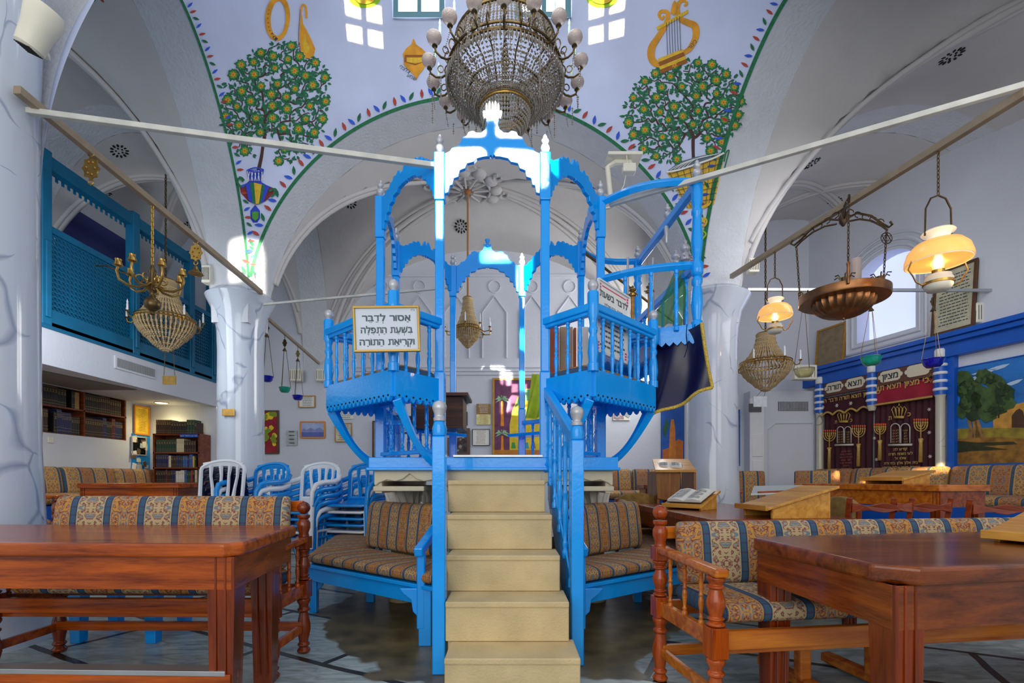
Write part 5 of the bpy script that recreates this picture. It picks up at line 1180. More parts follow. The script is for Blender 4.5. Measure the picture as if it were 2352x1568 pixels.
# oil lamps
def oil_lamp(label, px, zs, r, e):
    q = rodpt(px, RR0, RR1); x, y = q.x, q.y
    o = thing('oil_lamp', label, 'lamp', (x, y, zs)); k = r/.18
    sh = MB(); pr = [(.085,.21),(.092,.20),(.070,.19),(.062,.17),(.062,.155),(.075,.145),(.12,.125),(.165,.075),(.18,.02),(.178,.0)]
    sh.lathe([(a*k, b*k) for a, b in pr]+[(a*k*.97, b*k-.004) for a, b in pr[::-1]], (x, y, zs), 32); s_ = sh.build('glass_shade', opal, o, smooth=60)
    am = MB(); am.lathe([(.182*k, .0),(.181*k,.03*k),(.165*k,.085*k),(.13*k,.125*k)], (x, y, zs+.001), 32); am.build('amber_rim', amber, s_, smooth=60)
    f = MB(); f.lathe([(.03,-.19),(.062,-.185),(.078,-.16),(.08,-.11),(.07,-.10),(.07,-.085),(.045,-.08),(.03,-.07)], (x, y, zs), 24) if k == 1 else f.lathe([(a*k, b*k) for a, b in [(.03,-.19),(.062,-.185),(.078,-.16),(.08,-.11),(.07,-.10),(.07,-.085),(.045,-.08),(.03,-.07)]], (x, y, zs), 24); f.build('oil_font', cream, o, smooth=50)
    b_ = MB(); b_.lathe([(.079*k,-.148*k),(.084*k,-.146*k),(.084*k,-.130*k),(.079*k,-.128*k)], (x, y, zs), 24); b_.lathe([(.032*k,-.075*k),(.036*k,-.05*k),(.026*k,-.04*k)], (x, y, zs), 12); b_.build('burner', brass, o, smooth=50)
    g = MB(); g.lathe([(.028*k,-.04*k),(.04*k,0),(.026*k,.06*k),(.02*k,.16*k),(.021*k,.22*k)], (x, y, zs), 16); g.build('chimney', glass, o, smooth=60)
    fl = MB(); fl.lathe([(.0,-.045*k),(.012*k,-.03*k),(.017*k,-.01*k),(.008*k,.02*k),(0,.045*k)], (x, y, zs), 10); fl.build('flame_bulb', flame, o, smooth=60)
    for s_ in (-1, 1):
        h = MB(); h.tube([(x+s_*.178*k, y, zs+.01*k), (x+s_*.20*k, y, zs-.05*k), (x+s_*.17*k, y, zs-.09*k), (x+s_*.15*k, y, zs-.13*k), (x+s_*.11*k, y, zs-.15*k), (x+s_*.075*k, y, zs-.135*k)], .005, 5)
        h.build('shade_bracket', brass, o, smooth=60)
    h = MB(); h.tube([(x-.09*k, y, zs+.18*k), (x-.085*k, y, zs+.36*k), (x-.05*k, y, zs+.43*k), (x, y, zs+.45*k), (x+.05*k, y, zs+.43*k), (x+.085*k, y, zs+.36*k), (x+.09*k, y, zs+.18*k)], .006, 5); chain(h, (x, y, zs+.45*k), (x, y, q.z-.02), .035, .004); h.build('harp_and_chain', iron, o, smooth=60)
    l = bpy.data.lights.new('oil_lamp_light', 'POINT'); l.energy = e; l.color = (1, .84, .58); l.shadow_soft_size = .02; lo = bpy.data.objects.new('oil_lamp_light', l); C.objects.link(lo); lo.location = (x, y, zs+.01)
    return o
ya = rodpt(2155, RR0, RR1).y; yb2 = rodpt(1780, RR0, RR1).y
oil_lamp('larger lit oil lamp with amber rimmed glass shade under the bronze rod', 2155, 1+(HY-603)/F*ya, .18, 4.5)
oil_lamp('smaller lit oil lamp with white glass shade close to the marble column', 1780, 1+(HY-728)/F*yb2, .155, 4.5)
# copper bowl lamp with scrolled yoke
q = rodpt(1937, RR0, RR1); y = q.y; x = (1937-1176)/F*y; z = 1+(HY-690)/F*y
o = thing('copper_lamp', 'large round copper and brass lamp with fluted bowl and scrolled iron yoke', 'lamp', (x, y, z))
d_ = MB(); d_.lathe([(.20,-.01),(.315,-.01),(.32,0),(.32,.055),(.31,.06),(.30,.05),(.1,.06)], (x, y, z), 48); d_.build('rim_dish', copper, o, smooth=40)
fl = MB(); vs_ = []; ns, nr = 72, 10
for i in range(nr+1):
    t = i/nr; rr = .215*cos(t*pi/2*.97); zz = z-.01-.135*sin(t*pi/2)
    for k in range(ns): a = 2*pi*k/ns; f_ = 1+.06*cos(24*a)*(1-t*.4); vs_.append((x+rr*f_*cos(a), y+rr*f_*sin(a), zz))
fl.add(vs_, [(i*ns+k, i*ns+(k+1) % ns, (i+1)*ns+(k+1) % ns, (i+1)*ns+k) for i in range(nr) for k in range(ns)]); fl.ball((x, y, z-.148), .015); fl.build('fluted_bowl', copper, o, smooth=60)
top_ = Vector((x, y, q.z-.10)); yk = MB(); st_ = MB()
for k, a in enumerate((.05, 2.15, 4.2)):
    e = lambda rr, zz: top_+Vector((cos(a)*rr, sin(a)*rr, zz))
    yk.tube([e(.02,0), e(.12,.05), e(.24,.03), e(.33,-.03), e(.39,-.06), e(.42,-.035), e(.40,-.01)], .009, 5)
    yk.tube([e(.05,-.02), e(.14,.0), e(.24,-.01), e(.33,-.05), e(.38,-.085)], .008, 5)
    for j in range(5):
        cx_ = .06+.065*j; yk.tube([e(cx_+.03*cos(t), .055-.018*j+.024*sin(t)) for t in [i_*pi/4 for i_ in range(7)]], .005, 4)
    bot = Vector((x+cos(a)*.345, y+sin(a)*.345, z+.02)); chain(yk, e(.37,-.09), bot+Vector((0,0,.17)), .035, .004)
    pst = MB(); pst.lathe([(.010,0),(.013,.03),(.009,.05),(.012,.09),(.009,.12),(.014,.15),(.004,.17)], bot, 8); pst.bar(bot+Vector((0,0,.01)), (x+cos(a)*.30, y+sin(a)*.30, z+.03), .02, .015); pst.build('chain_post', copper, o, smooth=50)
    if k == 0:
        c_ = e(.37, -.15)
        for rot in (0, pi/3*1): st_.tube([c_+Vector((.042*cos(rot+pi/2+j*2*pi/3), 0, .042*sin(rot+pi/2+j*2*pi/3))) for j in range(3)], .004, 4, closed=True)
        st_.tube([c_+Vector((.046*cos(t), 0, .046*sin(t))) for t in [j*pi/10 for j in range(20)]], .004, 4, closed=True)
yk.lathe([(.01,-.06),(.03,-.03),(.035,.02),(.02,.05),(.01,.09)], top_, 8); yk.tube([top_+Vector((.015*cos(t), 0, .10+.015*sin(t))) for t in [j*pi/4 for j in range(8)]], .004, 4, closed=True)
yk.build('scrolled_yoke', iron, o, smooth=50); st_.build('star_emblem', iron, o)
for (ax_, ay_) in ((-.14, -.22), (.12, -.24), (.20, .10), (-.22, .12)):
    cw = MB()
    for j in range(6):
        a = j*pi/3; b_ = Vector((x+ax_, y+ay_, z+.055)); cw.tube([b_+Vector((.03*cos(a), .03*sin(a), 0)), b_+Vector((.03*cos(a), .03*sin(a), .03)), b_+Vector((.05*cos(a), .05*sin(a), .06)), b_+Vector((.075*cos(a), .075*sin(a), .05))], .005, 4)
    cw.lathe([(.035,0),(.03,.02),(.032,.04)], (x+ax_, y+ay_, z+.055), 10); cw.build('crown_candle_cup', bronze, o, smooth=50)
gx = x-.01; MB().lathe([(.042,0),(.042,.17),(.038,.17),(.038,.01)], (gx, y-.15, z+.10), 20).build('glass_cylinder', mat('milky_glass', rgb(206, 186, 180), .3, trans=.3), o, smooth=40)
# hanging glass bowls
def glass_bowl(label, pt, zb_, r, m, oil=False):
    x, y, zt_ = pt; o = thing('hanging_glass_bowl', label, 'hanging lamp', (x, y, zb_))
    g = MB(); pr = [(.0,-.055),(.06,-.05),(.085,-.02),(.095,.02),(.10,.035),(.105,.04)]; k = r/.1
    g.lathe([(a*k, b*k) for a, b in pr]+[(a*k*.93, b*k+.004) for a, b in pr[::-1]], (x, y, zb_), 24); g.build('glass_bowl', m, o, smooth=60)
    c = MB(); zc_ = zt_-.22
    for j in range(3): a = j*2*pi/3+.5; c.tube([(x+cos(a)*r, y+sin(a)*r, zb_+.03*k), (x+cos(a)*.02, y+sin(a)*.02, zc_)], .0035, 4)
    c.build('chains', bronze, o)
    h = MB(); h.lathe([(.03,0),(.022,.015),(.012,.03),(.006,.05)], (x, y, zc_), 10)
    h.prism([(.028*cos(2*pi*j/16)*(1+.25*cos(6*2*pi*j/16)), .05*sin(2*pi*j/16)) for j in range(16)], lambda a, b: (x+a, y-.003, zc_+.11+b), lambda a, b: (x+a, y+.003, zc_+.11+b)); h.bar((x, y, zc_+.05), (x, y, zt_), .006, .006); h.build('top_plaque', bronze, o)
for px, py, m, lb in ((613, 870, gblue, 'cobalt blue glass bowl hanging closest to the painted marble column'), (654, 895, ggreen, 'sea green glass bowl hanging between two blue bowls'), (684, 913, gblue, 'cobalt blue glass bowl hanging farthest along the rod by the rear wall')):
    p = rodpt(px, BR0, BR1); glass_bowl(lb, (p.x, p.y, p.z-.02), 1+(HY-py)/F*p.y, .075, m)
for px, py, m, lb in ((1847, 855, gyel, 'clear yellowish glass bowl hanging in front of the brown framed board'), (2001, 828, ggreen, 'sea green glass bowl hanging before the ark cornice'), (2143, 833, gblue, 'cobalt blue glass bowl hanging before the striped ark column')):
    p = rodpt(px, CR0, CR1); glass_bowl(lb, (p.x, p.y, p.z-.02), 1+(HY-py)/F*p.y, .105, m)
# white wall devices
def device(name, label, cat, c, size, m=cream, rz=0, slats=0, axis='x'):
    o = thing(name, label, cat, c, rz); sx, sy, sz = size
    MB().box(-sx/2, sx/2, -sy/2, sy/2, -sz/2, sz/2).build('housing', m, o, world=False, bevel=min(size)*.12, bseg=3)
    if slats:
        s_ = MB()
        for k in range(slats): 
            t = -.38+.76*k/(slats-1)
            if axis == 'x': s_.box(t*sx-.003, t*sx+.003, -sy/2-.002, -sy/2+.002, -sz*.35, sz*.35)
            else: s_.box(-sx*.42, sx*.42, -sy/2-.002, -sy/2+.002, t*sz-.003, t*sz+.003)
        s_.build('vent_slots', blackm, o, world=False)
    return o
o = thing('wall_speaker', 'white cylindrical fixture with slotted end on the near painted column', 'speaker', P(88, 90, 2.55)); c_ = P(90, 62, 2.55)
T = Matrix.Translation(c_) @ Matrix.Rotation(.45, 4, 'Y'); m_ = MB(); m_.lathe([(.0,-.13),(.05,-.13),(.062,-.12),(.07,-.02),(.085,.06),(.07,.10),(0,.10)], (0,0,0), 20, T=T); m_.build('housing', cream, o, smooth=40)
s_ = MB()
for k in range(8): s_.box(-.045, .045, -.035+.01*k-.002, -.035+.01*k+.002, -.133, -.129, T=T)
s_.build('slots', blackm, o); MB().bar(c_+Vector((-.05,0,.02)), c_+Vector((-.2,.25,.06)), .03, .03).build('bracket', cream, o)
for (px, py, d, sz, lb) in ((478, 632, 5.50, (.10, .10, .20), 'small white speaker under the brass bell by the painted column'), (1728, 612, 5.5, (.12, .10, .16), 'small white speaker on the far marble column capital'), (1612, 592, 5.56, (.10, .08, .22), 'white slotted speaker box behind the turned blue post'), (2248, 722, 5.75, (.20, .16, .24), 'white slotted speaker box standing on the blue ark cornice'), (1846, 856, 7.3, (.34, .12, .22), 'small white vented box at the end of the blue cornice')):
    device('wall_speaker', lb, 'speaker', P(px, py, d), sz, cream, slats=6)
for (px, lb) in ((681, 'cream slotted fan box on the rear wall closest to the glass bowls'), (741, 'cream slotted fan box on the rear wall closest to the blue balcony')):
    device('fan_box', lb, 'fan', P(px, 862, 7.9), (.19, .12, .20), cream, slats=5)
o = thing('projector_lamp', 'white floodlight with cable fixed behind the blue arches', 'floodlight', P(1430, 385, 4.5)); c_ = P(1430, 372, 4.5)
MB().box(c_.x-.15, c_.x+.17, 4.42, 4.62, c_.z+.02, c_.z+.05).build('plate', cream, o, bevel=.006)
MB().tube([c_+Vector((-.11, 0, -.34)), c_+Vector((-.14, 0, -.05)), c_+Vector((-.07, 0, .0)), c_+Vector((.07, 0, 0)), c_+Vector((.10, 0, -.08))], .025, 8).build('bent_tube', cream, o, smooth=60)
MB().box(c_.x-.02, c_.x+.10, 4.38, 4.46, c_.z-.16, c_.z-.08).build('plug_box', cream, o, bevel=.012)
MB().tube([c_+Vector((.02,-.06,.05)), c_+Vector((.03,-.07,-.08)), c_+Vector((.0,-.05,-.25)), c_+Vector((-.08,-.02,-.38))], .005, 5).build('cable', cream, o)
MB().tube([c_+Vector((-.16+.1*cos(t), 0, -.38+.05*sin(t))) for t in [j*pi/8 for j in range(16)]], .012, 6, closed=True).build('lower_ring', cream, o, smooth=60)
# ================================================================ GALLERY, BOOKS, PICTURES, ARK
# blue lattice screen of the gallery
o = thing('lattice_screen', 'tall teal blue wooden lattice screen of the upper gallery', 'lattice screen', (-4.9, 5.8, 2.66))
ya0, yb0 = 3.6, 7.96; xg = -4.93
m_ = MB(); m_.box(xg-.04, xg+.05, ya0, yb0, 2.60, 2.80); m_.box(xg-.05, xg+.065, ya0, yb0, 2.58, 2.62); m_.build('bottom_beam', teal, o, bevel=.006)
MB().box(xg-.03, xg+.04, ya0, yb0, 3.62, 3.69).build('lattice_rail', teal, o, bevel=.004)
m_ = MB(); m_.box(xg-.05, xg+.05, ya0, yb0, 4.28, 4.42)
for k in range(60): m_.box(xg-.06, xg-.05, ya0+.02+k*.072, ya0+.055+k*.072, 4.24, 4.30)
m_.build('top_beam', teal, o, bevel=.004)
posts = [3.85, 5.07, 6.28, 7.38, 7.92]
for y in posts:
    m_ = MB(); m_.box(xg-.05, xg+.06, y-.055, y+.055, 2.62, 4.46); m_.box(xg+.05, xg+.08, y-.03, y+.03, 2.70, 3.5); m_.build('post', teal, o, bevel=.008)
for a, b in zip(posts[:-1], posts[1:]):
    a, b = a+.05, b-.05; z0_, z1_ = 2.80, 3.62; L = b-a; H = z1_-z0_
    m_ = MB()
    for sgn in (1, -1):
        n_ = int((L+H)/.05)
        for k in range(n_):
            c0 = k*.05       # line: t - z*sgn... clipped to the rectangle
            if sgn > 0: p0 = (max(0, c0-H), min(H, c0)); p1 = (min(L, c0), max(0, c0-L))
            else: p0 = (max(0, c0-H), H-min(H, c0)); p1 = (min(L, c0), H-max(0, c0-L))
            if abs(p0[0]-p1[0]) < .01: continue
            m_.bar((xg+.008*sgn, a+p0[0], z0_+p0[1]), (xg+.008*sgn, a+p1[0], z0_+p1[1]), .010, .014, up=(1,0,0))
    k = 0
    while z0_+k*.05 < z1_: m_.box(xg+.012, xg+.02, a, b, z0_+k*.05, z0_+k*.05+.012); k += 1
    m_.build('lattice_panel', teal, o)
struct(MB().box(-6.0, -5.98, 3.0, 8.0, 2.5, 4.7), 'wall_gallery_inner', mat('gallery_blue_wall', rgb(56, 66, 130), .8, var=.3, vscale=1))
# air grille in the fascia and downlights
o = thing('air_grille', 'long white ventilation grille in the wall below the lattice gallery', 'vent', (-4.87, 6.4, 2.4))
y0_, y1_ = 4.88/(1176-262)*F*1.0, 4.88/(1176-355)*F
MB().box(-4.885, -4.865, y0_, y1_, 2.36, 2.52).build('frame', plaster, o, bevel=.003)
m_ = MB()
for k in range(34): t = y0_+.03+(y1_-y0_-.06)*k/33; m_.box(-4.866, -4.861, t, t+.008, 2.385, 2.495)
m_.build('louvres', mat('grille_grey', rgb(120, 122, 120), .6), o)
for k, (px, py) in enumerate(((60, 842), (371, 925))):
    d = (2.215-1)*F/(HY-py); x = (px-1176)/F*d
    o = thing('downlight', ('round recessed downlight glowing above the bookshelf recess', 'round recessed downlight glowing above the free standing bookcase')[k], 'light', (x, d, 2.21))
    MB().lathe([(.085,.0),(.10,-.004),(.10,.006),(.085,.008)], (x, d, 2.212), 24).build('rim', brass, o, smooth=50); MB().lathe([(0,0),(.085,0),(.085,.004),(0,.004)], (x, d, 2.210), 24).build('lens', downl, o)
    l = bpy.data.lights.new('downlight_light', 'SPOT'); l.energy = 22; l.color = (1, .82, .42); l.spot_size = 2.6; l.spot_blend = 1; l.shadow_soft_size = .06; lo = bpy.data.objects.new('downlight_light', l); C.objects.link(lo); lo.location = (x, d, 2.19)
# books
bm_cols = {'black': (30, 27, 28), 'dark brown': (52, 30, 22), 'maroon': (98, 22, 28), 'navy': (24, 34, 84), 'green': (26, 62, 42), 'tan': (168, 124, 70), 'cream': (214, 202, 168), 'blue': (44, 92, 160), 'red': (170, 34, 34), 'yellow': (216, 186, 60), 'white': (216, 214, 206)}
goldink = mat('gold_stamping', rgb(186, 156, 92), .45, metal=.1)
protos = {}
def book_proto(col):
    m = mat('book_'+col.replace(' ', '_'), rgb(*bm_cols[col]), .5, var=.1); b = MB()      # unit book: spine faces -y, 1 tall, .2 thick
    b.box(-.1, .1, 0, .62, 0, 1, 0); b.box(-.085, .085, .02, .63, .015, 1.003, 1)
    sp = [(-.1,.0),(-.07,-.018),(0,-.026),(.07,-.018),(.1,0)]
    b.prism(sp, lambda x, y: (x, y, 0), lambda x, y: (x, y, 1))
    for z in (.10, .24, .66, .80, .90): b.box(-.075, .075, -.0285, -.01, z, z+.012, 2)
    for k in range(3): b.box(-.045+.012*(k % 2), .045-.01*(k % 3), -.030, -.01, .70+.03*k, .715+.03*k, 2)
    o = b.build('book', [m, paper, goldink]); return o
def place_book(col, loc, rz, h, th, label, group, lean=0, dep=1.0, ry=None):
    if col not in protos: o = protos[col] = book_proto(col)
    else: o = protos[col].copy(); C.objects.link(o)
    o.location = loc; o.rotation_euler = (0, lean if ry is None else ry, rz); o.scale = (th/.2, dep*.27, h)
    return tag(o, label, 'book', group)
random.seed(11)
ROW = lambda cols, n, w: None
def fill_row(f, L, hmin, hmax, cols, where, gname, rz, runs=True, flat=False, gap=.0):
    """f(t) -> location at distance t along the shelf"""
    t = .01; col = random.choice(cols); left = random.randint(3, 8); h = random.uniform(hmin, hmax); th = random.uniform(.026, .042)
    while t+th < L-.01:
        if left <= 0:
            col = random.choice(cols); left = random.randint(1, 6) if runs else random.randint(1, 2); h = random.uniform(hmin, hmax); th = random.uniform(.022, .044)
            if random.random() < gap: t += .08
        place_book(col, f(t+th/2), rz, h, th*.96, '%s gilt book on %s' % (col, where), '%s, %s books' % (gname, col))
        t += th; left -= 1
dk = ['black', 'dark brown', 'maroon', 'black', 'navy', 'dark brown', 'tan']
o = thing('wall_bookcase', 'dark built-in bookcase packed with books in the recess below the gallery', 'bookcase', (-6.1, 6.2, 1.6))
ys = [5.05, 5.98, 6.78, 7.50]
fr = MB(); fr.box(-6.25, -6.0, 4.2, 7.52, 1.60, 1.615); fr.box(-6.25, -6.0, 4.2, 7.52, 2.28, 2.30); fr.box(-6.25, -6.24, 4.2, 7.52, 1.6, 2.3); fr.build('carcass', dwood, o)
for y in ys: MB().box(-6.25, -5.995, y-.012, y+.012, 1.60, 2.30).build('upright', shelfw, o)
MB().box(-6.25, -5.995, 4.2, 7.52, 1.945, 1.965).build('shelf', shelfw, o)
MB().box(-6.25, -5.995, 4.2, 5.98, 1.745, 1.76).build('shelf', shelfw, o) if False else None
RZ = pi/2      # spine (-y) turned to +x
names = ['near', 'middle', 'far']
bays = [(5.07, 5.96), (6.0, 6.76), (6.80, 7.48)]
for k, (a, b) in enumerate(bays):
    w1 = ('upper shelf of the recess, bay nearest the painted column', 'upper shelf of the recess, middle bay', 'upper shelf of the recess, bay beside the gilt frame')[k]
    fill_row(lambda t: (-6.02, a+t, 1.966), b-a, .22, .29, dk, w1, w1, RZ, gap=.1)
    w2 = w1.replace('upper', 'lower')
    fill_row(lambda t: (-6.02, a+t, 1.616), b-a, .24, .31, dk[:6], w2, w2, RZ, gap=.1)
fill_row(lambda t: (-6.02, 4.5+t, 1.966), .5, .22, .28, dk, 'the upper shelf hidden partly by the painted column', 'upper shelf end', RZ)
fill_row(lambda t: (-6.02, 4.5+t, 1.616), .5, .22, .28, dk, 'the lower shelf hidden partly by the painted column', 'lower shelf end', RZ)
# free standing bookcase against the rear wall
xb0, xb1 = -5.72, -4.98; yb_ = 7.70
o = thing('bookcase', 'free standing brown bookcase full of coloured books against the rear wall', 'bookcase', (-5.35, 7.85, .2))
m_ = MB(); m_.box(xb0, xb1, 7.96, 7.99, .2, 1.72); m_.box(xb0, xb1, yb_, 7.98, 1.70, 1.725); m_.box(xb0, xb1, yb_, 7.98, .2, .30); m_.build('carcass', shelfw, o)
for x in (xb0, xb1-.02): MB().box(x, x+.022, yb_, 7.98, .2, 1.72).build('side_panel', shelfw, o)
zs = [.95, 1.19, 1.43]
for z in [.70]+zs: MB().box(xb0, xb1, yb_, 7.98, z-.022, z).build('shelf', shelfw, o)
MB().box(xb0, xb1, yb_-.02, yb_, .30, .66).build('cupboard_front', shelfw, o, bevel=.004)
mixc = ['maroon', 'green', 'black', 'cream', 'blue', 'red', 'yellow', 'dark brown', 'navy', 'white']
for k, (z, h0_, h1_) in enumerate(((.70, .17, .215), (.95, .17, .20), (1.19, .17, .205), (1.43, .17, .215), (1.725, .17, .23))):
    w_ = ('the lowest shelf of the free standing bookcase', 'the second shelf of the free standing bookcase', 'the third shelf of the free standing bookcase', 'the highest inner shelf of the free standing bookcase', 'top of the free standing bookcase')[k]
    fill_row(lambda t: (xb0+.025+t, yb_+.02, z), xb1-xb0-.05, h0_, h1_, mixc if k in (0, 1, 2) else mixc[:4]+['dark brown', 'black', 'green'], w_, w_, 0, runs=k > 2)
o = MB().box(-5.28, -5.0, 7.69, 7.70, 1.665, 1.715).build('shelf_sign', blued); tag(o, 'small blue label strip with writing on the free standing bookcase edge', 'sign')
text(heb('ספרי קודש להחזיר למקום'), .026, Matrix.Translation((-5.14, 7.688, 1.68)) @ Matrix.Scale(-1, 4, (0,1,0)), paper, 'lettering', o)
# ---- framed pictures
def T_back(x, z, y=7.985): return Matrix(((1,0,0,x),(0,-1,0,y),(0,0,1,z),(0,0,0,1)))
def framed(label, T, w_, h_, fm, content, fw=.025, th=.02, name='framed_picture', cat='picture', bg_=paper, mat_=None):
    o = thing(name, label, cat, T @ Vector((0, 0, 0)))
    f = MB()
    for (a, b, c, d) in ((-w_/2, w_/2, h_/2-fw, h_/2), (-w_/2, w_/2, -h_/2, -h_/2+fw), (-w_/2, -w_/2+fw, -h_/2+fw, h_/2-fw), (w_/2-fw, w_/2, -h_/2+fw, h_/2-fw)): f.box(a, b, 0, th, c, d, T=T)
    if fm: f.build('frame', fm, o, bevel=.003)
    MB().box(-w_/2+.002, w_/2-.002, .001, th*.5, -h_/2+.002, h_/2-.002, T=T).build('sheet', bg_, o)
    if content: content(o, T, w_-2*fw, h_-2*fw, th*.5+.001)
    return o
def lines(col=ink, n=10, wd=.75, th=.35):
    def f(o, T, w_, h_, y):
        m_ = MB(); r = random.Random(5)
        for k in range(n):
            z = h_*.40-h_*.8*k/(n-1); a = -w_*wd/2*(r.uniform(.7, 1)); b = w_*wd/2*(r.uniform(.85, 1)); x = a
            while x < b:
                l = w_*r.uniform(.04, .12); m_.box(x, min(b, x+l), y, y+.001, z, z+h_*.8/n*th, T=T); x += l+w_*.025
        m_.build('writing', col, o)
    return f
def blobs(cols, n=14, seed=3, smin=.1, smax=.3):
    def f(o, T, w_, h_, y):
        r = random.Random(seed)
        for i, c in enumerate(cols):
            m_ = MB()
            for k in range(n):
                x, z, s = r.uniform(-.5, .5)*w_*.9, r.uniform(-.5, .5)*h_*.9, r.uniform(smin, smax)*w_
                pl = [(x+s*cos(2*pi*j/9)*r.uniform(.5, 1.1), z+s*sin(2*pi*j/9)*r.uniform(.5, 1.1)) for j in range(9)]
                pl = [(max(-w_/2, min(w_/2, a)), max(-h_/2, min(h_/2, b))) for a, b in pl]
                m_.prism(pl, lambda a, b: T @ Vector((a, y+.0004*(i*n+k), b)), lambda a, b: T @ Vector((a, y+.0004*(i*n+k)+.0003, b)))
            m_.build('painted_shapes', c, o)
    return f
def pc(n, c, v=.2): return mat('paint_'+n, rgb(*c), .7, var=v, vscale=12)
def bpic(px0, py0, px1, py1, *a, **k):
    p0, p1 = P(px0, py0, 7.98), P(px1, py1, 7.98); k.setdefault('y', None); k.pop('y')
    return framed(a[0], T_back((p0.x+p1.x)/2, (p0.z+p1.z)/2), p1.x-p0.x, p0.z-p1.z, *a[1:], **k)
blackf = mat('black_frame', rgb(40, 34, 32), .4); brownf = mat('brown_frame', rgb(88, 56, 34), .4, var=.2)
bpic(590, 942, 641, 1042, 'tall colourful yellow and red still life painting beside the marble column', brownf, blobs([pc('crimson', (150, 20, 40)), pc('egg_yellow', (236, 200, 40)), pc('lime', (130, 150, 30))], 9, 4), bg_=pc('crimson', (150, 20, 40)))
bpic(686, 908, 724, 936, 'small gold framed certificate above the blue landscape picture', goldf, lines(ink, 6), fw=.015)
def seascape(o, T, w_, h_, y):
    MB().box(-w_/2, w_/2, y, y+.001, -h_/2, -h_*.18, T=T).build('painted_water', pc('violet_water', (86, 100, 170)), o)
    pl = [(-w_*.5,-h_*.18),(-w_*.4,h_*.1),(-w_*.28,-h_*.02),(-w_*.1,h_*.12),(w_*.1,0),(w_*.3,h_*.16),(w_*.5,-h_*.05),(w_*.5,-h_*.18)]
    MB().prism(pl, lambda a, b: T @ Vector((a, y, b)), lambda a, b: T @ Vector((a, y+.001, b))).build('painted_hills', pc('violet_hill', (130, 140, 190)), o)
bpic(690, 967, 747, 1006, 'blue hill landscape in orange frame on the rear wall', mat('orange_frame', rgb(216, 136, 40), .5), seascape, fw=.02, bg_=pc('pale_sky', (166, 178, 216)))
bpic(657, 988, 683, 1023, 'small grey photograph sheet hanging low near the marble column', None, lines(ink, 4, .6, .4), bg_=pc('grey_sheet', (176, 184, 182)), fw=.01)
bpic(770, 971, 808, 1015, 'thin gold framed document beside the blue balcony bracket', goldf, lines(ochre_d, 9), fw=.012, bg_=pc('aged_paper', (206, 200, 176)))
bpic(777, 944, 812, 962, 'small white paper note over the gold framed document', None, lines(ink, 4), fw=.01)
bpic(856, 966, 884, 1052, 'dark framed mirror with pale glass behind blue balusters', brownf, None, bg_=pc('mirror_grey', (150, 156, 160)))
# brass plaques and documents seen under the arches
bpic(1094, 927, 1127, 951, 'brown engraved plaque with white writing left of the palm painting', None, lines(paper, 6), bg_=pc('tan_plaque', (156, 118, 66)), fw=.01)
bpic(1094, 951, 1127, 975, 'pale yellow engraved plaque directly below the brown plaque', None, lines(ochre_d, 6, .7, .2), bg_=pc('pale_plaque', (226, 214, 150)), fw=.01)
bpic(1085, 985, 1125, 1023, 'thin black framed certificate on cream paper below the plaques', blackf, lines(ochre_d, 10, .6, .25), fw=.008, bg_=paper)
bpic(1028, 983, 1079, 1046, 'brown framed silver relief picture low on the rear wall', brownf, blobs([pc('silver_relief', (150, 140, 130)), pc('umber', (60, 40, 36))], 10, 6, .08, .2), fw=.045, bg_=blackf)
bpic(1052, 945, 1074, 977, 'dark plaque with orange top under the half round fan picture', None, lines(paper, 4), bg_=pc('dark_plaque', (52, 56, 62)), fw=.01)
o = thing('fan_picture', 'half round painted fan shaped plaque above the dark plaque', 'plaque', P(1062, 920, 7.97)); c_ = P(1052, 914, 7.97)
MB().prism([(.2*cos(-pi*j/14), .14*sin(-pi*j/14)) for j in range(15)], lambda a, b: (c_.x+a, 7.95, c_.z+b), lambda a, b: (c_.x+a, 7.98, c_.z+b)).build('board', paper, o)
MB().tube([(c_.x+.2*cos(-pi*j/14), 7.95, c_.z+.14*sin(-pi*j/14)) for j in range(15)]+[(c_.x-.2, 7.95, c_.z)], .010, 5).build('border', blackf, o)
# palm and arch painting
def palm(o, T, w_, h_, y):
    k_ = lambda dy=0: (lambda a, b: T @ Vector((a*w_, y+dy, b*h_)))
    def pl(pts, m, n='painted_shape', d=0): MB().prism(pts, k_(d), k_(d+.001)).build(n, m, o)
    pl([(-.18,-.5),(-.18,-.1),(-.12,.1),(0,.28),(.16,.38),(.5,.40),(.5,-.5)], pc('gold_field', (226, 196, 40)), 'painted_arch', 0)
    pl([(-.08,.12),(.02,.27),(.16,.37),(.5,.39),(.5,.24),(.1,.22)], pc('arch_green', (90, 150, 110)), 'painted_sky', .001)
    for x in (-.34,):
        for z0_, z1_ in ((-.5, -.25), (-.12, .22)): pl([(x-.03, z0_), (x+.04, z0_), (x+.025, z1_), (x-.015, z1_)], pc('trunk_orange', (232, 140, 24)), 'painted_trunk', .001)
        for zc_ in (-.22, .24):
            for j in range(7):
                a = -.4+j*(pi+.8)/6; L = .16; c, s = cos(a), sin(a)*.45
                pl([(x, zc_), (x+c*L*.5-s*.05, zc_+s*L*.5+.02+c*.0), (x+c*L, zc_+s*L-.02), (x+c*L*.5, zc_+s*L*.5-.012)], pc('palm_green', (150, 196, 150)), 'painted_frond', .002)
    for j, c in enumerate(((60, 160, 80), (236, 120, 90), (60, 160, 160), (150, 90, 60))):
        x = -.10+.14*j; pl([(x-.05,-.42),(x+.05,-.42),(x+.03,-.34),(x-.03,-.34)], pc('robe%d' % j, c), 'painted_figure', .002)
    pl([(-.5,-.5),(.5,-.5),(.5,-.44),(-.5,-.44)], pc('earth', (190, 120, 40)), 'painted_ground', .0015)
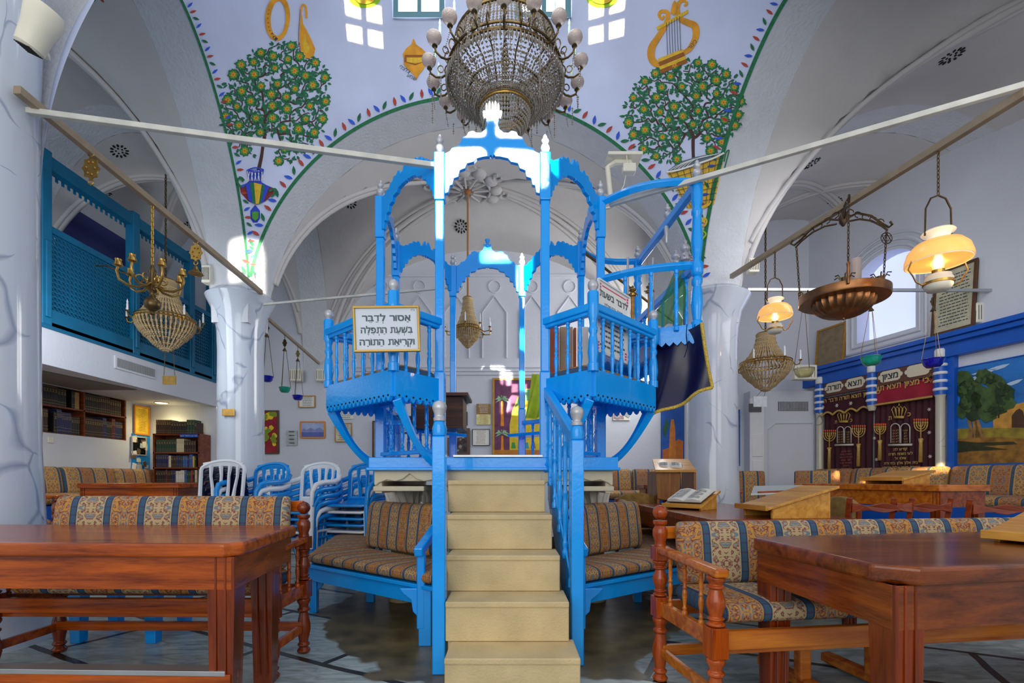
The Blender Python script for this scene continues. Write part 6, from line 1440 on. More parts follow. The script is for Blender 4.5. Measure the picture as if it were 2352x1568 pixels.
bpic(1131, 868, 1249, 1048, 'large bright painting of palms and a golden arch behind the blue platform', goldf, palm, fw=.035, bg_=pc('plum', (112, 60, 96), .35))
bpic(1408, 930, 1448, 965, 'small pinkish photograph card under the navy cloth', None, blobs([pc('pink_grey', (176, 140, 150)), pc('grey_sheet', (176, 184, 182))], 8, 8), fw=.01)
bpic(1518, 930, 1572, 1070, 'painting of a stone tower against blue sky beside the far marble column', None, lambda o, T, w_, h_, y: [MB().prism([(a*w_, b*h_) for a, b in pts], lambda a, b: T @ Vector((a, y+i*.001, b)), lambda a, b: T @ Vector((a, y+i*.001+.001, b))).build('painted_shape', m, o) and None for i, (pts, m) in enumerate((([(-.5,-.5),(.5,-.5),(.5,-.1),(.3,-.06),(.1,-.1),(-.1,-.2),(-.5,-.25)], pc('sandstone', (196, 110, 40))), ([(-.2,-.45),(.15,-.45),(.12,.1),(.05,.28),(-.08,.28),(-.15,.1)], pc('tower_orange', (214, 130, 50))), ([(-.5,.1),(-.3,.3),(-.2,.2),(-.4,-.05)], pc('tree_green', (40, 96, 70)))))][0:0], bg_=pc('deep_sky', (30, 90, 176)))
bpic(1690, 940, 1700, 1070, 'narrow edge of a colourful tower painting right of the far marble column', None, blobs([pc('sandstone', (196, 110, 40)), pc('tree_green', (40, 96, 70))], 4, 2), bg_=pc('deep_sky', (30, 90, 176)), fw=.004)
# frames on the side wall next to the recess
def T_west(y, z, x=-5.985): return Matrix(((0,1,0,x),(1,0,0,y),(0,0,1,z),(0,0,0,1)))
def wpic(px0, py0, px1, py1, *a, **k):
    d0, d1 = 5.99*F/(1176-px0), 5.99*F/(1176-px1); dm = (d0+d1)/2
    zt_, zb_ = 1+(HY-py0)/F*dm, 1+(HY-py1)/F*dm
    return framed(a[0], T_west((d0+d1)/2, (zt_+zb_)/2), d1-d0, zt_-zb_, *a[1:], **k)
wpic(306, 932, 341, 999, 'gilt framed yellow scroll document right of the book recess', mat('orange_frame', rgb(216, 136, 40), .5), lines(ochre_d, 14, .6, .25), bg_=pc('gold_sheet', (226, 190, 50)))
wpic(300, 1002, 334, 1046, 'silver framed page of small print hanging under the yellow scroll', silver, lines(ink, 16, .85, .3), bg_=pc('page_grey', (186, 186, 176)), fw=.02)
o = thing('notice_board', 'blue notice board crowded with paper notes and small pictures', 'notice board', (-5.97, 7.78, 1.35))
y0_, y1_ = 5.99*F/(1176-346), 7.97
MB().box(-6.0, -5.975, 7.62, 7.98, .95, 1.72).build('board', bluep, o)
nr = random.Random(9)
for k in range(20):
    y = nr.uniform(7.60, 7.9); z = nr.uniform(1.05, 1.68); a, b = nr.uniform(.05, .11), nr.uniform(.05, .12); tl = nr.uniform(-.2, .2)
    T = T_west(y, z, -5.974+.001*k) @ Matrix.Rotation(tl, 4, 'Y'); c_ = nr.choice([paper, cream, pc('note_yellow', (222, 214, 150)), pc('photo_brown', (110, 84, 70), .5), pc('pale_note', (190, 200, 206))])
    MB().box(-a/2, a/2, 0, .0008, -b/2, b/2, T=T).build('note', c_, o)
# small brass plate on chains before the fascia, plate on column, switch
o = thing('hanging_plate', 'small gold rectangular plate hanging on two chains under the crystal chandelier', 'plaque', P(389, 873, 6.2)); p = P(389, 873, 6.2)
MB().box(p.x-.085, p.x+.085, 6.195, 6.205, p.z-.055, p.z+.055).build('plate', brass, o); c = MB(); chain(c, (p.x-.07, 6.2, p.z+.055), (p.x-.05, 6.2, p.z+.40), .03, .002); chain(c, (p.x+.07, 6.2, p.z+.055), (p.x+.05, 6.2, p.z+.40), .03, .002); c.build('chains', bronze, o)
o = thing('hanging_plate', 'small grey rectangular plate hanging on chains under the other crystal chandelier', 'plaque', P(1746, 922, 6.5)); p = P(1746, 922, 6.5)
MB().box(p.x-.09, p.x+.09, 6.495, 6.505, p.z-.07, p.z+.07).build('plate', silver, o); MB().tube([(p.x-.05, 6.5, p.z+.07), (3.43, 6.6, 2.23)], .003, 4).tube([(p.x+.05, 6.5, p.z+.07), (3.47, 6.6, 2.23)], .003, 4).build('chains', bronze, o)
o = MB().box(-3.30, -3.16, 5.50, 5.515, 1.72, 1.80).build('column_plate', brass, bevel=.003); tag(o, 'small brass plate fixed to the painted marble column', 'plaque')
d = 5.97*F/(1176-120); o = MB().box(-6.0, -5.985, d-.04, d+.04, 1.47, 1.55).build('light_switch', cream, bevel=.006); tag(o, 'small cream switch on the wall below the book recess', 'switch')
# grille on the white recess wall
o = thing('air_grille', 'dark slatted grille on the white wall beside the ark', 'vent', P(1822, 932, 7.79)); p0, p1 = P(1788, 922, 7.79), P(1857, 943, 7.79)
MB().box(p0.x, p1.x, 7.79, 7.80, p1.z, p0.z).build('backing', blackm, o)
m_ = MB()
for k in range(26): x = p0.x+(p1.x-p0.x)*(k+.2)/26; m_.box(x, x+.009, 7.78, 7.79, p1.z, p0.z)
m_.build('slats', silver, o)
p0, p1 = P(1720, 927, 7.76), P(1748, 946, 7.76); o = MB().box(p0.x, p1.x, 7.745, 7.764, p1.z, p0.z).build('door_vent', mat('vent_grey', rgb(90, 90, 92), .6)); tag(o, 'grey square vent in the top of the narrow white door', 'vent')
# ================================================================ ARK WALL
def wp(px, py, off=.0): return wallhit(px, py, off)
s_l, _ = wp(1825, 870); zc0 = 2.62
ark = thing('ark_cornice', 'long bright blue moulded cornice above the ark and the painting', 'cornice', W(0, 2.7, 0))
m_ = MB(); m_.box(s_l, S1, 0, .10, 2.50, 2.70, T=WF); m_.box(s_l-.02, S1, 0, .16, 2.66, 2.72, T=WF); m_.box(s_l-.04, S1, 0, .20, 2.72, 2.78, T=WF); m_.build('moulding', blued, ark, bevel=.006)
sA, sM, sB, sC = wp(1893, 0)[0], wp(2014, 0)[0], wp(2172, 0)[0], wp(2190, 0)[0]
ZT = 2.36
def ark_column(s, label, full=True):
    o = thing('ark_column', label, 'column', W(s, 0, .08)); c = W(s, 0, .09)
    MB().lathe([(.062,.7),(.062,.74),(.05,.76),(.05,2.02),(.06,2.05)] if full else [(.04,1.97),(.05,2.0),(.06,2.05)], (c.x, c.y, 0), 16).build('shaft', arkcol, o, smooth=50)
    m_ = MB(); m_.lathe([(.065,2.05),(.065,2.50)], (c.x, c.y, 0), 16); m_.build('blue_collar', blued, o, smooth=50)
    m_ = MB()
    for z in (2.10, 2.20, 2.30, 2.40): m_.lathe([(.066,z),(.074,z+.01),(.074,z+.025),(.066,z+.035)], (c.x, c.y, 0), 16)
    m_.lathe([(.05,2.51),(.06,2.52),(.06,2.60),(.05,2.62)], (c.x, c.y+.0, 0), 16); m_.build('white_rings', whitepaint, o, smooth=50)
ark_column(sA, 'thin blue and white ringed column at the far end of the ark curtains')
ark_column(sM, 'short blue and white ringed collar between the two ark curtains', False)
ark_column(sB, 'marbled column with blue collar between curtains and landscape painting')
struct(MB().box(sB+.06, sB+.14, 0, .07, .7, 2.55, T=WF).box(sA-.14, sA-.07, 0, .05, .7, 2.45, T=WF), 'trim_11', blued)
# plaque boards with writing
brownb = mat('plaque_brown', rgb(96, 58, 44), .6); plq = mat('plaque_cream', rgb(216, 206, 180), .6)
def plaque_board(a, b, words, label):
    o = thing('name_board', label, 'sign', W((a+b)/2, 2.42, .09)); MB().box(a+.07, b-.07, .06, .09, 2.30, 2.53, T=WF).build('board', brownb, o, bevel=.004)
    n = len(words); w_ = (b-a-.16)/n
    for k, wd in enumerate(words):
        c = a+.08+w_*(k+.5); hw = w_*.47
        pts = [(-1,0),(-.93,.28),(-.82,.3),(-.78,.62),(-.6,.8),(.6,.8),(.78,.62),(.82,.3),(.93,.28),(1,0)]; pts += [(x, -z) for x, z in pts[::-1][1:-1]]
        p_ = MB().prism([(c+x*hw, 2.415+z*.095) for x, z in pts], lambda s, z: W(s, z, .091), lambda s, z: W(s, z, .097)).build('cartouche', plq, o)
        if wd: text(heb(wd), .12, WF @ Matrix.Translation((c, .0985, 2.375)), ink, 'lettering', o, bold=.002)
plaque_board(sA, sM, ['תורה.', 'תצא'], 'brown board with two cream cartouches of Hebrew words over the far curtain')
plaque_board(sM, sB, ['מציון', ''], 'brown board with two cream cartouches over the near ark curtain')
# curtains
def curtain(name, label, a, b, z0_, z1_, m, off, fringe=None, waves=9, scal=0, amp=.016):
    o = thing(name, label, 'curtain', W((a+b)/2, z0_, off)); n = 90; nz_ = 10; vs_ = []
    fz = lambda t: z0_+(scal*abs(sin(t*pi*4)) if scal else 0)
    for j in range(nz_+1):
        for i in range(n+1):
            t = i/n; z = fz(t)+(z1_-fz(t))*j/nz_; vs_.append(W(a+(b-a)*t, z, off+amp*sin(t*waves*2*pi+.6*sin(j*.5))*(1-.5*j/nz_)))
    n1 = n+1; mb = MB().add(vs_, [(j*n1+i, j*n1+i+1, (j+1)*n1+i+1, (j+1)*n1+i) for j in range(nz_) for i in range(n)])
    mb.build('cloth', m, o, smooth=True)
    if fringe: MB().tube([W(a+(b-a)*i/60, fz(i/60)+.012, off+.012+amp) for i in range(61)], .016, 5).build('fringe', fringe, o, smooth=True)
    return o
cA = curtain('ark_curtain', 'maroon velvet ark curtain embroidered with crown and tablets, far half', sA+.05, sM-.012, .95, 2.28, velvet, .05, waves=8)
cB = curtain('ark_curtain', 'maroon velvet ark curtain embroidered with menorahs and verses, near half', sM+.012, sB-.08, .95, 2.28, velvet, .05, waves=10)
vA = curtain('curtain_valance', 'scalloped maroon valance with gold fringe above the far ark curtain', sA+.05, sM-.02, 1.98, 2.27, velvet, .085, gold, waves=3, scal=.05, amp=.006)
vB = curtain('curtain_valance', 'straight maroon valance with gold verse and fringe above the near ark curtain', sM-.02, sB-.08, 2.03, 2.28, velvetr, .085, gold, waves=3, amp=.006)
def wtext(s, px, py, size, m, par, off=.105, bold=.0012):
    a, z = wp(px, py, off); text(heb(s), size, WF @ Matrix.Translation((a, off, z)), m, 'embroidered_letters', par, bold=bold)
wtext("כי מציון תצא תורה ודבר ה'", 1952, 915, .085, gold, vA, .102)
wtext('כי מציון תצא תורה', 2062, 890, .105, gold, vB, .102, .002)
# star
a, z = wp(2138, 868, .104); T = WF @ Matrix.Translation((a, .104, z))
st_ = MB()
for rot in (pi/2, -pi/2): st_.tube([T @ Vector((.055*cos(rot+j*2*pi/3), 0, .055*sin(rot+j*2*pi/3))) for j in range(3)], .005, 4, closed=True)
st_.build('star_emblem', gold, vB)
def wtube(par, pxs, r, m, name='embroidery', closed=False, off=.078):
    return MB().tube([W(*wp(x, y, off), off) for x, y in pxs], r, 5, closed=closed).build(name, m, par, smooth=True)
def emb(par, cx, cy, k, m, off=.078):      # menorah on a stand, k = px scale
    mb = MB(); w_ = lambda x, y: W(*wp(cx+x*k, cy+y*k, off), off)
    for j, r in enumerate((1, .66, .33)):
        mb.tube([w_(r*16*cos(t), -2+r*17*sin(t)*1.0) for t in [pi*i/10 for i in range(11)]], .008, 5)
        for s_ in (-1, 1): mb.tube([w_(s_*r*16, -2), w_(s_*r*16, -9)], .010, 5)
    mb.tube([w_(0, -9), w_(0, 34)], .009, 5); mb.tube([w_(-16, -9), w_(-16, -9)], .005, 5)
    mb.tube([w_(-5, 34), w_(5, 34)], .014, 5); mb.tube([w_(0, 34), w_(0, 42), w_(-1, 90)], [.03, .022, .026], 6)
    mb.build('menorah_embroidery', m, par, smooth=True)
    fl = MB()
    for x in (-16, -10.6, -5.3, 0, 5.3, 10.6, 16): fl.ball(w_(x, -13), .010, seg=6, rings=4, sz=1.8)
    fl.build('flame_embroidery', mat('flame_thread', rgb(226, 96, 60), .6), par)
emb(cA, 1905, 1000, .85, gold); emb(cA, 1972, 990, .9, gold); emb(cB, 2021, 985, .8, gold); emb(cB, 2115, 976, .95, gold)
def tablets(par, cx, cy, w_, h_, m):
    for s_ in (-1, 1):
        x0_, x1_ = sorted((cx+s_*1, cx+s_*w_)); wtube(par, [(x0_, cy+h_), (x0_, cy)]+[((x0_+x1_)/2-(x1_-x0_)/2*cos(pi*i/8), cy-(x1_-x0_)*.5*sin(pi*i/8)) for i in range(9)]+[(x1_, cy), (x1_, cy+h_)], .007, m, 'tablet_outline')
        for k in range(5): a, z = wp((x0_+x1_)/2, cy+h_*(.15+.19*k)+2, .08); text(heb(['אנכי', 'לא', 'לא', 'זכור', 'כבד'][k] if s_ > 0 else ['לא תר', 'לא תנ', 'לא תג', 'לא תע', 'לא תח'][k]), .034, WF @ Matrix.Translation((a, .08, z)), gold, 'embroidered_letters', par)
    wtube(par, [(cx-w_-5, cy+h_+5), (cx+w_+5, cy+h_+4)], .016, m, 'tablet_base')
tablets(cA, 1939, 987, 16, 30, silvert); tablets(cB, 2068, 983, 22, 34, silvert)
def crown(par, cx, cy, k, m):
    wtube(par, [(cx-11*k, cy+14*k), (cx+11*k, cy+14*k)], .018, m, 'crown_band')
    for x0_, x1_ in ((-16, -8), (-8, 0), (0, 8), (8, 16)): wtube(par, [(cx+x0_*.7*k, cy+12*k), (cx+(x0_-1)*k, cy-4*k), (cx+(x0_+x1_)/2*k, cy-11*k), (cx+(x1_+1)*k, cy-4*k), (cx+x1_*.7*k, cy+12*k)], .006, m, 'crown_arch')
    wtube(par, [(cx, cy-12*k), (cx, cy-18*k)], .008, m, 'crown_tip')
crown(cA, 1938, 956, .85, gold); crown(cB, 2065, 944, 1.0, gold)
wtext('כ', 1955, 968, .07, gold, cA, .08); wtext('ת', 1920, 972, .07, gold, cA, .08); wtext('כ', 2088, 955, .08, gold, cB, .08); wtext('ת', 2044, 964, .08, gold, cB, .08)
for k, t in enumerate(('קודש לה', 'לעי נשמת הורה', 'אילוי זל', 'בית אלון אלון בתי ודת', 'שמרה משה אלול תשלב', 'תנצבה')): wtext(t, 2068, 1034+k*10.5, .05, gold, cB, .08, .0008)
bronzet = mat('copper_thread', rgb(150, 74, 56), .6)
for k, t in enumerate(('זאת פרוכת', 'תפארת אבות', 'הודו לה כי טוב', 'לזכר נשמת', 'משפחת יקרה', 'לשלום', 'בית הכנסת')): wtext(t, 1943, 1038+k*6.6, .036, bronzet, cA, .08, .0006)
for (x, y) in ((2134, 940), (2134, 993), (2136, 1048), (2008, 1006), (2013, 1055)):
    mb = MB(); a, z = wp(x, y, .082)
    for j in range(6): mb.tube([W(a, z, .08), W(a+.022*cos(j*pi/3), z+.022*sin(j*pi/3), .08)], .005, 4)
    mb.build('flower_embroidery', silvert, cB)
for (x, y) in ((1890, 935), (1922, 931), (1954, 926)):
    mb = MB(); a, z = wp(x, y, .104)
    for j in range(6): mb.tube([W(a, z, .104), W(a+.028*cos(j*pi/3), z+.028*sin(j*pi/3), .104)], .006, 4)
    mb.build('flower_embroidery', silvert, vA)
# landscape painting of olive tree
s0_, s1_ = wp(2196, 0)[0], 1.9; zt_ = wp(2196, 845)[1]; zb_ = wp(2196, 1070)[1]
Tp = WF @ Matrix.Translation(((s0_+s1_)/2, 0, (zt_+zb_)/2))
def olive(o, T, w_, h_, y):
    sw, zz = wp(2196, 0)[0], 0
    def q(px, py): a, z = wp(px, py); return (a-(s0_+s1_)/2, z-(zt_+zb_)/2)
    def pl(pts, m, n, d): MB().prism([q(*p) for p in pts], lambda a, b: T @ Vector((a, y+d, b)), lambda a, b: T @ Vector((a, y+d+.001, b))).build(n, m, o)
    X1 = 2420
    pl([(2198,985),(X1,975),(X1,1060),(2198,1066)], pc('meadow', (150, 132, 40), .4), 'painted_meadow', .001)
    pl([(2198,1008),(2300,1003),(X1,1012),(X1,1060),(2198,1066)], pc('ochre_ground', (148, 104, 36), .5), 'painted_ground', .002)
    pl([(2198,1012),(2250,1016),(2330,1014),(2340,1020),(2260,1024),(2320,1032),(2230,1036),(2198,1040)], pc('shade_green', (50, 52, 20), .4), 'painted_shade', .003)
    for (x, y_, r, c) in ((2215,870,20,0),(2240,890,20,0),(2262,864,18,0),(2290,880,22,0),(2306,905,24,1),(2316,925,18,0),(2230,920,26,1),(2265,915,28,0),(2290,935,24,1),(2208,945,16,0),(2240,948,20,1),(2270,950,20,0),(2222,895,22,1)):
        rr = random.Random(x); pl([(x+r*1.1*cos(2*pi*j/14)*rr.uniform(.75, 1.15), y_+r*sin(2*pi*j/14)*rr.uniform(.75, 1.15)) for j in range(14)], pc('olive_dark' if c else 'olive_leaf', (36, 62, 26) if c else (62, 88, 40), .5), 'painted_foliage', .006+.0005*(x % 7))
    rr = random.Random(4)
    fm = [MB(), MB()]
    for i in range(90):
        t = rr.uniform(0, 2*pi); R_ = rr.uniform(.75, 1.12); x = 2256+52*R_*cos(t)+6; y_ = 908+44*R_*sin(t)
        if x < 2200: continue
        r = rr.uniform(3, 8); fm[i % 2].prism([q(x+r*cos(2*pi*j/7)*rr.uniform(.5, 1.3), y_+r*sin(2*pi*j/7)*rr.uniform(.5, 1.3)) for j in range(7)], lambda a, b: T @ Vector((a, y+.010+.0001*i, b)), lambda a, b: T @ Vector((a, y+.0105+.0001*i, b)))
    fm[0].build('painted_foliage', pc('olive_dark', (36, 62, 26), .5), o); fm[1].build('painted_foliage', pc('olive_leaf', (62, 88, 40), .5), o)
    for dx, lean in ((0, -12), (14, 6), (22, 14)):
        pl([(2222+dx*.6+lean*.2, 945), (2228+dx*.6+lean*.2, 945), (2236+dx, 985), (2240+dx*1.1, 1004), (2224+dx*.8, 1006), (2228+dx*.7, 985)], pc('olive_bark', (150, 112, 60), .4), 'painted_trunk', .004)
    pl([(2282,950),(2318,930),(2345,926),(X1,905),(X1,982),(2284,983)], pc('tomb_stone', (196, 142, 56), .3), 'painted_tomb', .003)
    pl([(2326,982),(2326,955),(2336,942),(2344,938),(2352,944),(2360,982)], pc('tomb_door', (72, 48, 30)), 'painted_doorway', .004)
    pl([(2294,950),(2298,950),(2298,960),(2294,960)], pc('tomb_door', (72, 48, 30)), 'painted_window', .004)
    for (x, y_, w2) in ((2262, 856, 30), (2296, 845, 26), (2330, 880, 22), (2240, 870, 16)):
        pl([(x-w2, y_+4), (x-w2*.3, y_-3), (x+w2*.4, y_-8), (x+w2, y_-10), (x+w2*.5, y_-1), (x-w2*.2, y_+5)], pc('cloud_white', (176, 202, 226), .1), 'painted_cloud', .002)
framed('large landscape painting of an olive tree and stone tomb on the ark wall', Tp, s1_-s0_, zt_-zb_, blued, olive, fw=.012, bg_=mat('painted_sky', rgb(34, 116, 196), .6, var=.45, vscale=2, stretch=(1, 1, 2.5)))
# framed boards leaning above the cornice
def cpic(px0, px1, zb__, h_, *a, **k):
    s0, s1 = wp(px0, 0, .1)[0], wp(px1, 0, .1)[0]; T = WF @ Matrix.Translation(((s0+s1)/2, .05, zb__+h_/2)) @ Matrix.Rotation(.08, 4, 'X')
    return framed(a[0], T, s1-s0, h_, *a[1:], **k)
cpic(1870, 1936, 2.79, .60, 'gold framed blank brown board standing on the blue cornice', goldf, None, bg_=pc('brown_board', (136, 118, 92)), fw=.03)
cpic(2137, 2237, 2.79, .82, 'tall brown framed sheet of Hebrew text standing on the blue cornice', brownf, lines(ink, 16, .85, .3), bg_=pc('parchment', (186, 182, 156)), fw=.035)
# ================================================================ DOME AND VAULT DECORATION
def catmull(p, n=6):
    if len(p) < 3: return [Vector(q) for q in p]
    out = []; P_ = [Vector(p[0])]+[Vector(q) for q in p]+[Vector(p[-1])]
    for i in range(1, len(P_)-2):
        for k in range(n):
            t = k/n; a, b, c, d = P_[i-1:i+3]
            out.append(.5*((2*b)+(c-a)*t+(2*a-5*b+4*c-d)*t*t+(3*b-a-3*c+d)*t**3))
    out.append(P_[-2]); return out
def dpoly(mb, pts, m=0, off=.006):
    o = len(mb.v); mb.v += [tuple(dome_hit(x, y, off)) for x, y in pts]; mb.f.append(list(range(o, o+len(pts)))); mb.m.append(m)
def dstroke(mb, pts, w, m=0, off=.006, n=5, smooth=True):
    q = catmull([(x, y) for x, y in pts], n) if smooth else [Vector(p) for p in pts]; L = len(q); o = len(mb.v)
    for i, p in enumerate(q):
        d = q[min(i+1, L-1)]-q[max(i-1, 0)]; d = d.normalized() if d.length > 0 else Vector((1, 0)); nn = Vector((-d.y, d.x)); t = i/(L-1)
        ww = (w if not isinstance(w, (tuple, list)) else w[min(len(w)-2, int(t*(len(w)-1)))]*(1-(t*(len(w)-1)) % 1)+w[min(len(w)-1, int(t*(len(w)-1))+1)]*((t*(len(w)-1)) % 1))/2
        for s_ in (-1, 1): c = p+nn*ww*s_; mb.v.append(tuple(dome_hit(c.x, c.y, off)))
    for i in range(L-1): mb.f.append([o+2*i, o+2*i+1, o+2*i+3, o+2*i+2]); mb.m.append(m)
def dleaf(mb, x, y, a, L, w, m, off=.006):
    c, s = cos(a), sin(a); pts = [(0,0),(.25,.42),(.55,.5),(.82,.25),(1,0),(.82,-.25),(.55,-.5),(.25,-.42)]
    dpoly(mb, [(x+c*p*L-s*q*w, y+s*p*L+c*q*w) for p, q in pts], m, off)
def mural(mb, name, mats, label, cat='mural'):
    me_o = mb.build(name, mats); return tag(me_o, label, cat)
PM = [brown_p, green_l, yel_p, red_l, blue_l, greenb, ochre_p, ochre_d, ink, paper, ygreen_p, maroon_p, mat('rosette_green', rgb(70, 150, 50), .7, var=.2, vscale=40), mat('basket_yellow', rgb(222, 178, 40), .7, var=.2, vscale=30), mat('rim_grey', rgb(100, 116, 130), .7), mat('vase_blue', rgb(34, 66, 190), .7)]
def tree(cx, cy, rx, ry, tilt, trunk, label, seed, nn=215):
    r = random.Random(seed); mb = MB(); nodes = []; base = trunk[-1]
    tries = 0
    while len(nodes) < nn and tries < 9000:
        tries += 1; a = r.uniform(0, 2*pi); q = sqrt(r.uniform(0, 1)); x, y = q*rx*cos(a), q*ry*sin(a)
        x, y = cx+x*cos(tilt)-y*sin(tilt), cy+x*sin(tilt)+y*cos(tilt)
        if all((x-u)**2+(y-v)**2 > 11.5**2 for u, v in nodes) and not (abs(x-base[0]) < 30 and y > base[1]-8): nodes.append((x, y))
    nodes.sort(key=lambda p: (p[0]-base[0])**2+(p[1]-base[1])**2); con = [base]; par = [-1]
    for p in nodes:
        best = min(range(len(con)), key=lambda i: sqrt((p[0]-con[i][0])**2+(p[1]-con[i][1])**2)+.22*sqrt((con[i][0]-base[0])**2+(con[i][1]-base[1])**2)); con.append(p); par.append(best)
    cnt = [1]*len(con)
    for i in range(len(con)-1, 0, -1): cnt[par[i]] += cnt[i]
    for i in range(1, len(con)):
        a, b = con[par[i]], con[i]; g = con[par[par[i]]] if par[i] > 0 else a
        mid = ((a[0]+b[0])/2+(a[0]-g[0])*.12+r.uniform(-3, 3), (a[1]+b[1])/2+(a[1]-g[1])*.12+r.uniform(-3, 3)); dstroke(mb, [a, mid, b], (1.6+.66*sqrt(cnt[i]), 1.3+.64*sqrt(cnt[i])), 0, .004, 3)
    dstroke(mb, trunk, (9, 7, 8), 0, .004)
    for i in range(1, len(con)):
        x, y = con[i]
        for k in range(4): a = r.uniform(0, 2*pi); dleaf(mb, x+4*cos(a), y+4*sin(a), a+r.uniform(-.3, .3), r.uniform(9, 14), r.uniform(4, 6), 1, .006)
    fl = []
    for i in sorted(range(1, len(con)), key=lambda i: cnt[i]+r.random()*2):
        x, y = con[i]
        if all((x-u)**2+(y-v)**2 > 26**2 for u, v in fl): fl.append((x, y))
        if len(fl) > 44: break
    for x, y in fl:
        R_ = r.uniform(9.5, 12.5); ph = r.uniform(0, 1)
        dpoly(mb, [(x+R_*(1+.16*cos(8*t))*cos(t+ph), y+R_*(1+.16*cos(8*t))*sin(t+ph)) for t in [2*pi*j/24 for j in range(24)]], 1, .008)
        dpoly(mb, [(x+R_*.78*(1+.14*cos(8*t))*cos(t+ph), y+R_*.78*(1+.14*cos(8*t))*sin(t+ph)) for t in [2*pi*j/16 for j in range(16)]], 12, .0095)
        dpoly(mb, [(x+R_*.46*(1+.34*cos(6*t))*cos(t+ph), y+R_*.46*(1+.34*cos(6*t))*sin(t+ph)) for t in [2*pi*j/24 for j in range(24)]], 2, .011)
        dpoly(mb, [(x+1.6*cos(t), y+1.6*sin(t)) for t in [2*pi*j/6 for j in range(6)]], 3, .0125)
    return mb
mb = tree(634, 236, 118, 138, .35, [(592, 398), (600, 362), (604, 335), (608, 312)], '', 3)
# vase
pl = lambda pts, m, off=.006: dpoly(mb, pts, m, off)
pl([(566,390),(606,390),(600,418),(612,425),(628,432),(550,430),(562,424),(572,416)], 15)
pl([(550,425),(630,432),(628,445),(610,462),(590,470),(570,462),(553,443)], 11, .007)
pl([(563,422),(574,420),(580,467),(570,460)], 15, .022); pl([(574,420),(583,420),(587,469),(580,467)], 5, .022); pl([(583,420),(601,424),(594,469),(587,469)], 13, .022); pl([(601,424),(608,426),(599,467),(594,469)], 5, .022); pl([(608,426),(618,430),(606,463),(599,467)], 15, .022)
for k in range(5):
    dstroke(mb, [(568+k*8, 392), (572+k*8, 416)], 1.4, 9, .024, smooth=False); dstroke(mb, [(568+k*8, 416), (574+k*7, 392)], 1.4, 9, .024, smooth=False)
dstroke(mb, [(568,391),(586,386),(605,391),(590,396),(568,392)], 3, 15, .026)
dstroke(mb, [(553,430),(545,420),(547,411),(555,412),(557,418)], 5, 5, .024); dstroke(mb, [(622,452),(629,447),(633,437),(628,435),(618,440)], 5, 5, .024)
pl([(586,470),(597,484),(597,502),(591,511),(581,511),(575,502),(575,484)], 15, .006); pl([(586,486),(594,488),(593,502),(586,508),(579,502),(578,488)], 12, .022)
mural(mb, 'painted_tree', PM, 'mural of a flowering tree in a blue latticed striped vase beside the sunlit column')
mb = tree(1572, 254, 136, 110, -.35, [(1594, 388), (1593, 366), (1592, 345), (1592, 318)], '', 5)
pl([(1534,392),(1560,372),(1600,360),(1640,352),(1662,350),(1640,364),(1600,378),(1560,392)], 14, .006)
for k in range(5): dstroke(mb, [(1540+k*9, 391-k*1.5), (1580+k*5, 371-k*1.5), (1655, 353)], 1.2, 9, .022)
pl([(1532,396),(1560,392),(1600,379),(1640,365),(1664,353),(1655,400),(1640,470),(1612,480),(1576,478),(1556,440)], 13, .006)
for k in range(8):
    t = k/8; dstroke(mb, [(1536+t*30, 402+t*75), (1662-t*22, 362+t*110)], 1.2, 8, .022, smooth=False)
    dstroke(mb, [(1538+t*124, 396-t*36), (1580+t*55, 478-t*5)], 1.2, 8, .023, smooth=False)
dstroke(mb, [(1532,396),(1560,391),(1600,378),(1640,364),(1664,352)], 4, 9, .026)
dstroke(mb, [(1664,372),(1668,352),(1675,346),(1672,360),(1664,390)], 3, 5, .022); dstroke(mb, [(1548,440),(1530,420),(1512,410)], 3, 5, .022)
for k in range(8):
    y = 480+k*11; x = 1602+10*sin(k*.6); dleaf(mb, x, y, 1.9 if k % 2 else .9, 17-k, 8, (5, 10, 13)[k % 3], .022)
dstroke(mb, [(1590,470),(1600,480),(1625,472),(1632,462)], 7, 13, .024); dstroke(mb, [(1616,500),(1624,508),(1618,520),(1608,512)], 4, 13, .024); dstroke(mb, [(1612,530),(1622,538),(1614,550)], 4, 10, .024)
mural(mb, 'painted_tree', PM, 'mural of a flowering tree growing from a yellow wicker basket beside the blue turned posts')
# leaf borders along the arches
def to_px(p): return Vector(((p[0])/p[1]*F+1176, HY-(p[2]-1)/p[1]*F))
def border(curve, cen, label, w0=8, sp=62, gap=24, lf=22, away=False):
    mb = MB(); q = [to_px(p) for p in curve]
    q = [p for p in q if -60 < p.y < 640 and -50 < p.x < 2400]
    nrm = []
    for i in range(len(q)):
        d = (q[min(i+1, len(q)-1)]-q[max(0, i-1)]).normalized(); n = Vector((-d.y, d.x)); n = n if (n.dot(Vector(cen)-q[i]) > 0) != away else -n; nrm.append(n)
    o = len(mb.v)
    for p, n in zip(q, nrm):
        a = p+n*1.5; b = p+n*(1.5+w0); mb.v += [tuple(dome_hit(a.x, a.y, .012)), tuple(dome_hit(b.x, b.y, .012))]
    for i in range(len(q)-1): mb.f.append([o+2*i, o+2*i+1, o+2*i+3, o+2*i+2]); mb.m.append(5)
    s_ = 0; nx_ = 10; k = 0
    for i in range(1, len(q)):
        s_ += (q[i]-q[i-1]).length
        if s_ > nx_:
            nx_ += sp/3; c = q[i]+nrm[i]*gap; d = (q[i]-q[i-1]).normalized(); base = math.atan2(nrm[i].y, nrm[i].x); da = math.atan2(d.y, d.x)
            ang = base+(.75, .15, -.35)[k % 3]*(1 if abs(base) < 9 else 1); L = lf; c2 = c-Vector((cos(ang), sin(ang)))*L*.5
            dleaf(mb, c2.x, c2.y, ang, L, L*.36, (1, 3, 4)[k % 3], .012); k += 1
    return mural(mb, 'leaf_border', PM, label, 'painted border')
N_ = 420
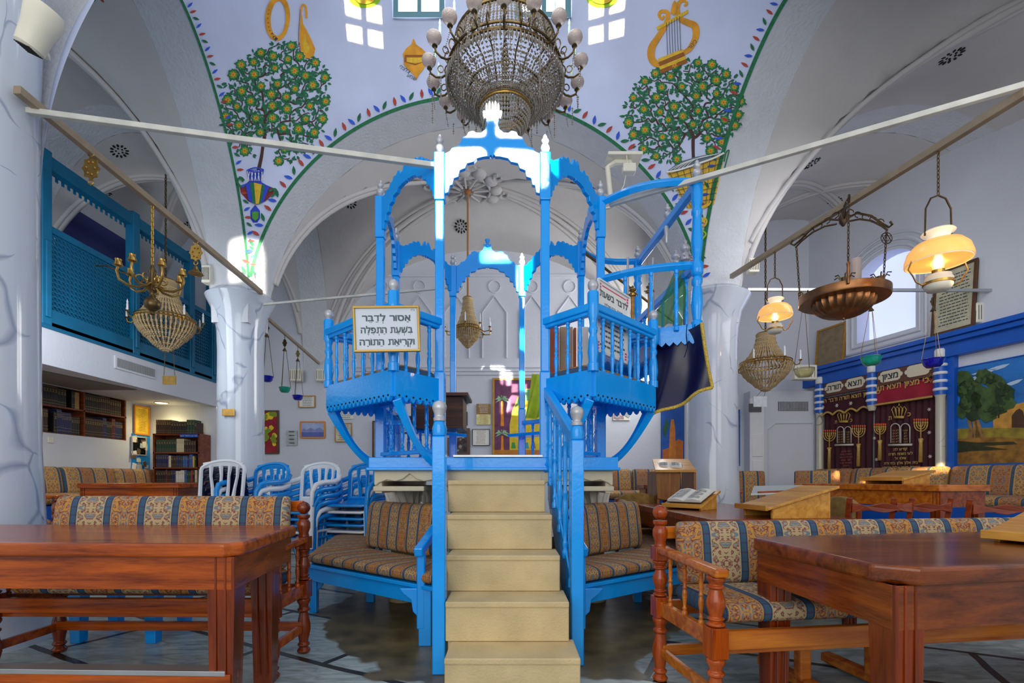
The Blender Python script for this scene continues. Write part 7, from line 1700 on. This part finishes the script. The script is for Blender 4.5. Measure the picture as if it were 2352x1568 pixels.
border([(CX+AX*cos(pi*i/N_), 5.55, Z0+2.57*sin(pi*i/N_)) for i in range(N_, -1, -1)], (1090, 742), 'painted green band with red, blue and green leaves over the rear arch', away=True)
lc_ = [(XL0, yv(sin(pi/2-pi*.75*i/N_)), Z0+hy(sin(pi/2-pi*.75*i/N_))) for i in range(N_)]
border(lc_, (900, 100), 'painted green band with small leaves down the arch edge on the gallery side', 6, 54, 18, 17)
rc_ = [(xr0(yv(sin(pi/2-pi*.75*i/N_), 1)), yv(sin(pi/2-pi*.75*i/N_), 1), Z0+hy(sin(pi/2-pi*.75*i/N_))) for i in range(N_)]
border(rc_, (1300, 100), 'painted green band with larger leaves down the arch edge on the ark side', 9, 66, 24, 20)
# instruments
def dtext(s, px, py, size, rot, m, par):
    cu = bpy.data.curves.new('t', 'FONT'); cu.body = heb(s); cu.size = size; cu.align_x = 'CENTER'; cu.resolution_u = 2
    o = bpy.data.objects.new('t', cu); C.objects.link(o); me = bpy.data.meshes.new_from_object(o.evaluated_get(bpy.context.evaluated_depsgraph_get())); bpy.data.objects.remove(o)
    for v in me.vertices: x, y = v.co.x*cos(rot)+v.co.y*sin(rot), -v.co.y*cos(rot)+v.co.x*sin(rot); v.co = dome_hit(px+x, py+y, .008)
    me.materials.clear(); me.materials.append(m); ob = bpy.data.objects.new('lettering', me); C.objects.link(ob); ob.parent = par
mb = MB(); ring_ = [(638+23*cos(t)-2*sin(t), 42+46*sin(t)) for t in [2*pi*k/20+.4 for k in range(21)]]; dstroke(mb, ring_, (9, 12, 13, 12, 9), 6, .007, 3)
for k in range(8): t = pi*.65+k*.22; dpoly(mb, [(638+23*cos(t)+1.8*cos(a), 42+46*sin(t)+1.8*sin(a)) for a in (0, 1.5, 3, 4.5)], 7, .010)
o = mural(mb, 'painted_horn_ring', PM, 'mural of a golden ring shaped horn high above the vase tree'); dtext('תוף', 626, 88, 15, .9, ink, o)
mb = MB(); dpoly(mb, [(692,22),(696,55),(706,72),(717,95),(724,112),(720,128),(710,134),(698,133),(690,126),(688,80),(690,40)], 6, .007); dpoly(mb, [(700,75),(709,95),(712,112),(706,122),(698,120),(695,95)], 13, .009); dstroke(mb, [(691,28),(694,12),(702,16),(704,42)], 5, 6, .007); dstroke(mb, [(690,20),(686,70),(686,104)], 1.4, 7, .007)
o = mural(mb, 'painted_pear_instrument', PM, 'mural of a golden pear shaped string instrument with hooked neck'); dtext('כינור', 682, 112, 14, 1.4, ink, o)
mb = MB(); dpoly(mb, [(950,88),(956,102),(970,112),(980,122),(976,134),(927,134),(925,124),(932,112),(944,102)], 6, .007); dpoly(mb, [(928,132),(978,132),(980,146),(972,160),(962,172),(957,184),(950,172),(936,158),(927,148)], 6, .007); dpoly(mb, [(930,126),(976,126),(979,140),(954,150),(928,142)], 7, .009); dpoly(mb, [(934,132),(972,132),(974,142),(954,146),(934,142)], 13, .010)
o = mural(mb, 'painted_cymbals', PM, 'mural of two golden cymbals beside the crystal chandelier'); dtext('צלצלי', 928, 162, 12, .5, ink, o); dtext('שמע', 944, 180, 12, .5, ink, o)
mb = MB(); dpoly(mb, [(982,74),(990,76),(994,100),(988,104)], 6, .007); mural(mb, 'painted_flute', PM, 'mural of a short golden horn end partly behind the chandelier')
mb = MB()
dstroke(mb, [(1526,36),(1520,44),(1514,34),(1520,26),(1534,30),(1530,55),(1512,85),(1497,110),(1497,135),(1512,148),(1532,140)], (5, 6, 8, 10, 13, 17, 16, 10), 6, .007)
dstroke(mb, [(1572,14),(1578,8),(1572,2),(1562,4),(1556,20),(1562,42),(1580,52),(1596,60),(1598,85),(1584,112),(1568,122)], (5, 6, 8, 11, 15, 17, 13, 10), 6, .007)
dpoly(mb, [(1508,62),(1580,22),(1581,30),(1510,70)], 13, .009); dpoly(mb, [(1540,30),(1545,8),(1550,0),(1556,8),(1554,28),(1548,36)], 6, .010)
for k in range(4): dstroke(mb, [(1516-k, 166-k*9), (1578-k*3, 140-k*8)], 8, (7, 13)[k % 2], .009+.001*k, smooth=False)
for k in range(6): dstroke(mb, [(1531+6*k, 52-3*k), (1534+6*k, 134-3*k)], 1.2, 8, .012, smooth=False)
o = mural(mb, 'painted_lyre', PM, 'mural of a golden lyre above the basket tree'); dtext('כינור', 1594, 105, 13, -.9, ink, o)
for (cx_, lb) in ((838, 'green and yellow painted disc beside the first dome window'), (1383, 'green and yellow painted disc beside the second dome window')):
    mb = MB(); dpoly(mb, [(cx_+36*cos(2*pi*k/24), -4+22*sin(2*pi*k/24)) for k in range(24)], 10, .007); dpoly(mb, [(cx_+24*cos(2*pi*k/24), -6+15*sin(2*pi*k/24)) for k in range(24)], 13, .022); mural(mb, 'painted_disc', PM, lb)
# pierced rosettes and north bay boss
def qfind(Q, px, py):
    best = None
    for n_, c0, c1, sp in ((30, 0, 0, .98), (14, None, None, .08), (10, None, None, .012)):
        bc = (0, 0) if best is None else best[1:]
        for i in range(-n_, n_+1):
            for j in range(-n_, n_+1):
                u, v = bc[0]+sp*i/n_, bc[1]+sp*j/n_
                if abs(u) > .99 or abs(v) > .99: continue
                d = (to_px(Q(u, v))-Vector((px, py))).length
                if best is None or d < best[0]: best = (d, u, v)
    return best
def rosette(key, px, py, label, r=.085):
    d, u, v = qfind(qs[key], px, py)
    Q = qs[key]; p = Q(u, v); a = (Q(u+.02, v)-Q(u-.02, v)).normalized(); b = (Q(u, v+.02)-Q(u, v-.02)).normalized(); n = a.cross(b).normalized(); n = n if n.z < 0 else -n; b = n.cross(a)
    mb = MB(); f = lambda x, y, t: p+a*x+b*y+n*t
    for k in range(12):
        t = 2*pi*k/12; cx_, cy_ = r*cos(t), r*sin(t)
        mb.prism([(cx_+.022*cos(t)*cos(w)-.013*sin(t)*sin(w), cy_+.022*sin(t)*cos(w)+.013*cos(t)*sin(w)) for w in [j*pi/4 for j in range(8)]], lambda x, y: f(x, y, -.004), lambda x, y: f(x, y, .010))
    for k in range(5):
        t = 2*pi*k/5; mb.prism([(r*.45*cos(t)+.011*cos(w), r*.45*sin(t)+.011*sin(w)) for w in [j*pi/3 for j in range(6)]], lambda x, y: f(x, y, -.004), lambda x, y: f(x, y, .010))
    tag(mb.build('vent_rosette', blackm), label, 'vent')
for k_, x_, y_, lb in (('lb', 274, 346, 'dark pierced rosette in the vault nearest the brass ornament'), ('lb', 236, 440, 'dark pierced rosette low in the vault over the lattice gallery'), ('lb', 432, 520, 'dark pierced rosette in the vault beside the white column arch'), ('bb', 803, 463, 'pierced rosette in the rear vault seen outside the blue arches'), ('bb', 1059, 520, 'pierced rosette in the rear vault seen inside the blue arches'), ('rb', 1865, 374, 'pierced rosette high in the vault over the ark'), ('rb', 1917, 460, 'pierced rosette low in the vault over the ark'), ('rc', 2186, 128, 'large pierced rosette in the tall vault near the oil lamps')):
    rosette(k_, x_, y_, lb)
d, u, v = qfind(qs['bb'], 1072, 425); c_ = qs['bb'](u, v); bs = MB()
for k in range(12):
    a = 2*pi*k/12; bs.ball((c_.x+.42*cos(a), c_.y+.42*sin(a), c_.z-.07), .10, seg=10, rings=6, sz=.6); bs.tube([(c_.x+.1*cos(a), c_.y+.1*sin(a), c_.z-.10), (c_.x+.32*cos(a), c_.y+.32*sin(a), c_.z-.08)], .018, 5)
bs.tube([(c_.x+.34*cos(2*pi*k/32), c_.y+.34*sin(2*pi*k/32), c_.z-.08) for k in range(32)], .02, 6, closed=True)
for k in range(8):
    a = 2*pi*k/8+.2; bs.tube([(c_.x+.55*cos(a)+.06*cos(t), c_.y+.55*sin(a)+.06*sin(t), c_.z-.09) for t in [j*pi/4 for j in range(7)]], .022, 5)
tag(bs.build('ceiling_boss', vaultm, smooth=60), 'carved plaster flower boss in the rear vault above the rope chandelier', 'ceiling boss')
# ================================================================ THINGS ON THE PLATFORM
T = rect_frame((-.775, 3.0, 1.928), (1, .07, 0), (.07, -1, 0)) @ Matrix.Rotation(-.035, 4, 'Y')
sg_white = mat('sign_white', rgb(198, 208, 222), .3)
def sign_txt(o, T, w_, h_, y):
    for s_, z, wd in (('אָסוּר לְדַבֵּר', .050, .292), ('בִּשְׁעַת הַתְּפִלָּה', -.024, .312), ('וּקְרִיאַת הַתּוֹרָה', -.098, .332)):
        pointed(s_, .056, T @ Matrix.Translation((0, y+.0005, z)), inkg, o, wd, .055)
    text(heb('ב"ה'), .016, T @ Matrix.Translation((w_*.43, y+.001, h_*.43)), inkg, 'lettering', o)
framed('gold framed white sign with three lines of grey Hebrew lettering on the balcony', T, .405, .285, mat('sign_gold', rgb(170, 138, 62), .3, metal=.4), sign_txt, fw=.014, name='hebrew_sign', cat='sign', bg_=sg_white)
A1, B1 = balR[1], balR[3]; ex = (B1-A1).normalized(); nn = Vector((ex.y, -ex.x, 0)); nn = nn if nn.y < 0 else -nn
c_ = A1.lerp(B1, .42)-nn*.07; T = rect_frame((c_.x, c_.y, 2.09), ex, nn) @ Matrix.Rotation(.06, 4, 'Y')
def poster(o, T, w_, h_, y):
    text(heb('לדבר בשעת'), .062, T @ Matrix.Translation((0, y+.001, .14)), inkg, 'lettering', o, bold=.0008, sx=1.1)
    text(heb('סדר התפילה'), .045, T @ Matrix.Translation((0, y+.001, .075)), inkg, 'lettering', o)
    lines(inkg, 7, .85, .4)(o, T @ Matrix.Translation((0, 0, -.09)), w_, .26, y+.001)
    m_ = MB()
    for sx in (-1, 1):
        for sz in (-1, 1):
            for k in range(3): m_.box(sx*w_*.46-.010-.0*k, sx*w_*.46+.010, y, y+.0012, sz*(h_*.46-.02*k)-.006, sz*(h_*.46-.02*k)+.006, T=T)
    m_.box(-w_*.4, w_*.4, y, y+.0008, h_*.44, h_*.455, T=T); m_.build('pink_ornament', mat('pink_print', rgb(220, 60, 120), .6), o)
framed('white framed Hebrew poster with pink corners leaning behind the balcony balusters', T, .40, .50, whitepaint, poster, fw=.012, name='hebrew_poster', cat='poster', bg_=paper)
# upright boards and folded things standing in the right balcony
for (px0, px1, py0, py1, d, m, lb, nm) in ((1264, 1284, 752, 862, 3.62, mat('rust_board', rgb(168, 78, 40), .6), 'rust brown board standing upright on the balcony beside the blue post', 'upright_board'), (1286, 1316, 750, 862, 3.66, mat('sand_board', rgb(176, 148, 122), .9), 'sand coloured padded board standing between two brown boards', 'upright_board'), (1318, 1324, 752, 862, 3.66, mat('rust_board', rgb(168, 78, 40), .6), 'thin brown board edge beside the sand coloured padded board', 'upright_board'), (1328, 1352, 750, 858, 3.60, paper, 'large white book leaning on the balcony seat behind balusters', 'tall_book')):
    a, b = P(px0, py0, d), P(px1, py1, d); o = MB().box(a.x, b.x, d, d+.05, 1.76, a.z).build(nm, m, bevel=.004); tag(o, lb, 'board' if 'board' in nm else 'book')
def drape(name, label, TL_, TR_, BR_, BL_, m, cat, waves=5, amp=.03, fringe=None, n=40, bulge=.0, sag=.0):
    o = thing(name, label, cat, (TL_+TR_)/2); vs_ = []; nrm = (TR_-TL_).cross(BL_-TL_).normalized()
    for j in range(n+1):
        for i in range(n+1):
            s, t = i/n, j/n; p = TL_.lerp(TR_, s).lerp(BL_.lerp(BR_, s), t); vs_.append(p+nrm*(amp*(.3+.7*t)*sin(waves*2*pi*(s+.12*t)+1.3*t)+bulge*sin(pi*s)*sin(pi*t))-Vector((0,0,sag*sin(pi*s)*t)))
    n1 = n+1; MB().add(vs_, [(j*n1+i, j*n1+i+1, (j+1)*n1+i+1, (j+1)*n1+i) for j in range(n) for i in range(n)]).build('cloth', m, o, smooth=True)
    if fringe:
        MB().tube([vs_[n*n1+i] for i in range(n1)], .014, 5).build('fringe', fringe, o, smooth=True); MB().tube([vs_[j*n1+n] for j in range(n1)], .014, 5).build('fringe', fringe, o, smooth=True)
    return o
drape('navy_cloth', 'dark navy satin cloth with gold fringe hanging from the raised blue box', P(1500, 790, 3.86), P(1612, 742, 3.58), P(1636, 890, 3.56), P(1476, 966, 3.74), navy, 'cloth', 1.6, .03, mat('gold_fringe', rgb(214, 180, 70), .6, var=.4, vscale=80, bump=1, bscale=120), bulge=.05)
for k, px in enumerate((1578, 1596)):
    p = P(px, 745, 3.55); MB().tube([p, p+Vector((-.01,-.01,-.08)), p+Vector((.0,-.01,-.17)), p+Vector((-.02,0,-.24))], .010, 4, flat=.3).build('ribbon', navy, bpy.data.objects['navy_cloth'])
drape('green_gauze', 'translucent green gauze cloth draped over the raised box railing', P(1560, 598, 3.92), P(1582, 604, 3.85), P(1566, 745, 3.80), P(1490, 748, 3.95), greencl, 'cloth', 2, .02)
drape('lime_cloth', 'lime green embroidered cloth bag hanging inside behind the blue post', P(1222, 858, 4.7), P(1262, 862, 4.6), P(1262, 958, 4.6), P(1204, 962, 4.7), limecl, 'cloth', 2, .03)
def scroll_finial(px, py, h, label, m=silver, d=3.95, z0=2.13, sc=1):
    p = P(px, py, d); o = thing('scroll_finial', label, 'torah ornament', (p.x, p.y, z0)); zt_ = p.z
    MB().lathe([(.05,0),(.05,.04),(.018,.05),(.016,zt_-h-z0+.01)], (p.x, p.y, z0), 12).build('roller', honey, o, smooth=50)
    m_ = MB(); pr = [(.3,0),(.9,.08),(1,.25),(.55,.38),(.4,.42),(.85,.50),(.95,.60),(.6,.72),(.25,.78),(.4,.86),(.2,.94),(0,1)]; m_.lathe([(a*.042*sc, b*h) for a, b in pr], (p.x, p.y, zt_-h), 14)
    for k in range(6): a = k*pi/3; m_.ball((p.x+.05*sc*cos(a), p.y+.05*sc*sin(a), zt_-h*.78), .010*sc, seg=6, rings=4)
    m_.build('silver_crown', m, o, smooth=50)
scroll_finial(1574, 548, .19, 'tall silver scroll finial with bells beside the blue turned post', d=3.9)
scroll_finial(1552, 572, .16, 'silver scroll finial standing behind the green gauze', d=4.15)
scroll_finial(1453, 655, .10, 'small brass bell finial nearest the blue arch posts', brass, 4.1, 2.13, .8)
scroll_finial(1492, 648, .10, 'small brass bell finial behind the middle baluster', brass, 4.2, 2.13, .8)
for px, lb in ((1442, 'thin silver rod rising behind the curved blue rail'), (1500, 'thin silver rod rising beside the brass bell finial')):
    p = P(px, 590, 4.3); tag(MB().lathe([(.011,0),(.011,p.z-2.14),(.0,p.z-2.13)], (p.x, p.y, 2.13), 8).build('silver_rod', silver, smooth=50), lb, 'rod')
# inner desk top of the platform with dark board and cushion
o = thing('platform_desk', 'dark wooden reading desk board inside the platform behind the thin blue posts', 'desk', (-.72, 4.55, 1.47)); a = P(1020, 906, 4.55)
MB().box(-.98, -.40, 4.4, 4.85, 1.76, 1.79).build('board', dwood, o, bevel=.003); MB().box(-.93, -.45, 4.45, 4.8, 1.47, 1.76).build('box', dwood, o, bevel=.003)

sgo = bpy.data.objects['hebrew_sign']; MB().tube([(-.80, 3.01, 2.04), (-.775, 3.06, 2.10), (-.75, 3.01, 2.04)], .003, 4).bar((-.775, 2.995, 2.0), (-.775, 3.08, 2.0), .01, .01).build('hanging_wire', bronze, sgo)
